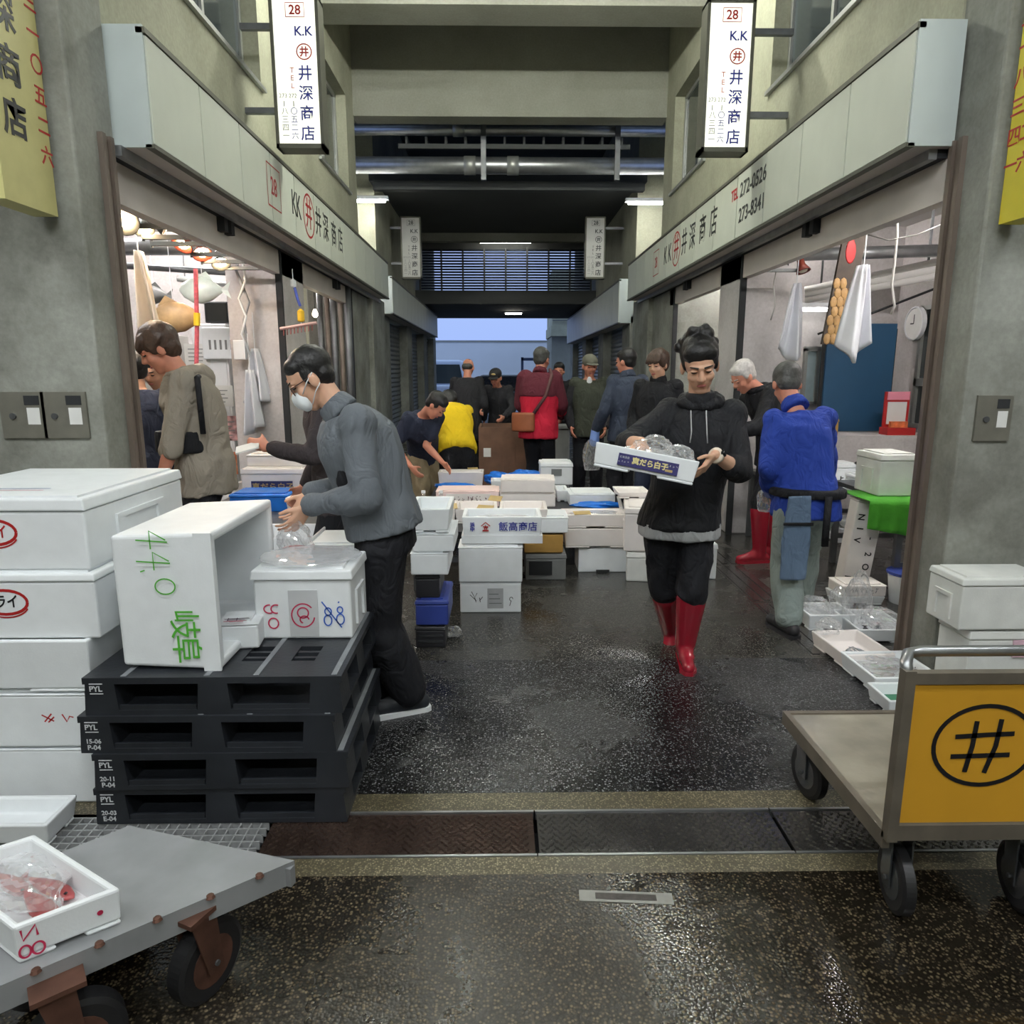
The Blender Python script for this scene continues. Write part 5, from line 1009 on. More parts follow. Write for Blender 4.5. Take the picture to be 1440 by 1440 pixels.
g2 = FB('tray', 402, 470, 700, 722, .52, .28, 'small white open box with yellow paper on the left counter', 'foam_pink'); bag('paper_flap', (g2.location.x, g2.location.y, g2['_top']), (.1, .06, .03), 'crumpled yellow wrapping paper on the left counter', 'tape', 51, 2, .35, 'paper')
g3 = FB('tray', 334, 432, 678, 700, .52, .3, 'tray of wrapped fish on the left counter behind the blue plastic', 'foam_pink'); bag('fish_pack', (g3.location.x, g3.location.y, g3['_top'] - .01), (.22, .1, .03), 'yellowish wrapped fish in the left counter tray', 'film_white', 52, 3, .3, 'fish pack')
g4 = STK(338, 430, 658, 682, 5.35, .28, 'foam box with navy label on the left counter', 'foam_pink', z0=.52, slot=False); MB().box(-g4['_w'] * .33, g4['_w'] * .3, -.1455, -.135, g4['_h'] * .25, g4['_h'] * .62).obj('navy_label', mat('navy_label', srgb(50, 54, 100), .5), g4); text('真だら白子', g4['_h'] * .24, M['tape'], g4, (0, -.146, g4['_h'] * .44), 'front', .001)
g5 = STK(346, 430, 638, 659, 5.42, .24, 'foam box at the very back of the left counter', 'foam_pink', z0=g4['_top'], slot=False); MB().box(-.1, .1, -.02, .06, g5['_h'], g5['_h'] + .006).obj('notepad', M['card'], g5)
table('stall_counter', -3.1, -2.2, 3.95, 4.42, .56, 'steel counter behind the left front pillar', 'darksteel')
h1 = FB('lid', 190, 240, 700, 716, .56, .2, 'pinkish foam box under the blue lined tray at the left pillar', 'pinkbox', slot=False, lidh=.012); h2 = STK(192, 242, 668, 700, h1.location.y - .08, .3, 'tray lined with bright blue plastic at the left pillar', 'film_blue', 'tray', z0=h1['_top'])
bag('fish_pack', (h2.location.x, h2.location.y, h2['_top']), (.1, .09, .03), 'pink wrapped seafood in the blue lined tray', 'pinkbox', 53, 3, .3, 'fish pack')
# ------------------------------------------------------------ right stall goods
table('stall_counter', 2.62, 3.6, 4.55, 5.5, .66, 'counter with a green cloth in the right stall', 'darksteel')
a = PY(1223, 692, 4.53); b_ = PY(1282, 700, 4.53); zb = PY(1250, 752, 4.53).z
t = tag(empty('green_cloth', (a.x, 4.53, .668)), 'bright green cloth hanging over the counter of the right stall', 'cloth'); m_ = MB(); n = 24
for j in range(9):
    for i in range(n + 1):
        u = i / n; hh_ = (.668 - zb) * (.8 + .35 * u) * j / 8; m_.v.append((u * (b_.x - a.x + .15), -.012 - .012 * math.sin(u * 22) * j / 8, -hh_))
for i in range(n + 1): m_.v.append((i / n * (b_.x - a.x + .15), .4, 0.0))
for j in range(8):
    for i in range(n): q = j * (n + 1) + i; m_.f.append((q, q + n + 1, q + n + 2, q + 1))
for i in range(n): m_.f.append((i, i + 1, 9 * (n + 1) + i + 1, 9 * (n + 1) + i))
o = m_.obj('cloth_sheet', mat('green_cloth', srgb(72, 160, 40), .8, 0, .12, 10, .3, 60), t, smooth=True); sd = o.modifiers.new('thickness', 'SOLIDIFY'); sd.thickness = .006; sd.offset = 1
v1 = STK(1234, 1290, 638, 692, 4.66, .34, 'tall grubby foam box on the green cloth', 'foam_old', z0=.676); v2 = STK(1264, 1310, 655, 697, 4.56, .30, 'second foam box on the green cloth nearer the pillar', 'foam_old', z0=.676) if False else None
lb = lidbox('long_foam_box', .19, .16, .62, (PY(1202, 810, 4.7).x, 4.75, .03), -.12, 'tall narrow foam box standing on end with black letters', 'foam_pink', slot=False, lidh=.02); lb.rotation_euler[1] = .10
for k, (c_, xx, zz) in enumerate((('N', -.05, .50), ('I', -.045, .42), ('V', -.05, .34), ('O', .04, .16), ('C', .045, .09), ('2', .04, .25), ('1', -.06, .08), ('-', .04, .36))): text(c_, .06, M['black'], lb, (xx, -.0795, zz), 'front', .001, -PI / 2)
MB().box(-.09, .09, -.07, .07, .62, .628).obj('film_top', M['film'], lb)
w1 = STK(1163, 1207, 684, 714, 6.0, .2, 'white box printed with black kana in the right stall', 'foam', z0=.5, slot=False); text('しょうぶ', .075, M['black'], w1, (0, -.0965, .09), 'front', .002); MB().box(-.1, .12, -.0962, -.094, .035, .043).obj('red_line', M['red'], w1)
w2 = STK(1199, 1243, 668, 712, 5.85, .2, 'white box with a small red label in the right stall', 'foam', z0=.5, slot=False); MB().box(-.03, .06, -.0962, -.094, .12, .18).obj('red_label', M['red'], w2)
table('goods_rack', 2.95, 3.9, 5.8, 6.5, .5, 'grey rack of trays in the right stall', 'alu', .03)
w3 = STK(1150, 1190, 664, 690, 6.2, .26, 'white box with bright rim behind the blue jacket', 'foam', z0=w1['_top'], slot=False, lidh=.02) if False else lidbox('foam_box', .36, .26, .2, (3.0, 6.35, .5), 0, 'white box behind the kana box in the right stall', 'foam', slot=False)
w4 = lidbox('foam_box', .42, .3, .16, (3.55, 6.3, .5), 0, 'wide white box at the right end of the rack', 'foam', slot=False); bag('black_bag', (3.28, 6.2, .685), (.13, .1, .07), 'black plastic bag tied with a blue cord on the white boxes', 'film_dark', 61, 3, .3)
w2b = lidbox('foam_box', .3, .25, .14, (3.28, 6.2, .5), 0, 'white box carrying the black bag in the right stall', 'foam', slot=False); bpy.data.objects[-1] if False else None
for k in range(3): tray('goods_tray', .3, .25, .06, (3.05 + .02 * k, 6.05, .04 + .07 * k + .001), 0, ['lowest', 'middle', 'top'][k] + ' white tray on the floor under the rack', 'white')
tk = tray('foam_tray', .3, .22, .06, (PY(1208, 825, 4.45).x, 4.5, 0), 0, 'flat white tray with printed rim in front of the tall narrow box', 'foam'); tk2 = lidbox('foam_box', .3, .22, .08, (PY(1208, 825, 4.45).x + .01, 4.5, .061), 0, 'flat printed box on the white tray in front of the tall narrow box', 'foam_pink', slot=False, lidh=.012); squiggle(6, .2, .035, M['grey_ink'], tk2, (0, -.1065, .04), 5)
p = G(1262, 855); t = tag(empty('bucket', (p.x + .12, p.y + .12, 0)), 'pale bucket with blue rim at the foot of the right pillar', 'bucket'); MB().lathe([(.10, 0), (.125, .2), (.118, .2), (.095, .01)], 20).obj('body', M['white'], t, smooth=False); MB().lathe([(.122, .19), (.132, .195), (.132, .212), (.122, .21)], 20).obj('rim', M['crate_blue'], t)
# counter on the back wall
x1_ = lidbox('carton', .34, .26, .17, (3.15, 6.95 + .13, .88), 0, 'open brown carton on the back counter beside the blue jacket', 'card', 'carton', slot=False); 
for k in range(4): o = MB().box(-.2, .2 - .03 * k, -.12, .12, 0, .03).obj('goods_tray', M['ceil'], None, (3.0 + .02 * k, 7.22, .881 + .031 * k)); tag(o, ['bottom', 'second', 'third', 'top'][k] + ' flat tray in the pile before the blue board', 'tray'); bev(o, .004)
t = tag(empty('red_rack', (3.95, 6.97, .88)), 'red card stand with price sheets on the counter below the window', 'stand'); MB().box(-.14, .14, 0, .16, 0, .07).obj('tray', M['red'], t); MB().box(-.12, .13, .14, .16, .07, .42).obj('back_board', M['red'], t); MB().box(-.09, .1, .13, .139, .1, .32).obj('sheet', M['paper'], t); MB().box(-.1, .12, .13, .139, .34, .42).obj('pink_sheet', mat('pink_sheet', srgb(236, 150, 170), .6), t); MB().box(-.08, .09, .06, .1, .07, .13).obj('card_pack', mat('orange_pack', srgb(226, 120, 70), .6, 0, .4, 20), t)
v3 = lidbox('foam_box', .34, .3, .26, (3.62, 5.25, .661), 0, 'foam box on the counter edge close to the right pillar', 'foam_old')
# table beside the white haired man
table('packing_table', 2.02 + .25, 2.62, 5.95, 6.45, .62, 'rusty framed packing table behind the woman', 'darksteel')
lidbox('foam_box', .28, .3, .12, (2.45, 6.2, .621), 0, 'white box on the rusty packing table', 'foam', slot=False)
# crate cart at the far end
t = tag(empty('wooden_crate_cart', (.05, 8.3, 0)), 'worn brown wooden crate standing by the man in red', 'crate')
M['oldwood'] = mat('worn_brown_wood', srgb(112, 82, 64), .7, 0, .3, 5, .2, 20)
p = PY(680, 600, 8.3); q = PY(735, 600, 8.3); t.location.x = (p.x + q.x) / 2; w_ = (q.x - p.x) / 2 + .06
zt_ = PY(700, 601, 8.3).z
for k in range(4): MB().box(-w_ + k * w_ / 2 + .003, -w_ + (k + 1) * w_ / 2 - .003, 0, .03, .08, zt_).obj('plank', M['oldwood'], t)
MB().box(-w_, w_, .03, .7, .08, .12).obj('floor_board', M['oldwood'], t); MB().box(-w_, -w_ + .03, .03, .7, .12, zt_).obj('side_board', M['oldwood'], t); MB().box(w_ - .03, w_, .03, .7, .12, zt_).obj('side_board', M['oldwood'], t); MB().box(-w_, w_, .67, .7, .12, zt_).obj('back_board', M['oldwood'], t)
for sx_ in (-1, 1):
    for y in (.1, .6): MB().lathe([(.04, -.015), (.04, .015)], 12, axis='x').obj('wheel', M['dark'], t, (sx_ * (w_ - .08), y, .04))
MB().box(-w_ * .8, -w_ * .5, -.002, .0, zt_ * .6, zt_ * .72).obj('paint_patch', M['paper'], t)
t = tag(empty('grey_bin', (1.0, 8.5, 0)), 'plain grey bin between the man in red and the man in the vest', 'bin'); p = PY(773, 603, 8.5); q = PY(797, 603, 8.5); t.location.x = (p.x + q.x) / 2; bev(MB().box(-.14, .14, 0, .4, 0, p.z).obj('body', M['crate_grey'], t), .02); MB().box(-.15, .15, -.01, .41, p.z, p.z + .03).obj('rim', M['crate_grey'], t)
# ------------------------------------------------------------ people
from mathutils import noise as mnoise
def V(*a): return Vector(a)
class Blob(MB):
    def ell(s, c, r, R=None, n=14, k=9):
        base = len(s.v); c = Vector(c)
        for i in range(1, k):
            th = PI * i / k
            for j in range(n):
                ph = 2 * PI * j / n; p = Vector((r[0] * math.sin(th) * math.cos(ph), r[1] * math.sin(th) * math.sin(ph), r[2] * math.cos(th)))
                s.v.append(tuple(c + (R @ p if R else p)))
        top = len(s.v); p = Vector((0, 0, r[2])); s.v.append(tuple(c + (R @ p if R else p))); s.v.append(tuple(c - (R @ p if R else p)))
        for i in range(k - 2):
            for j in range(n):
                a = base + i * n + j; b = base + i * n + (j + 1) % n; s.f.append((a, a + n, b + n, b))
        for j in range(n):
            s.f.append((top, base + j, base + (j + 1) % n)); e = base + (k - 2) * n; s.f.append((top + 1, e + (j + 1) % n, e + j))
        return s
    def cap(s, p0, p1, r0, r1, n=12):
        p0, p1 = Vector(p0), Vector(p1); d = p1 - p0; L_ = d.length
        if L_ < 1e-6: return s.ell(p0, (r0,) * 3)
        d /= L_; pts = []; rs = []
        for t in (-.97, -.7, -.35, 0): pts.append(p0 + d * r0 * t); rs.append(r0 * math.sqrt(1 - t * t))
        for t in (0, .35, .7, .97): pts.append(p1 + d * r1 * t); rs.append(r1 * math.sqrt(1 - t * t))
        return s.tube(pts, rs, n)
    def chain(s, pts, rs):
        for i in range(len(pts) - 1): s.cap(pts[i], pts[i + 1], rs[i], rs[i + 1])
        return s
    def loft(s, rings, n=20):
        # rings: (centre, half width, half depth, axis across, axis forward)
        base = len(s.v)
        for c, w_, d_, ax, ay in rings:
            for j in range(n):
                t = 2 * PI * j / n; cx, sy = math.cos(t), math.sin(t); e = .85
                s.v.append(tuple(Vector(c) + ax * w_ * math.copysign(abs(cx) ** e, cx) + ay * d_ * math.copysign(abs(sy) ** e, sy)))
        for i in range(len(rings) - 1):
            for j in range(n):
                a = base + i * n + j; b = base + i * n + (j + 1) % n; s.f.append((a, b, b + n, a + n))
        s.f.append(tuple(base + j for j in range(n - 1, -1, -1))); s.f.append(tuple(base + (len(rings) - 1) * n + j for j in range(n)))
        return s
def remesh(bl, voxel, smooth=3, fold=0.0, ff=9.0, seed=0, aniso=(1, 1, .45)):
    me = bl.mesh('raw')
    bm = bmesh.new(); bm.from_mesh(me); bmesh.ops.recalc_face_normals(bm, faces=bm.faces); bm.to_mesh(me); bm.free()
    o = bpy.data.objects.new('tmp', me); C.objects.link(o)
    m = o.modifiers.new('r', 'REMESH'); m.mode = 'VOXEL'; m.voxel_size = voxel
    if smooth: sm_ = o.modifiers.new('s', 'SMOOTH'); sm_.iterations = smooth; sm_.factor = .5
    dg = bpy.context.evaluated_depsgraph_get(); out = bpy.data.meshes.new_from_object(o.evaluated_get(dg)); bpy.data.objects.remove(o); bpy.data.meshes.remove(me)
    if fold:
        n = len(out.vertices); co = np.empty(n * 3); out.vertices.foreach_get('co', co); co = co.reshape(-1, 3); nr = np.empty(n * 3); out.vertices.foreach_get('normal', nr); nr = nr.reshape(-1, 3)
        r = np.random.default_rng(seed); q = co * ff * np.array(aniso)[None]
        # warped ridges give cloth folds
        def sn(p, k): 
            A_ = r.normal(size=(3, k)); b_ = r.uniform(0, 6.28, k); return np.sin(p @ A_ + b_).mean(1) * 1.6
        wv = np.stack([sn(q, 5) for _ in range(3)], 1); f = 1 - np.abs(sn(q * 1.5 + wv * 1.6, 6)) * 1.6; f2 = sn(q * 3.3 + wv * 2, 6)
        co += nr * ((f * .7 + f2 * .35) * fold)[:, None]; out.vertices.foreach_set('co', co.ravel()); out.update()
    out.polygons.foreach_set('use_smooth', [True] * len(out.polygons)); return out
LEGK = .512
def ik(a, b, l1, l2, pole):
    d = b - a
    if l1 == l2 and l1 > .4: l1 = l2 = min(l1, d.length * LEGK)
    L_ = min(d.length, (l1 + l2) * .999); d.normalize(); x = (l1 * l1 - l2 * l2 + L_ * L_) / (2 * L_); y = math.sqrt(max(1e-6, l1 * l1 - x * x))
    p = pole - d * pole.dot(d); p.normalize(); return a + d * x + p * y, a + d * L_
def fk(X, Y, a, h=1.7, lean=0.0, lean2=None, headp=None, feet=((.05, .1), (-.05, .1)), hands=None, twist=0.0, drop=0.0, poleL=None, poleR=None, side=0.0):
    """a: facing, degrees: 0 away from the camera, 90 to the left, 180 to the camera. hands: (left, right) as world points or (fwd, left, up from shoulder)."""
    s = h / 1.7; a = math.radians(a); f = V(-math.sin(a), math.cos(a), 0); l = V(-math.cos(a), -math.sin(a), 0); up = V(0, 0, 1)
    lean2 = lean if lean2 is None else lean2; headp = lean2 * .6 if headp is None else headp
    dv = lambda d: (f * math.sin(math.radians(d)) + up * math.cos(math.radians(d)) + l * side).normalized()
    at = a + math.radians(twist); ft = V(-math.sin(at), math.cos(at), 0); lt = V(-math.cos(at), -math.sin(at), 0)
    P = V(X, Y, .93 * s - drop); ch = P + dv(lean) * .27 * s; nk = ch + dv(lean2) * .25 * s; hd = nk + dv(headp) * .142 * s + ft * .02
    J = dict(s=s, f=f, l=l, ft=ft, lt=lt, pel=P, chest=ch, neck=nk, head=hd, hf=None, hu=None)
    for k, sg in (('L', 1), ('R', -1)):
        J['sh' + k] = nk - dv(lean2) * .055 * s + lt * sg * .175 * s; J['hip' + k] = P + l * sg * .085 * s - up * .03 * s
        ff, fl = feet[0 if k == 'L' else 1][:2]; fz = feet[0 if k == 'L' else 1][2] if len(feet[0 if k == 'L' else 1]) > 2 else 0
        an = V(X, Y, 0) + f * ff + l * sg * fl + up * (.085 * s + fz); kn, an = ik(J['hip' + k], an, .43 * s, .43 * s, f + up * .01); J['kn' + k] = kn; J['an' + k] = an; J['fd' + k] = f
        hnd = hands[0 if k == 'L' else 1] if hands else (.06, .06, -.52)
        tgt = hnd if isinstance(hnd, Vector) else J['sh' + k] + (ft * hnd[0] + lt * sg * hnd[1] + up * hnd[2]) * s
        pole = (poleL if k == 'L' else poleR) or (-ft * 1.0 + lt * sg * .6 - up * .4); el, wr = ik(J['sh' + k], tgt, .285 * s, .25 * s, pole); J['el' + k] = el; J['wr' + k] = wr
    return J
def head_frame(J, yaw=0.0, pitch=0.0, roll=0.0):
    """yaw to the person's left, pitch down positive"""
    f, l = J['ft'], J['lt']; y, p = math.radians(yaw), math.radians(pitch); d = (f * math.cos(y) + l * math.sin(y)); hf = (d * math.cos(p) - V(0, 0, 1) * math.sin(p)).normalized()
    hl = V(0, 0, 1).cross(d).normalized(); hu = hf.cross(hl).normalized(); q = Matrix.Rotation(math.radians(roll), 3, hf); return Matrix((-(q @ hl), hf, q @ hu)).transposed()
SKIN = {'a': mat('skin_light', srgb(214, 168, 140), .5, 0, .06, 20, sss=.1), 'b': mat('skin_tan', srgb(196, 146, 118), .5, 0, .08, 20, sss=.1), 'c': mat('skin_ruddy', srgb(206, 140, 116), .5, 0, .08, 20, sss=.1)}
HAIRM = {'black': mat('black_hair', srgb(20, 19, 20), .45, 0, .3, 60, .3, 90), 'brown': mat('brown_hair', srgb(70, 52, 42), .45, 0, .35, 50, .3, 90), 'grey': mat('grey_hair', srgb(112, 110, 106), .5, 0, .3, 50, .3, 90), 'white': mat('white_hair', srgb(196, 192, 188), .5, 0, .2, 50, .3, 90), 'darkgrey': mat('dark_grey_hair', srgb(72, 72, 70), .45, 0, .35, 50, .3, 90)}
LIP = mat('lips', srgb(170, 96, 90), .45, 0, .05); EYEW = mat('eye_white', srgb(225, 222, 216), .3, 0, 0); 
def hand(bl, w, d, pn, thumb, s=1.0, curl=.5, spread=.0, r=.0085):
    """w wrist, d direction of the fingers, pn palm normal, thumb: +1/-1 side"""
    d = d.normalized(); pn = (pn - d * pn.dot(d)).normalized(); sd = d.cross(pn) * thumb
    kn = w + d * .085 * s
    for q in (-.028, -.009, .010, .027): bl.cap(w + d * .022 * s + sd * q * .75 * s, kn + sd * q * s, .0145 * s, .0125 * s, 8)
    for i, (q, L_) in enumerate(((.029, .85), (.010, 1.0), (-.009, .93), (-.027, .74))):
        p = kn + sd * q * s; dd = (d + sd * spread * q * 18).normalized(); ang = curl * .5
        for seg in (.042, .027, .021):
            dd = (dd * math.cos(ang) + pn * math.sin(ang)).normalized() if seg == .042 else (dd + pn * math.tan(min(1.1, curl * .8))).normalized()
            e = p + dd * seg * L_ * s; bl.cap(p, e, r * s, r * .92 * s, 8); p = e
    p = w + d * .03 * s + sd * .026 * s; dd = (d * .62 + sd * .7 + pn * .35).normalized(); e = p + dd * .045 * s; bl.cap(p, e, .0125 * s, .0105 * s, 8); dd = (d * .85 + sd * .15 + pn * (.35 + curl * .4)).normalized(); bl.cap(e, e + dd * .034 * s, .0105 * s, .0088 * s, 8)
def torso_rings(J, gw=0.0, gd=0.0, hem=None, top=True, fat=1.0):
    s = J['s']; P, ch, nk = J['pel'], J['chest'], J['neck']; l, lt, f, ft = J['l'], J['lt'], J['f'], J['ft']; d1 = (ch - P).normalized(); d2 = (nk - ch).normalized()
    fa = lambda ax, d: d.cross(ax).normalized() * -1
    lm = (l + lt).normalized(); sh = (J['shL'] + J['shR']) / 2; ls = (J['shL'] - J['shR']); hw = ls.length / 2; ls.normalize()
    R_ = []
    if hem is not None and hem > .02: R_.append((P - V(0, 0, 1) * hem * s * .8 - d1 * hem * .2 * s, (.170 + gw) * s, (.125 * fat + gd) * s, l, fa(l, d1)))
    R_ += [(P, (.165 + gw) * s, (.118 * fat + gd) * s, l, fa(l, d1)), (P.lerp(ch, .5), (.142 * (1 + .5 * (fat - 1)) + gw) * s, (.105 * fat + gd) * s, lm, fa(lm, d1)), (ch, (.158 + gw) * s, (.115 * fat + gd) * s, lt, fa(lt, (d1 + d2).normalized())), (ch.lerp(sh, .6), (.155 + gw) * s, (.115 + gd) * s, ls, fa(ls, d2)), (sh + d2 * .005 * s, hw * .86 + gw * s * .5, (.085 + gd) * s, ls, fa(ls, d2)), (sh + d2 * .052 * s, .085 * s + gw * .3, (.065 + gd * .6) * s, ls, fa(ls, d2))]
    return R_
def sub(a, b, t): return a.lerp(b, t)
def to_local(me, base): me.transform(Matrix.Translation(-base)); return me
def person(label, J, top, trousers, skin='a', hair='short', hairc='black', sleeve='long', hem=.1, gw=.022, gd=.022, shoes='shoe', shoemat=None, vox=.012, cvox=None, yaw=0, pitch=10, roll=0, handL=None, handR=None, curl=.5, collar=None, hood=None, hoodup=0.0, legbase=None, fold=.006, fat=1.0, seed=1, sleevemat=None, headscale=1.0, face=True, trfat=1.0, topname='jacket', trname='trousers', toptuck=None):
    s = J['s']; base = V((J['anL'].x + J['anR'].x) / 2, (J['anL'].y + J['anR'].y) / 2, 0); cvox = cvox or max(.012, vox * 1.25)
    H = head_frame(J, yaw, pitch, roll); hs = s ** .5 * headscale; hc = J['head']; hp = lambda x, y, z: hc + H @ (V(x, y, z) * hs); up = V(0, 0, 1)
    # body: one continuous surface
    b = Blob(); b.loft(torso_rings(J, -.012, -.012, 0.0, fat=fat)); b.cap(J['neck'] - (J['neck'] - J['chest']).normalized() * .04, hp(0, -.02, -.05), .056 * s, .052 * s)
    for k in 'LR':
        b.chain([sub(J['sh' + k], J['neck'], .12), J['el' + k]], [.047 * s, .039 * s]).chain([J['el' + k], J['el' + k].lerp(J['wr' + k], .35), J['wr' + k]], [.038 * s, .039 * s, .026 * s])
        b.chain([J['hip' + k], J['kn' + k]], [.078 * s, .052 * s]).chain([J['kn' + k], J['kn' + k].lerp(J['an' + k], .35), J['an' + k]], [.05 * s, .05 * s, .034 * s])
        fd = J['fd' + k]; b.cap(J['an' + k] - up * .03 * s, J['an' + k] + fd * .13 * s - up * .05 * s, .034 * s, .026 * s)
        hd_ = (handL if k == 'L' else handR); d = (J['wr' + k] - J['el' + k]).normalized()
        if hd_ is None: dd, pn, th = d, (J['lt'] * (-1 if k == 'L' else 1)), (-1 if k == 'L' else 1)
        else: dd, pn, th = hd_
        hand(b, J['wr' + k] + d * .012 * s, dd, pn, th, s * .98, curl, .5 if vox < .006 else 0, r=.0078 if vox < .006 else .0095)
    b.ell(hp(0, -.008, .032), (.074 * hs, .092 * hs, .084 * hs), H); b.ell(hp(0, .028, -.035), (.057 * hs, .058 * hs, .078 * hs), H); b.ell(hp(0, .052, -.094), (.03 * hs, .025 * hs, .024 * hs), H)
    b.cap(hp(0, .083, .012), hp(0, .1, -.022), .009 * hs, .0135 * hs, 8); b.ell(hp(0, .068, .026), (.05 * hs, .024 * hs, .016 * hs), H)
    for sx_ in (-1, 1):
        b.ell(hp(sx_ * .034, .054, -.026), (.026 * hs, .026 * hs, .026 * hs), H); b.ell(hp(sx_ * .076, -.008, -.01), (.011 * hs, .022 * hs, .033 * hs), H); b.ell(hp(sx_ * .013, .092, -.027), (.009 * hs, .009 * hs, .007 * hs), H)
    body = mobj('person', to_local(remesh(b, vox, 2), base), SKIN[skin], None, base); tag(body, label, 'person')
    def part(name, bl, m, vx=None, sm_=3, fd=0.0, ff=9.0, sd=0, parent=None):
        o = mobj(name, to_local(remesh(bl, vx or cvox, sm_, fd, ff, sd), base) if isinstance(bl, Blob) else bl, m, parent or body); return o
    def raw(name, bl, m, parent=None): return mobj(name, to_local(bl.mesh(name), base), m, parent or body, smooth=True)
    if face:
        for sx_ in (-1, 1):
            e = Blob().ell(hp(sx_ * .031, .077, .006), (.0135 * hs, .009 * hs, .0062 * hs), H, 10, 6); raw('eye', e, M['eye']); raw('eyelid', Blob().ell(hp(sx_ * .031, .0775, .0125), (.0165 * hs, .010 * hs, .0068 * hs), H, 10, 6), SKIN[skin]); raw('eyebrow', Blob().cap(hp(sx_ * .015, .0895, .029), hp(sx_ * .047, .079, .033), .0042 * hs, .003 * hs, 6), HAIRM[hairc])
        raw('mouth', Blob().ell(hp(0, .0825, -.060), (.022 * hs, .008 * hs, .0065 * hs), H, 10, 6), LIP)
    # hair
    if hair:
        b = Blob()
        if hair in ('short', 'thick', 'messy', 'bun', 'crop'):
            g_ = {'short': .008, 'crop': .005, 'thick': .016, 'messy': .018, 'bun': .012}[hair]
            b.ell(hp(0, -.028, .048), ((.074 + g_) * hs, (.088 + g_) * hs, (.078 + g_) * hs), H, 18, 12); b.ell(hp(0, -.05, .0), ((.066 + g_) * hs, (.048 + g_) * hs, (.064 + g_) * hs), H)
            if hair in ('thick', 'messy'):
                for k in range(9 if hair == 'messy' else 5): u = -.05 + .1 * k / (8 if hair == 'messy' else 4); b.cap(hp(u, .045, .09), hp(u * 1.25, .085, .055 - .012 * (k % 3)), .02 * hs, .010 * hs, 8)
                for sx_ in (-1, 1): b.ell(hp(sx_ * .068, .012, .03), (.018 * hs, .035 * hs, .05 * hs), H)
            else:
                b.ell(hp(0, .03, .072), ((.062 + g_) * hs, .045 * hs, (.036 + g_) * hs), H)
                for sx_ in (-1, 1): b.ell(hp(sx_ * .066, -.002, .02), (.014 * hs, .03 * hs, .04 * hs), H)
            if hair == 'bun':
                rr = random.Random(5)
                for _ in range(34):
                    u, v = rr.uniform(-1.15, 1.15), rr.uniform(.25, 1.5); rad = rr.uniform(.095, .118); rs_ = rr.uniform(.014, .024); b.ell(hp(rad * math.sin(u) * math.sin(v) * .85, -.02 - rad * math.cos(u) * math.sin(v) * .95, .035 + rad * math.cos(v)), (rs_ * hs, rs_ * hs, rs_ * 1.3 * hs), H)
                b.ell(hp(.02, -.075, .098), (.052 * hs, .05 * hs, .045 * hs), H)
        elif hair == 'bald': b.ell(hp(0, -.05, .0), (.078 * hs, .055 * hs, .05 * hs), H); 
        elif hair == 'undercap': b.ell(hp(0, -.045, .0), (.080 * hs, .058 * hs, .062 * hs), H)
        part('hair', b, HAIRM[hairc], max(.006, vox), 1, .006 if hair in ('messy', 'bun', 'thick') else .003, 26.0, seed)
    # top
    b = Blob(); b.loft(torso_rings(J, gw, gd, hem, fat=fat)); sr = {'long': 1.0, 'rolled': .30, 'half': -.45}[sleeve]
    sm_r = 1.25 if sleeve != 'half' else 1.4
    arms = Blob() if sleevemat else b
    for k in 'LR':
        g_ = gw * .42; A_, E_, W_ = sub(J['sh' + k], J['neck'], .14), J['el' + k], J['wr' + k]
        b.ell(sub(J['sh' + k], J['neck'], .1), ((.06 + g_) * s,) * 3)
        if sr >= 0:
            arms.chain([A_, E_], [(.054 + g_) * s, (.046 + g_) * s]); end = E_.lerp(W_, sr if sr < 1 else .97); arms.chain([E_, E_.lerp(end, .5), end], [(.046 + g_) * s, (.047 + g_) * s, (.034 + g_ * .7) * s if sr == 1 else (.042 + g_) * s])
        else: arms.chain([A_, A_.lerp(E_, 1 + sr + .1)], [(.056 + g_) * s, (.06 + g_) * s])
    tp = part(topname, b, top, None, 2, fold * 1.15, 13.0, seed)
    if sleevemat: part('sleeves', arms, sleevemat, None, 3, fold, 9.0, seed + 5)
    if collar:
        nkd = (hp(0, 0, -.05) - J['neck']).normalized(); b = Blob(); q = J['neck'] - nkd * .01
        b.tube([q - nkd * .01, q + nkd * .03, q + nkd * .062], [.084 * s, .076 * s, .069 * s], 18); part('collar', b, collar, None, 2, .002, 12, seed, tp)
    if hood:
        b = Blob(); q = J['neck'] + (J['neck'] - J['chest']).normalized() * .015; bk = -J['ft']
        for k in range(20):
            t = 2 * PI * k / 20; dirv = bk * math.cos(t) + J['lt'] * math.sin(t); e = .020 * math.cos(t)
            b.ell(q + dirv * (.078 + .022 * math.cos(t)) * s + up * (e * .9 - .022 + hoodup), ((.036 + e * .4) * s, (.036 + e * .4) * s, (.030 + e * .3) * s))
        b.ell(q + bk * .10 * s - up * .05, (.075 * s, .06 * s, .08 * s)); part('hood', b, hood, None, 2, .009, 22, seed + 2, tp)
    # trousers
    b = Blob(); P = J['pel']; d1 = (J['chest'] - P).normalized(); fa = d1.cross(J['l']).normalized() * -1; g_ = .018 * trfat; g2 = max(.004, min(g_, gw - .016, gd - .016))
    b.loft([(P - up * .10 * s, (.158 + g2) * s, (.116 * fat + g2) * s, J['l'], fa), (P + d1 * .0 * s, (.152 + g2) * s, (.110 * fat + g2) * s, J['l'], fa), (P + d1 * .07 * s, (.138 + g2) * s, (.10 * fat + g2) * s, J['l'], fa)])
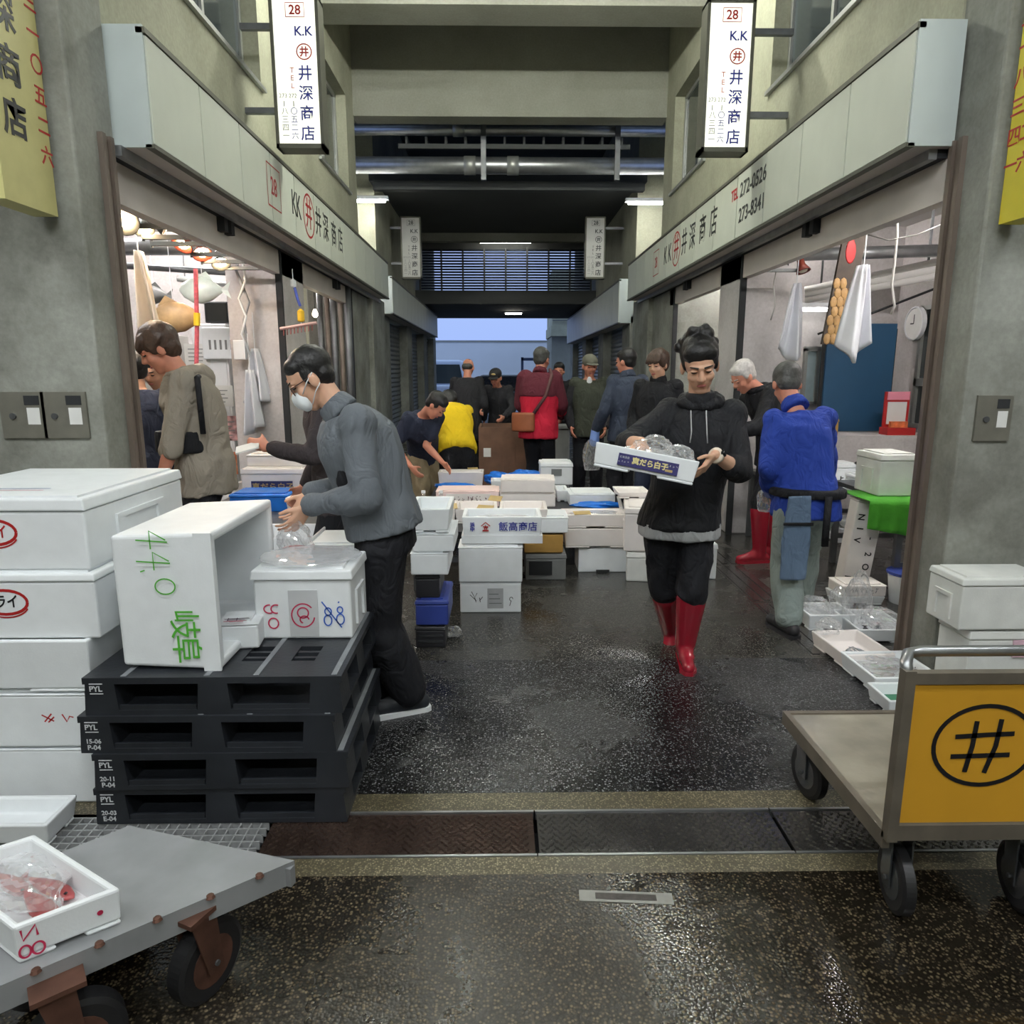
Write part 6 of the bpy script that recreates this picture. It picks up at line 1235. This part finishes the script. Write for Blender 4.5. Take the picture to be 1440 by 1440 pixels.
    for k in 'LR':
        kn, an = J['kn' + k], J['an' + k]; sh_ = legbase if legbase is not None else .93; end = kn.lerp(an, sh_)
        b.chain([J['hip' + k] - up * .03 * s, kn], [(.080 + min(g_, .024)) * s, (.060 + g_) * s]).chain([kn, kn.lerp(end, .4), end], [(.060 + g_) * s, (.058 + g_) * s, (.05 + g_ * .9) * s])
    part(trname, b, trousers, None, 2, fold, 13.0, seed + 3)
    # footwear
    for k in 'LR':
        an, fd, kn = J['an' + k], J['fd' + k], J['kn' + k]; sz = s; b = Blob(); dn = (an - kn).normalized(); q = fd.cross(up).normalized(); dn2 = V(0, 0, -1) if fd.z == 0 else -(q.cross(fd)).normalized()
        heel = an - fd * .05 * sz + dn2 * .045 * sz; toe = an + fd * .17 * sz + dn2 * .05 * sz
        b.cap(heel, an + fd * .08 * sz + dn2 * .035 * sz, .042 * sz, .044 * sz); b.cap(an + fd * .06 * sz + dn2 * .035 * sz, toe, .042 * sz, .032 * sz); b.cap(an - fd * .01 * sz + up * .02, an + fd * .05 * sz + dn2 * .02 * sz, .042 * sz, .042 * sz)
        if shoes == 'boot': b.chain([kn.lerp(an, .16), kn.lerp(an, .6), an], [.080 * s, .066 * s, .054 * s])
        o = part('boot' if shoes == 'boot' else 'shoe', b, shoemat or M['crate_dark'], max(.009, vox), 2)
        so = MB(); so.prism([tuple((heel + (fd * u * sz + q * v * sz))[:2]) for u, v in ((-.04, -.028), (-.02, -.04), (.1, -.042), (.2, -.044), (.245, -.02), (.245, .02), (.2, .044), (.1, .042), (-.02, .04), (-.04, .028))], 0, .022) if fd.z == 0 else None
        if fd.z == 0:
            me = so.mesh('sole'); me.transform(Matrix.Translation((0, 0, max(0, heel.z - .042 * sz - .008)))); mobj('sole', to_local(me, base), (M['white'] if shoes == 'sneaker' else shoemat or M['crate_dark']), o)
    ctx = dict(body=body, base=base, hp=hp, H=H, hs=hs, part=part, raw=raw, tp=tp, s=s); return ctx
def cloth(name, r, g, b, rough=.8, var=.1):
    m = mat(name, srgb(r, g, b), rough, 0, var, 5, .12, 220, spec=.3); N = m.node_tree.nodes; L = m.node_tree.links; bsdf = N['Principled BSDF']; bp = bsdf.inputs['Normal'].links[0].from_node
    tc = [n for n in N if n.type == 'TEX_COORD'][0]; mp = N.new('ShaderNodeMapping'); mp.inputs['Scale'].default_value = (1, 1, .55); mp.inputs['Rotation'].default_value = (.5, .4, .3); L.new(tc.outputs['Object'], mp.inputs[0])
    nz = N.new('ShaderNodeTexNoise'); nz.inputs['Scale'].default_value = 11; nz.inputs['Detail'].default_value = 2.5; nz.inputs['Distortion'].default_value = 1.2; L.new(mp.outputs[0], nz.inputs['Vector'])
    r1 = N.new('ShaderNodeMath'); r1.operation = 'SUBTRACT'; r1.inputs[1].default_value = .5; L.new(nz.outputs['Fac'], r1.inputs[0]); r2 = N.new('ShaderNodeMath'); r2.operation = 'ABSOLUTE'; L.new(r1.outputs[0], r2.inputs[0])
    b2 = N.new('ShaderNodeBump'); b2.inputs['Strength'].default_value = .85; b2.inputs['Distance'].default_value = .035; L.new(r2.outputs[0], b2.inputs['Height']); L.new(bp.outputs[0], b2.inputs['Normal']); L.new(b2.outputs[0], bsdf.inputs['Normal'])
    return m
CL = dict(grey=cloth('grey_jacket', 104, 110, 116), black=cloth('black_fabric', 26, 27, 31, .75), blacktr=cloth('black_trousers', 26, 27, 32), hoodie=cloth('taupe_hoodie', 150, 142, 130), blue=cloth('blue_workwear', 40, 66, 156), greygreen=cloth('grey_green_trousers', 138, 150, 146), navy=cloth('navy_fabric', 42, 48, 66), navyj=cloth('navy_jacket', 58, 66, 82), yellow=cloth('yellow_tshirt', 232, 196, 30), red=cloth('crimson_jacket', 196, 34, 60), maroon=cloth('maroon_yoke', 96, 40, 52), olive=cloth('olive_vest', 62, 66, 56), khaki=cloth('khaki_trousers', 142, 128, 102), dark=cloth('charcoal_jacket', 44, 44, 48), brownj=cloth('dark_brown_jacket', 58, 52, 54), tee=cloth('grey_tee', 170, 172, 174), denim=cloth('denim_pouch', 96, 116, 140))
BOOT = mat('red_rubber_boot', srgb(150, 26, 44), .16, 0, .12, 6, coat=.3); SNEAK = mat('black_sneaker', srgb(34, 38, 44), .6, 0, .2, 30)
# ---- masked man in grey
J = fk(-.46, 2.98, 101, 1.66, 12, 34, 62, feet=((.0, .09), (.06, .09)), hands=(V(-.77, 2.80, .955), V(-.80, 2.98, .985)), poleL=V(.8, -.25, -.55), poleR=V(.5, .3, -.8))
J['head'] = PY(437, 533, 2.97); J['neck'] = PY(478, 577, 2.97); J['pel'] = PY(541, 742, 2.98)
J['shL'] = PY(505, 598, 2.80); J['shR'] = PY(478, 600, 3.13)
J['chest'] = PY(515, 650, 2.98)
for k in 'LR': 
    el, wr = ik(J['sh' + k], V(-.765, 2.81, .975) if k == 'L' else V(-.80, 2.97, 1.0), .285, .25, V(.9, -.3, -.5) if k == 'L' else V(.5, .3, -.8)); J['el' + k] = el; J['wr' + k] = wr
J['hipL'] = J['pel'] + V(0, -.085, -.04); J['hipR'] = J['pel'] + V(0, .085, -.04)
J['anL'] = G(578, 1000) + V(-.0, .0, .085); J['anR'] = G(541, 988) + V(0, .02, .085); J['fdL'] = V(-.93, -.36, 0); J['fdR'] = V(-.97, -.2, 0)
for k in 'LR': J['kn' + k], J['an' + k] = ik(J['hip' + k], J['an' + k], .415, .415, V(-1, -.2, 0))
c = person('man in grey jacket, black trousers, glasses and white face mask leaning over foam boxes', J, CL['grey'], CL['blacktr'], 'a', 'crop', 'black', hem=.02, gw=.035, gd=.05, shoes='sneaker', shoemat=SNEAK, vox=.0055, cvox=.011, yaw=4, pitch=34, curl=.6, handL=(V(-.55, -.1, -.8), V(-.6, .6, .3), -1), handR=(V(-.5, -.2, -.8), V(-.6, -.6, .3), 1), collar=CL['grey'], fold=.010, seed=11, trfat=2.1)
hp, raw = c['hp'], c['raw']
b = Blob(); 
for sx_ in (-1, 1): b.ell(hp(sx_ * .022, .078, -.058), (.036 * c['hs'], .030 * c['hs'], .045 * c['hs']), c['H'])
b.ell(hp(0, .092, -.045), (.028 * c['hs'], .026 * c['hs'], .042 * c['hs']), c['H'])
mk = c['part']('face_mask', b, mat('mask_paper', srgb(222, 226, 228), .8, 0, .03), .006, 3, .0015, 40, 1)
for sx_ in (-1, 1):
    raw('ear_loop', Blob().tube([hp(sx_ * .056, .062, -.03), hp(sx_ * .078, .02, .0), hp(sx_ * .083, -.02, .02)], .0022, 6).tube([hp(sx_ * .054, .055, -.085), hp(sx_ * .074, .015, -.05), hp(sx_ * .083, -.022, -.03)], .0022, 6), M['white'], mk)
gl = raw('glasses', Blob().tube([hp(-.058, .09, .012), hp(.058, .09, .012)], .0022, 6).tube([hp(-.058, .09, .012), hp(-.078, -.0, .01)], .002, 6).tube([hp(.058, .09, .012), hp(.078, -.0, .01)], .002, 6).tube([hp(.012 + .04 * math.cos(t / 8 * 2 * PI) * .5 + .02, .091, -.004 + .016 * math.sin(t / 8 * 2 * PI)) for t in range(9)], .0018, 6).tube([hp(-.032 + .02 * math.cos(t / 8 * 2 * PI), .091, -.004 + .016 * math.sin(t / 8 * 2 * PI)) for t in range(9)], .0018, 6), mat('glasses_frame', srgb(60, 40, 34), .4))
# dark side panel on the jacket below the arm
b = Blob().ell(PY(500, 668, 2.83), (.075, .035, .10), Matrix.Rotation(.5, 3, 'Y')); c['part']('side_panel', b, CL['black'], .011, 2, .003, 9, 3, c['tp'])
# ---- woman in black carrying a box
J = fk(.88, 3.50, 165, 1.66, 3, 4, 8, feet=((.1, .06), (-.12, .04)), hands=None)
J['pel'] = PY(956, 722, 3.52); J['chest'] = PY(975, 640, 3.50); J['neck'] = PY(985, 566, 3.48); J['head'] = PY(984, 514, 3.44)
J['shL'] = PY(1034, 586, 3.46); J['shR'] = PY(940, 584, 3.56)
J['lt'] = (J['shL'] - J['shR']).normalized(); J['lt'].z = 0; J['lt'].normalize(); J['ft'] = J['lt'].cross(V(0, 0, 1)) * 1; J['ft'].normalize()
BX = dict(Y=3.12)
for k, tgt, pole in (('L', PY(1006, 640, 3.17), V(.7, .5, -.7)), ('R', PY(902, 622, 3.20), V(-.7, .5, -.5))): J['el' + k], J['wr' + k] = ik(J['sh' + k], tgt, .28, .25, pole)
J['hipL'] = J['pel'] + J['l'] * .085 - V(0, 0, .03); J['hipR'] = J['pel'] - J['l'] * .085 - V(0, 0, .03)
J['anL'] = G(967, 938) + V(0, .07, .085); J['fdL'] = V(-.12, -.99, 0); J['knL'], J['anL'] = ik(J['hipL'], J['anL'], .415, .415, V(-.15, -1, 0))
J['anR'] = PY(944, 888, 3.80); J['fdR'] = V(-.28, -.72, -.62).normalized(); J['knR'], J['anR'] = ik(J['hipR'], J['anR'], .415, .415, V(-.4, -1, 0))
c = person('woman in black jacket and red rubber boots walking with a foam box in her hands', J, CL['black'], CL['blacktr'], 'a', 'bun', 'black', sleeve='rolled', hem=.06, gw=.04, gd=.045, shoes='boot', shoemat=BOOT, vox=.0055, cvox=.011, yaw=10, pitch=26, roll=6, curl=.42, handL=(V(-.62, -.35, -.7), V(-.75, .3, .2), -1), handR=(V(-.45, -.7, -.35), V(.2, .2, -.9), 1), hood=CL['black'], collar=CL['black'], legbase=.16, fold=.010, seed=21, trfat=1.3, headscale=1.07, hoodup=.008)
raw = c['raw']; hp = c['hp']
b = Blob().loft([(J['pel'] + V(0, 0, z), .205, .162, J['l'], J['f']) for z in (-.115, -.03)]); c['part']('tshirt_hem', b, CL['tee'], .012, 2, .006, 9, 5)
d = (J['wrL'] - J['elL']).normalized(); w0 = J['wrL'] - d * .008
wt = raw('wrist_watch', Blob().tube([w0 - d * .011, w0 + d * .011], .036, 18), mat('watch_strap', srgb(220, 206, 190), .5)); vd = (V(-.3, -.8, .5) - d * V(-.3, -.8, .5).dot(d)).normalized(); o = raw('watch_face', Blob().tube([w0 + vd * .03, w0 + vd * .043], .018, 4), mat('watch_glass', srgb(30, 32, 36), .1, .3), wt)
for sx_ in (-1, 1): q = J['neck'] + J['ft'] * .15 + J['lt'] * .035 * sx_ - V(0, 0, .03); raw('drawstring', Blob().tube([q, q + V(0, -.03, -.1), q + V(.005 * sx_, -.032, -.15)], .003, 6), CL['tee'], c['tp'])
# box she carries
p = PY(833, 657, 3.05); q = PY(978, 684, 2.98); rz = math.atan2(q.y - p.y, q.x - p.x)
pm = (PY(833, 655, 3.06) + PY(975, 683, 2.96)) / 2; Wb = (PY(978, 684, 2.96) - PY(833, 655, 3.06)).length
bx = tag(empty('carried_foam_box', pm), 'white foam box with purple label carried by the woman in black', 'foam box'); d = (PY(978, 684, 2.96) - PY(833, 655, 3.06)); ry = -math.asin(d.z / d.length); bx.rotation_euler = (-.12, ry, math.atan2(d.y, d.x))
o = tray_mesh(Wb, .27, .105, .02, .014, .008).obj('body', M['foam'], bx, (0, .135, 0)); bev(o, .005)
MB().box(-Wb * .26, Wb * .32, -.0012, .004, .026, .078).obj('label_panel', mat('purple_label', srgb(48, 44, 104), .5), bx)
text('真だら白子', .031, mat('gold_print', srgb(226, 214, 150), .5), bx, (Wb * .05, -.002, .053), 'front', .0012); text('北海道産', .011, M['pale_print'], bx, (-Wb * .2, -.002, .062), 'front'); squiggle(4, .05, .009, M['pale_print'], bx, (-Wb * .2, -.002, .044), 7); squiggle(4, .05, .01, M['pale_print'], bx, (Wb * .26, -.002, .062), 8); MB().box(Wb * .2, Wb * .27, -.002, -.001, .036, .046).obj('label_patch', M['tape'], bx)
M3 = bx.matrix_basis.copy(); 
bag('milt_bag', M3 @ V(.02, .11, .115), (.085, .07, .06), 'clear bag of pale fish milt in the carried box, left one', 'film', 71, 4, .3, rz=.1); bag('milt_bag', M3 @ V(.13, .12, .11), (.075, .06, .05), 'clear bag of fish in the carried box, right one', 'film', 72, 4, .3)
bag('fish_pack', M3 @ V(-.03, .13, .08), (.12, .07, .04), 'pale wrapped fish milt under the bags in the carried box', 'film_white', 73, 3, .25, 'fish pack')
# ---- man in blue from behind
J = fk(1.76, 4.02, -22, 1.62, 12, 26, 48, feet=((-.02, .06), (.2, .06)), hands=((.12, .02, -.50), (.30, .0, -.42)))
J['head'] = PY(1106, 541, 4.22); J['neck'] = PY(1118, 572, 4.12); J['chest'] = PY(1124, 625, 4.06); J['pel'] = PY(1134, 705, 4.0)
J['shL'] = PY(1086, 594, 4.10); J['shR'] = PY(1163, 590, 4.12)
for k, tgt, pole in (('L', PY(1084, 692, 4.15), V(-.4, -.8, -.2)), ('R', PY(1160, 685, 4.36), V(.5, -.8, -.5))): J['el' + k], J['wr' + k] = ik(J['sh' + k], tgt, .275, .24, pole)
J['hipL'] = J['pel'] + V(-.085, 0, -.03); J['hipR'] = J['pel'] + V(.085, .02, -.03); J['anL'] = G(1112, 897) + V(0, .05, .09); J['anR'] = G(1128, 862) + V(.0, .05, .09); J['fdL'] = V(-.25, .97, 0); J['fdR'] = V(.1, .99, 0)
for k in 'LR': J['kn' + k], J['an' + k] = ik(J['hip' + k], J['an' + k], .41, .41, V(.1, 1, 0))
c = person('man in bright blue work jacket and grey trousers seen from behind by the floor trays', J, CL['blue'], CL['greygreen'], 'c', 'short', 'darkgrey', hem=.10, gw=.03, gd=.03, vox=.010, yaw=18, pitch=30, curl=.5, collar=CL['blue'], fold=.010, seed=31, trfat=1.9)
b = Blob().loft([(J['pel'] + V(0, 0, z), .21, .168, J['l'], J['f']) for z in (.035, .085)]); bl_ = c['part']('belt', b, CL['black'], .012, 2); c['raw']('belt_strap', MB().box(J['pel'].x + .02, J['pel'].x + .055, J['pel'].y - .20, J['pel'].y - .185, J['pel'].z - .22, J['pel'].z + .06), CL['black'], bl_)
b = Blob(); pz = J['pel']; b.loft([(V(pz.x - .115, pz.y - .165, pz.z + z), w_, .02, V(1, 0, 0), V(0, 1, 0)) for z, w_ in ((-.42, .075), (-.2, .085), (.06, .065))]); c['part']('denim_pouch', b, CL['denim'], .011, 2, .004, 12, 6)
c['raw']('pouch_flap', MB().box(pz.x - .20, pz.x - .035, pz.y - .195, pz.y - .185, pz.z - .10, pz.z - .085), CL['black'])
bag('clear_bag', PY(1079, 705, 4.13), (.06, .05, .10), 'empty clear plastic bag in the left hand of the man in blue', 'film', 81, 3, .35)
# ---- white haired man with red boots
J = fk(2.17, 5.55, 98, 1.66, 14, 30, 55, feet=((.12, .06), (-.06, .06)), hands=((.36, -.02, -.28), (.36, -.02, -.28)))
c = person('white haired man in black hooded jacket and red rubber boots behind the woman', J, CL['black'], CL['blacktr'], 'c', 'short', 'white', sleeve='long', hem=.12, vox=.012, shoes='boot', shoemat=BOOT, yaw=10, pitch=35, hood=CL['black'], legbase=.3, seed=41, gw=.03, gd=.03)
# ---- hooded man in the left stall
J = fk(PY(292, 700, 4.1).x, 4.1, 114, 1.76, 4, 14, 34, feet=((.05, .1), (-.05, .1)), hands=((.16, .0, -.52), (-.04, .0, -.54)))
c = person('man in a taupe hooded sweatshirt with a black waist bag inside the left stall', J, CL['hoodie'], CL['blacktr'], 'c', 'messy', 'brown', sleeve='rolled', hem=.14, gw=.03, gd=.035, vox=.009, yaw=0, pitch=30, hood=CL['hoodie'], fold=.012, seed=51)
q = J['chest'].lerp(J['pel'], .45); b = Blob().loft([(q + V(-.05, -.10, -.06), .15, .115, V(1, 0, 0), V(0, 1, 0)), (q + V(-.05, -.10, .06), .15, .115, V(1, 0, 0), V(0, 1, 0))]); wb = c['part']('waist_bag', b, CL['black'], .012, 2)
c['raw']('strap', Blob().tube([q + V(.1, -.2, .05), J['shL'] + V(.08, -.03, .03), J['neck'] + V(.1, 0, -.02)], .016, 8), CL['black'], wb)
bag('clear_bag', J['wrL'] + V(-.03, -.02, -.15), (.07, .06, .09), 'clear bag of pink seafood held by the hooded man', 'film', 54, 3, .3)
# ---- others in the left stall
J = fk(PY(203, 600, 4.75).x, 4.75, 35, 1.62, 6, 14, 25, hands=((.2, 0, -.45), (.2, 0, -.45))); person('person in navy jacket half hidden behind the left front pillar', J, CL['navy'], CL['blacktr'], 'b', 'short', 'black', vox=.013, seed=61)
J = fk(PY(238, 600, 5.35).x, 5.35, 170, 1.6, 4, 8, 15, hands=((.22, -.05, -.1), (.2, 0, -.45))); person('person in black standing behind the hooded man with a raised hand', J, CL['dark'], CL['blacktr'], 'b', 'short', 'black', vox=.014, seed=62, pitch=20)
# ---- person behind the masked man
J = fk(PY(474, 700, 3.98).x, 3.98, 108, 1.60, 4, 10, 25, hands=((.30, -.06, -.22), (.12, .02, -.48))); c = person('man in dark open jacket with notepad standing behind the masked man', J, CL['brownj'], CL['blacktr'], 'c', 'short', 'grey', vox=.012, seed=71, hem=.16)
o = MB().box(-.06, .06, -.045, .045, 0, .008).obj('notepad', M['paper'], None, J['wrL'] + V(-.12, -.02, .0), (.3, -.25, .2)); tag(o, 'small pale notepad in the hand of the man in the dark jacket', 'notepad')
# ---- bent man in navy shirt
J = fk(PY(597, 640, 7.02).x, 7.02, 215, 1.64, 30, 50, 60, feet=((-.02, .1), (.05, .1)))
J['pel'] = PY(598, 632, 7.02); J['chest'] = PY(590, 603, 6.72); J['neck'] = PY(599, 579, 6.58); J['head'] = PY(613, 571, 6.47); J['shR'] = PY(572, 590, 6.6); J['shL'] = PY(617, 588, 6.66)
for k, tgt in (('R', PY(577, 655, 6.5)), ('L', PY(622, 650, 6.5))): J['el' + k], J['wr' + k] = ik(J['sh' + k], tgt, .28, .25, V(-.5, .3, .1))
J['hipL'] = J['pel'] + J['l'] * .085 - V(0, 0, .03); J['hipR'] = J['pel'] - J['l'] * .085 - V(0, 0, .03)
for k in 'LR': J['kn' + k], J['an' + k] = ik(J['hip' + k], J['an' + k], .415, .415, J['f'])
person('man in navy short sleeved shirt and khaki trousers bending over the pile', J, CL['navy'], CL['khaki'], 'c', 'short', 'black', sleeve='half', hem=.06, vox=.013, pitch=50, yaw=40, seed=81, trfat=1.8, gw=.03, gd=.03)
# ---- yellow shirt
J = fk(PY(643, 660, 7.0).x, 7.0, 12, 1.62, 34, 52, 70, feet=((.0, .1), (.05, .1)), drop=.12, hands=((.2, .0, -.48), (.2, 0, -.48))); person('person in a bright yellow shirt and black trousers bending down, back to us', J, CL['yellow'], CL['blacktr'], 'c', 'thick', 'black', sleeve='half', hem=.06, vox=.013, pitch=60, seed=82, gw=.04, gd=.04, sleevemat=CL['black'], trfat=1.6)
# ---- far group
J = fk(PY(657, 640, 9.3).x, 9.3, -10, 1.66, 4, 8, 20, hands=((.15, .02, -.48), (.15, .02, -.48))); person('balding man in a long dark jacket seen from behind, left of the far crate', J, CL['dark'], CL['blacktr'], 'c', 'bald', 'darkgrey', hem=.3, vox=.015, pitch=20, seed=91, gw=.035, gd=.04, face=False)
J = fk(PY(704, 640, 9.6).x, 9.6, 165, 1.56, 14, 22, 35, hands=((.3, .0, -.36), (.3, .0, -.3))); c = person('man in dark jacket and black cap leaning over the far crate', J, CL['dark'], CL['blacktr'], 'c', 'undercap', 'darkgrey', vox=.014, pitch=22, seed=92)
def cap_hat(c, m, m2=None):
    hp, hs, H = c['hp'], c['hs'], c['H']; b = Blob().ell(hp(0, -.012, .055), (.088 * hs, .104 * hs, .078 * hs), H, 18, 12); o = c['part']('cap', b, m, .010, 2); b = Blob().ell(hp(0, .105, .045), (.07 * hs, .062 * hs, .008 * hs), H, 18, 8); c['raw']('brim', b, m2 or m, o)
cap_hat(c, mat('black_cap', srgb(34, 34, 36), .7)); c['raw']('cap_badge', Blob().ell(c['hp'](0, .082, .085), (.03, .012, .014), c['H'], 8, 6), M['tape'])
J = fk(PY(757, 640, 7.7).x, 7.7, -22, 1.74, 2, 5, 18, hands=((.22, .0, -.44), (.28, -.02, -.4))); c = person('grey haired man in a crimson and maroon jacket with a brown shoulder bag', J, CL['red'], CL['blacktr'], 'c', 'short', 'darkgrey', hem=.16, vox=.013, pitch=10, yaw=-10, seed=93, gw=.04, gd=.04, collar=CL['maroon'])
b = Blob().loft([(r[0] + V(0, 0, 0), r[1] + .008, r[2] + .008, r[3], r[4]) for r in torso_rings(J, .04, .04, None)[2:]])
for k in 'LR': b.ell(sub(J['sh' + k], J['neck'], .1), (.086,) * 3); b.cap(J['sh' + k], J['el' + k], .079, .072); b.cap(J['el' + k], J['wr' + k], .071, .055)
yk = c['part']('maroon_yoke', b, CL['maroon'], .015, 2, .006, 9, 9, c['tp'])
q = J['pel'] + V(-.17, -.13, .02); b = Blob().loft([(q + V(0, 0, -.1), .13, .05, V(.95, -.3, 0), V(.3, .95, 0)), (q + V(0, 0, .1), .13, .05, V(.95, -.3, 0), V(.3, .95, 0))]); sb_ = c['part']('shoulder_bag', b, mat('brown_leather', srgb(150, 86, 54), .5, 0, .15), .014, 2)
c['raw']('strap', Blob().tube([q + V(.08, -.02, .05), J['chest'] + V(.06, -.20, .02), J['shR'] + V(-.05, -.11, .03), J['shR'] + V(-.06, .02, .09)], .018, 8), mat('dark_strap', srgb(90, 56, 56), .6), sb_)
J = fk(PY(827, 640, 7.9).x, 7.9, 172, 1.66, 2, 4, 10, hands=((.14, .02, -.46), (.14, .02, -.46))); c = person('man in olive vest and olive cap facing us beside the navy jacket', J, CL['olive'], CL['blacktr'], 'c', 'undercap', 'grey', hem=.12, vox=.013, pitch=12, yaw=15, seed=94, gw=.035, gd=.035, sleevemat=CL['dark']); cap_hat(c, mat('olive_cap', srgb(104, 104, 92), .8)); c['raw']('shirt_front', Blob().ell(J['neck'] + J['ft'] * .085 - V(0, 0, .03), (.03, .02, .06)), M['white'])
J = fk(PY(882, 640, 6.95).x, 6.95, 25, 1.70, 2, 5, 10, hands=((.16, .08, -.46), (.2, .0, -.44)), feet=((.0, .1), (.12, .1))); c = person('black haired man in navy jacket seen from behind beside the woman', J, CL['navyj'], CL['blacktr'], 'c', 'short', 'black', hem=.10, vox=.012, pitch=8, yaw=25, seed=95, gw=.035, gd=.035, collar=CL['navyj'])
bag('fish_bag', J['wrL'] + V(-.03, -.02, -.28), (.09, .07, .19), 'dark clear bag of fish hanging from the hand of the man in navy', 'film', 83, 4, .3); glv = Blob().cap(J['wrL'], J['wrL'] + V(-.01, 0, -.12), .045, .05); c['part']('blue_glove', glv, mat('blue_glove', srgb(130, 160, 226), .5), .011, 2)
J = fk(PY(922, 640, 6.35).x, 6.35, 150, 1.66, 0, 2, 6, hands=((.1, .02, -.48), (.1, .02, -.48))); person('smiling man in black jacket between the navy jacket and the woman', J, CL['black'], CL['navy'], 'a', 'messy', 'brown', hem=.12, vox=.011, pitch=14, yaw=-12, seed=96, gw=.03, gd=.03, collar=CL['black'])
J = fk(PY(785, 640, 10.2).x, 10.2, 170, 1.6, 0, 2, 6); person('distant person in black between the red jacket and the olive cap', J, CL['black'], CL['blacktr'], 'c', 'short', 'black', vox=.016, seed=97)
# bag of fish in the masked mans hands
bag('fish_bag', V(-.835, 2.82, .82), (.07, .055, .085), 'clear bag of pink fish held by the masked man over the boxes', 'film', 84, 4, .35); fish((-.83, 2.82, .79), .13, .3, 'small pinkish fish inside the bag held by the masked man', 'fish_red', tilt=.3)
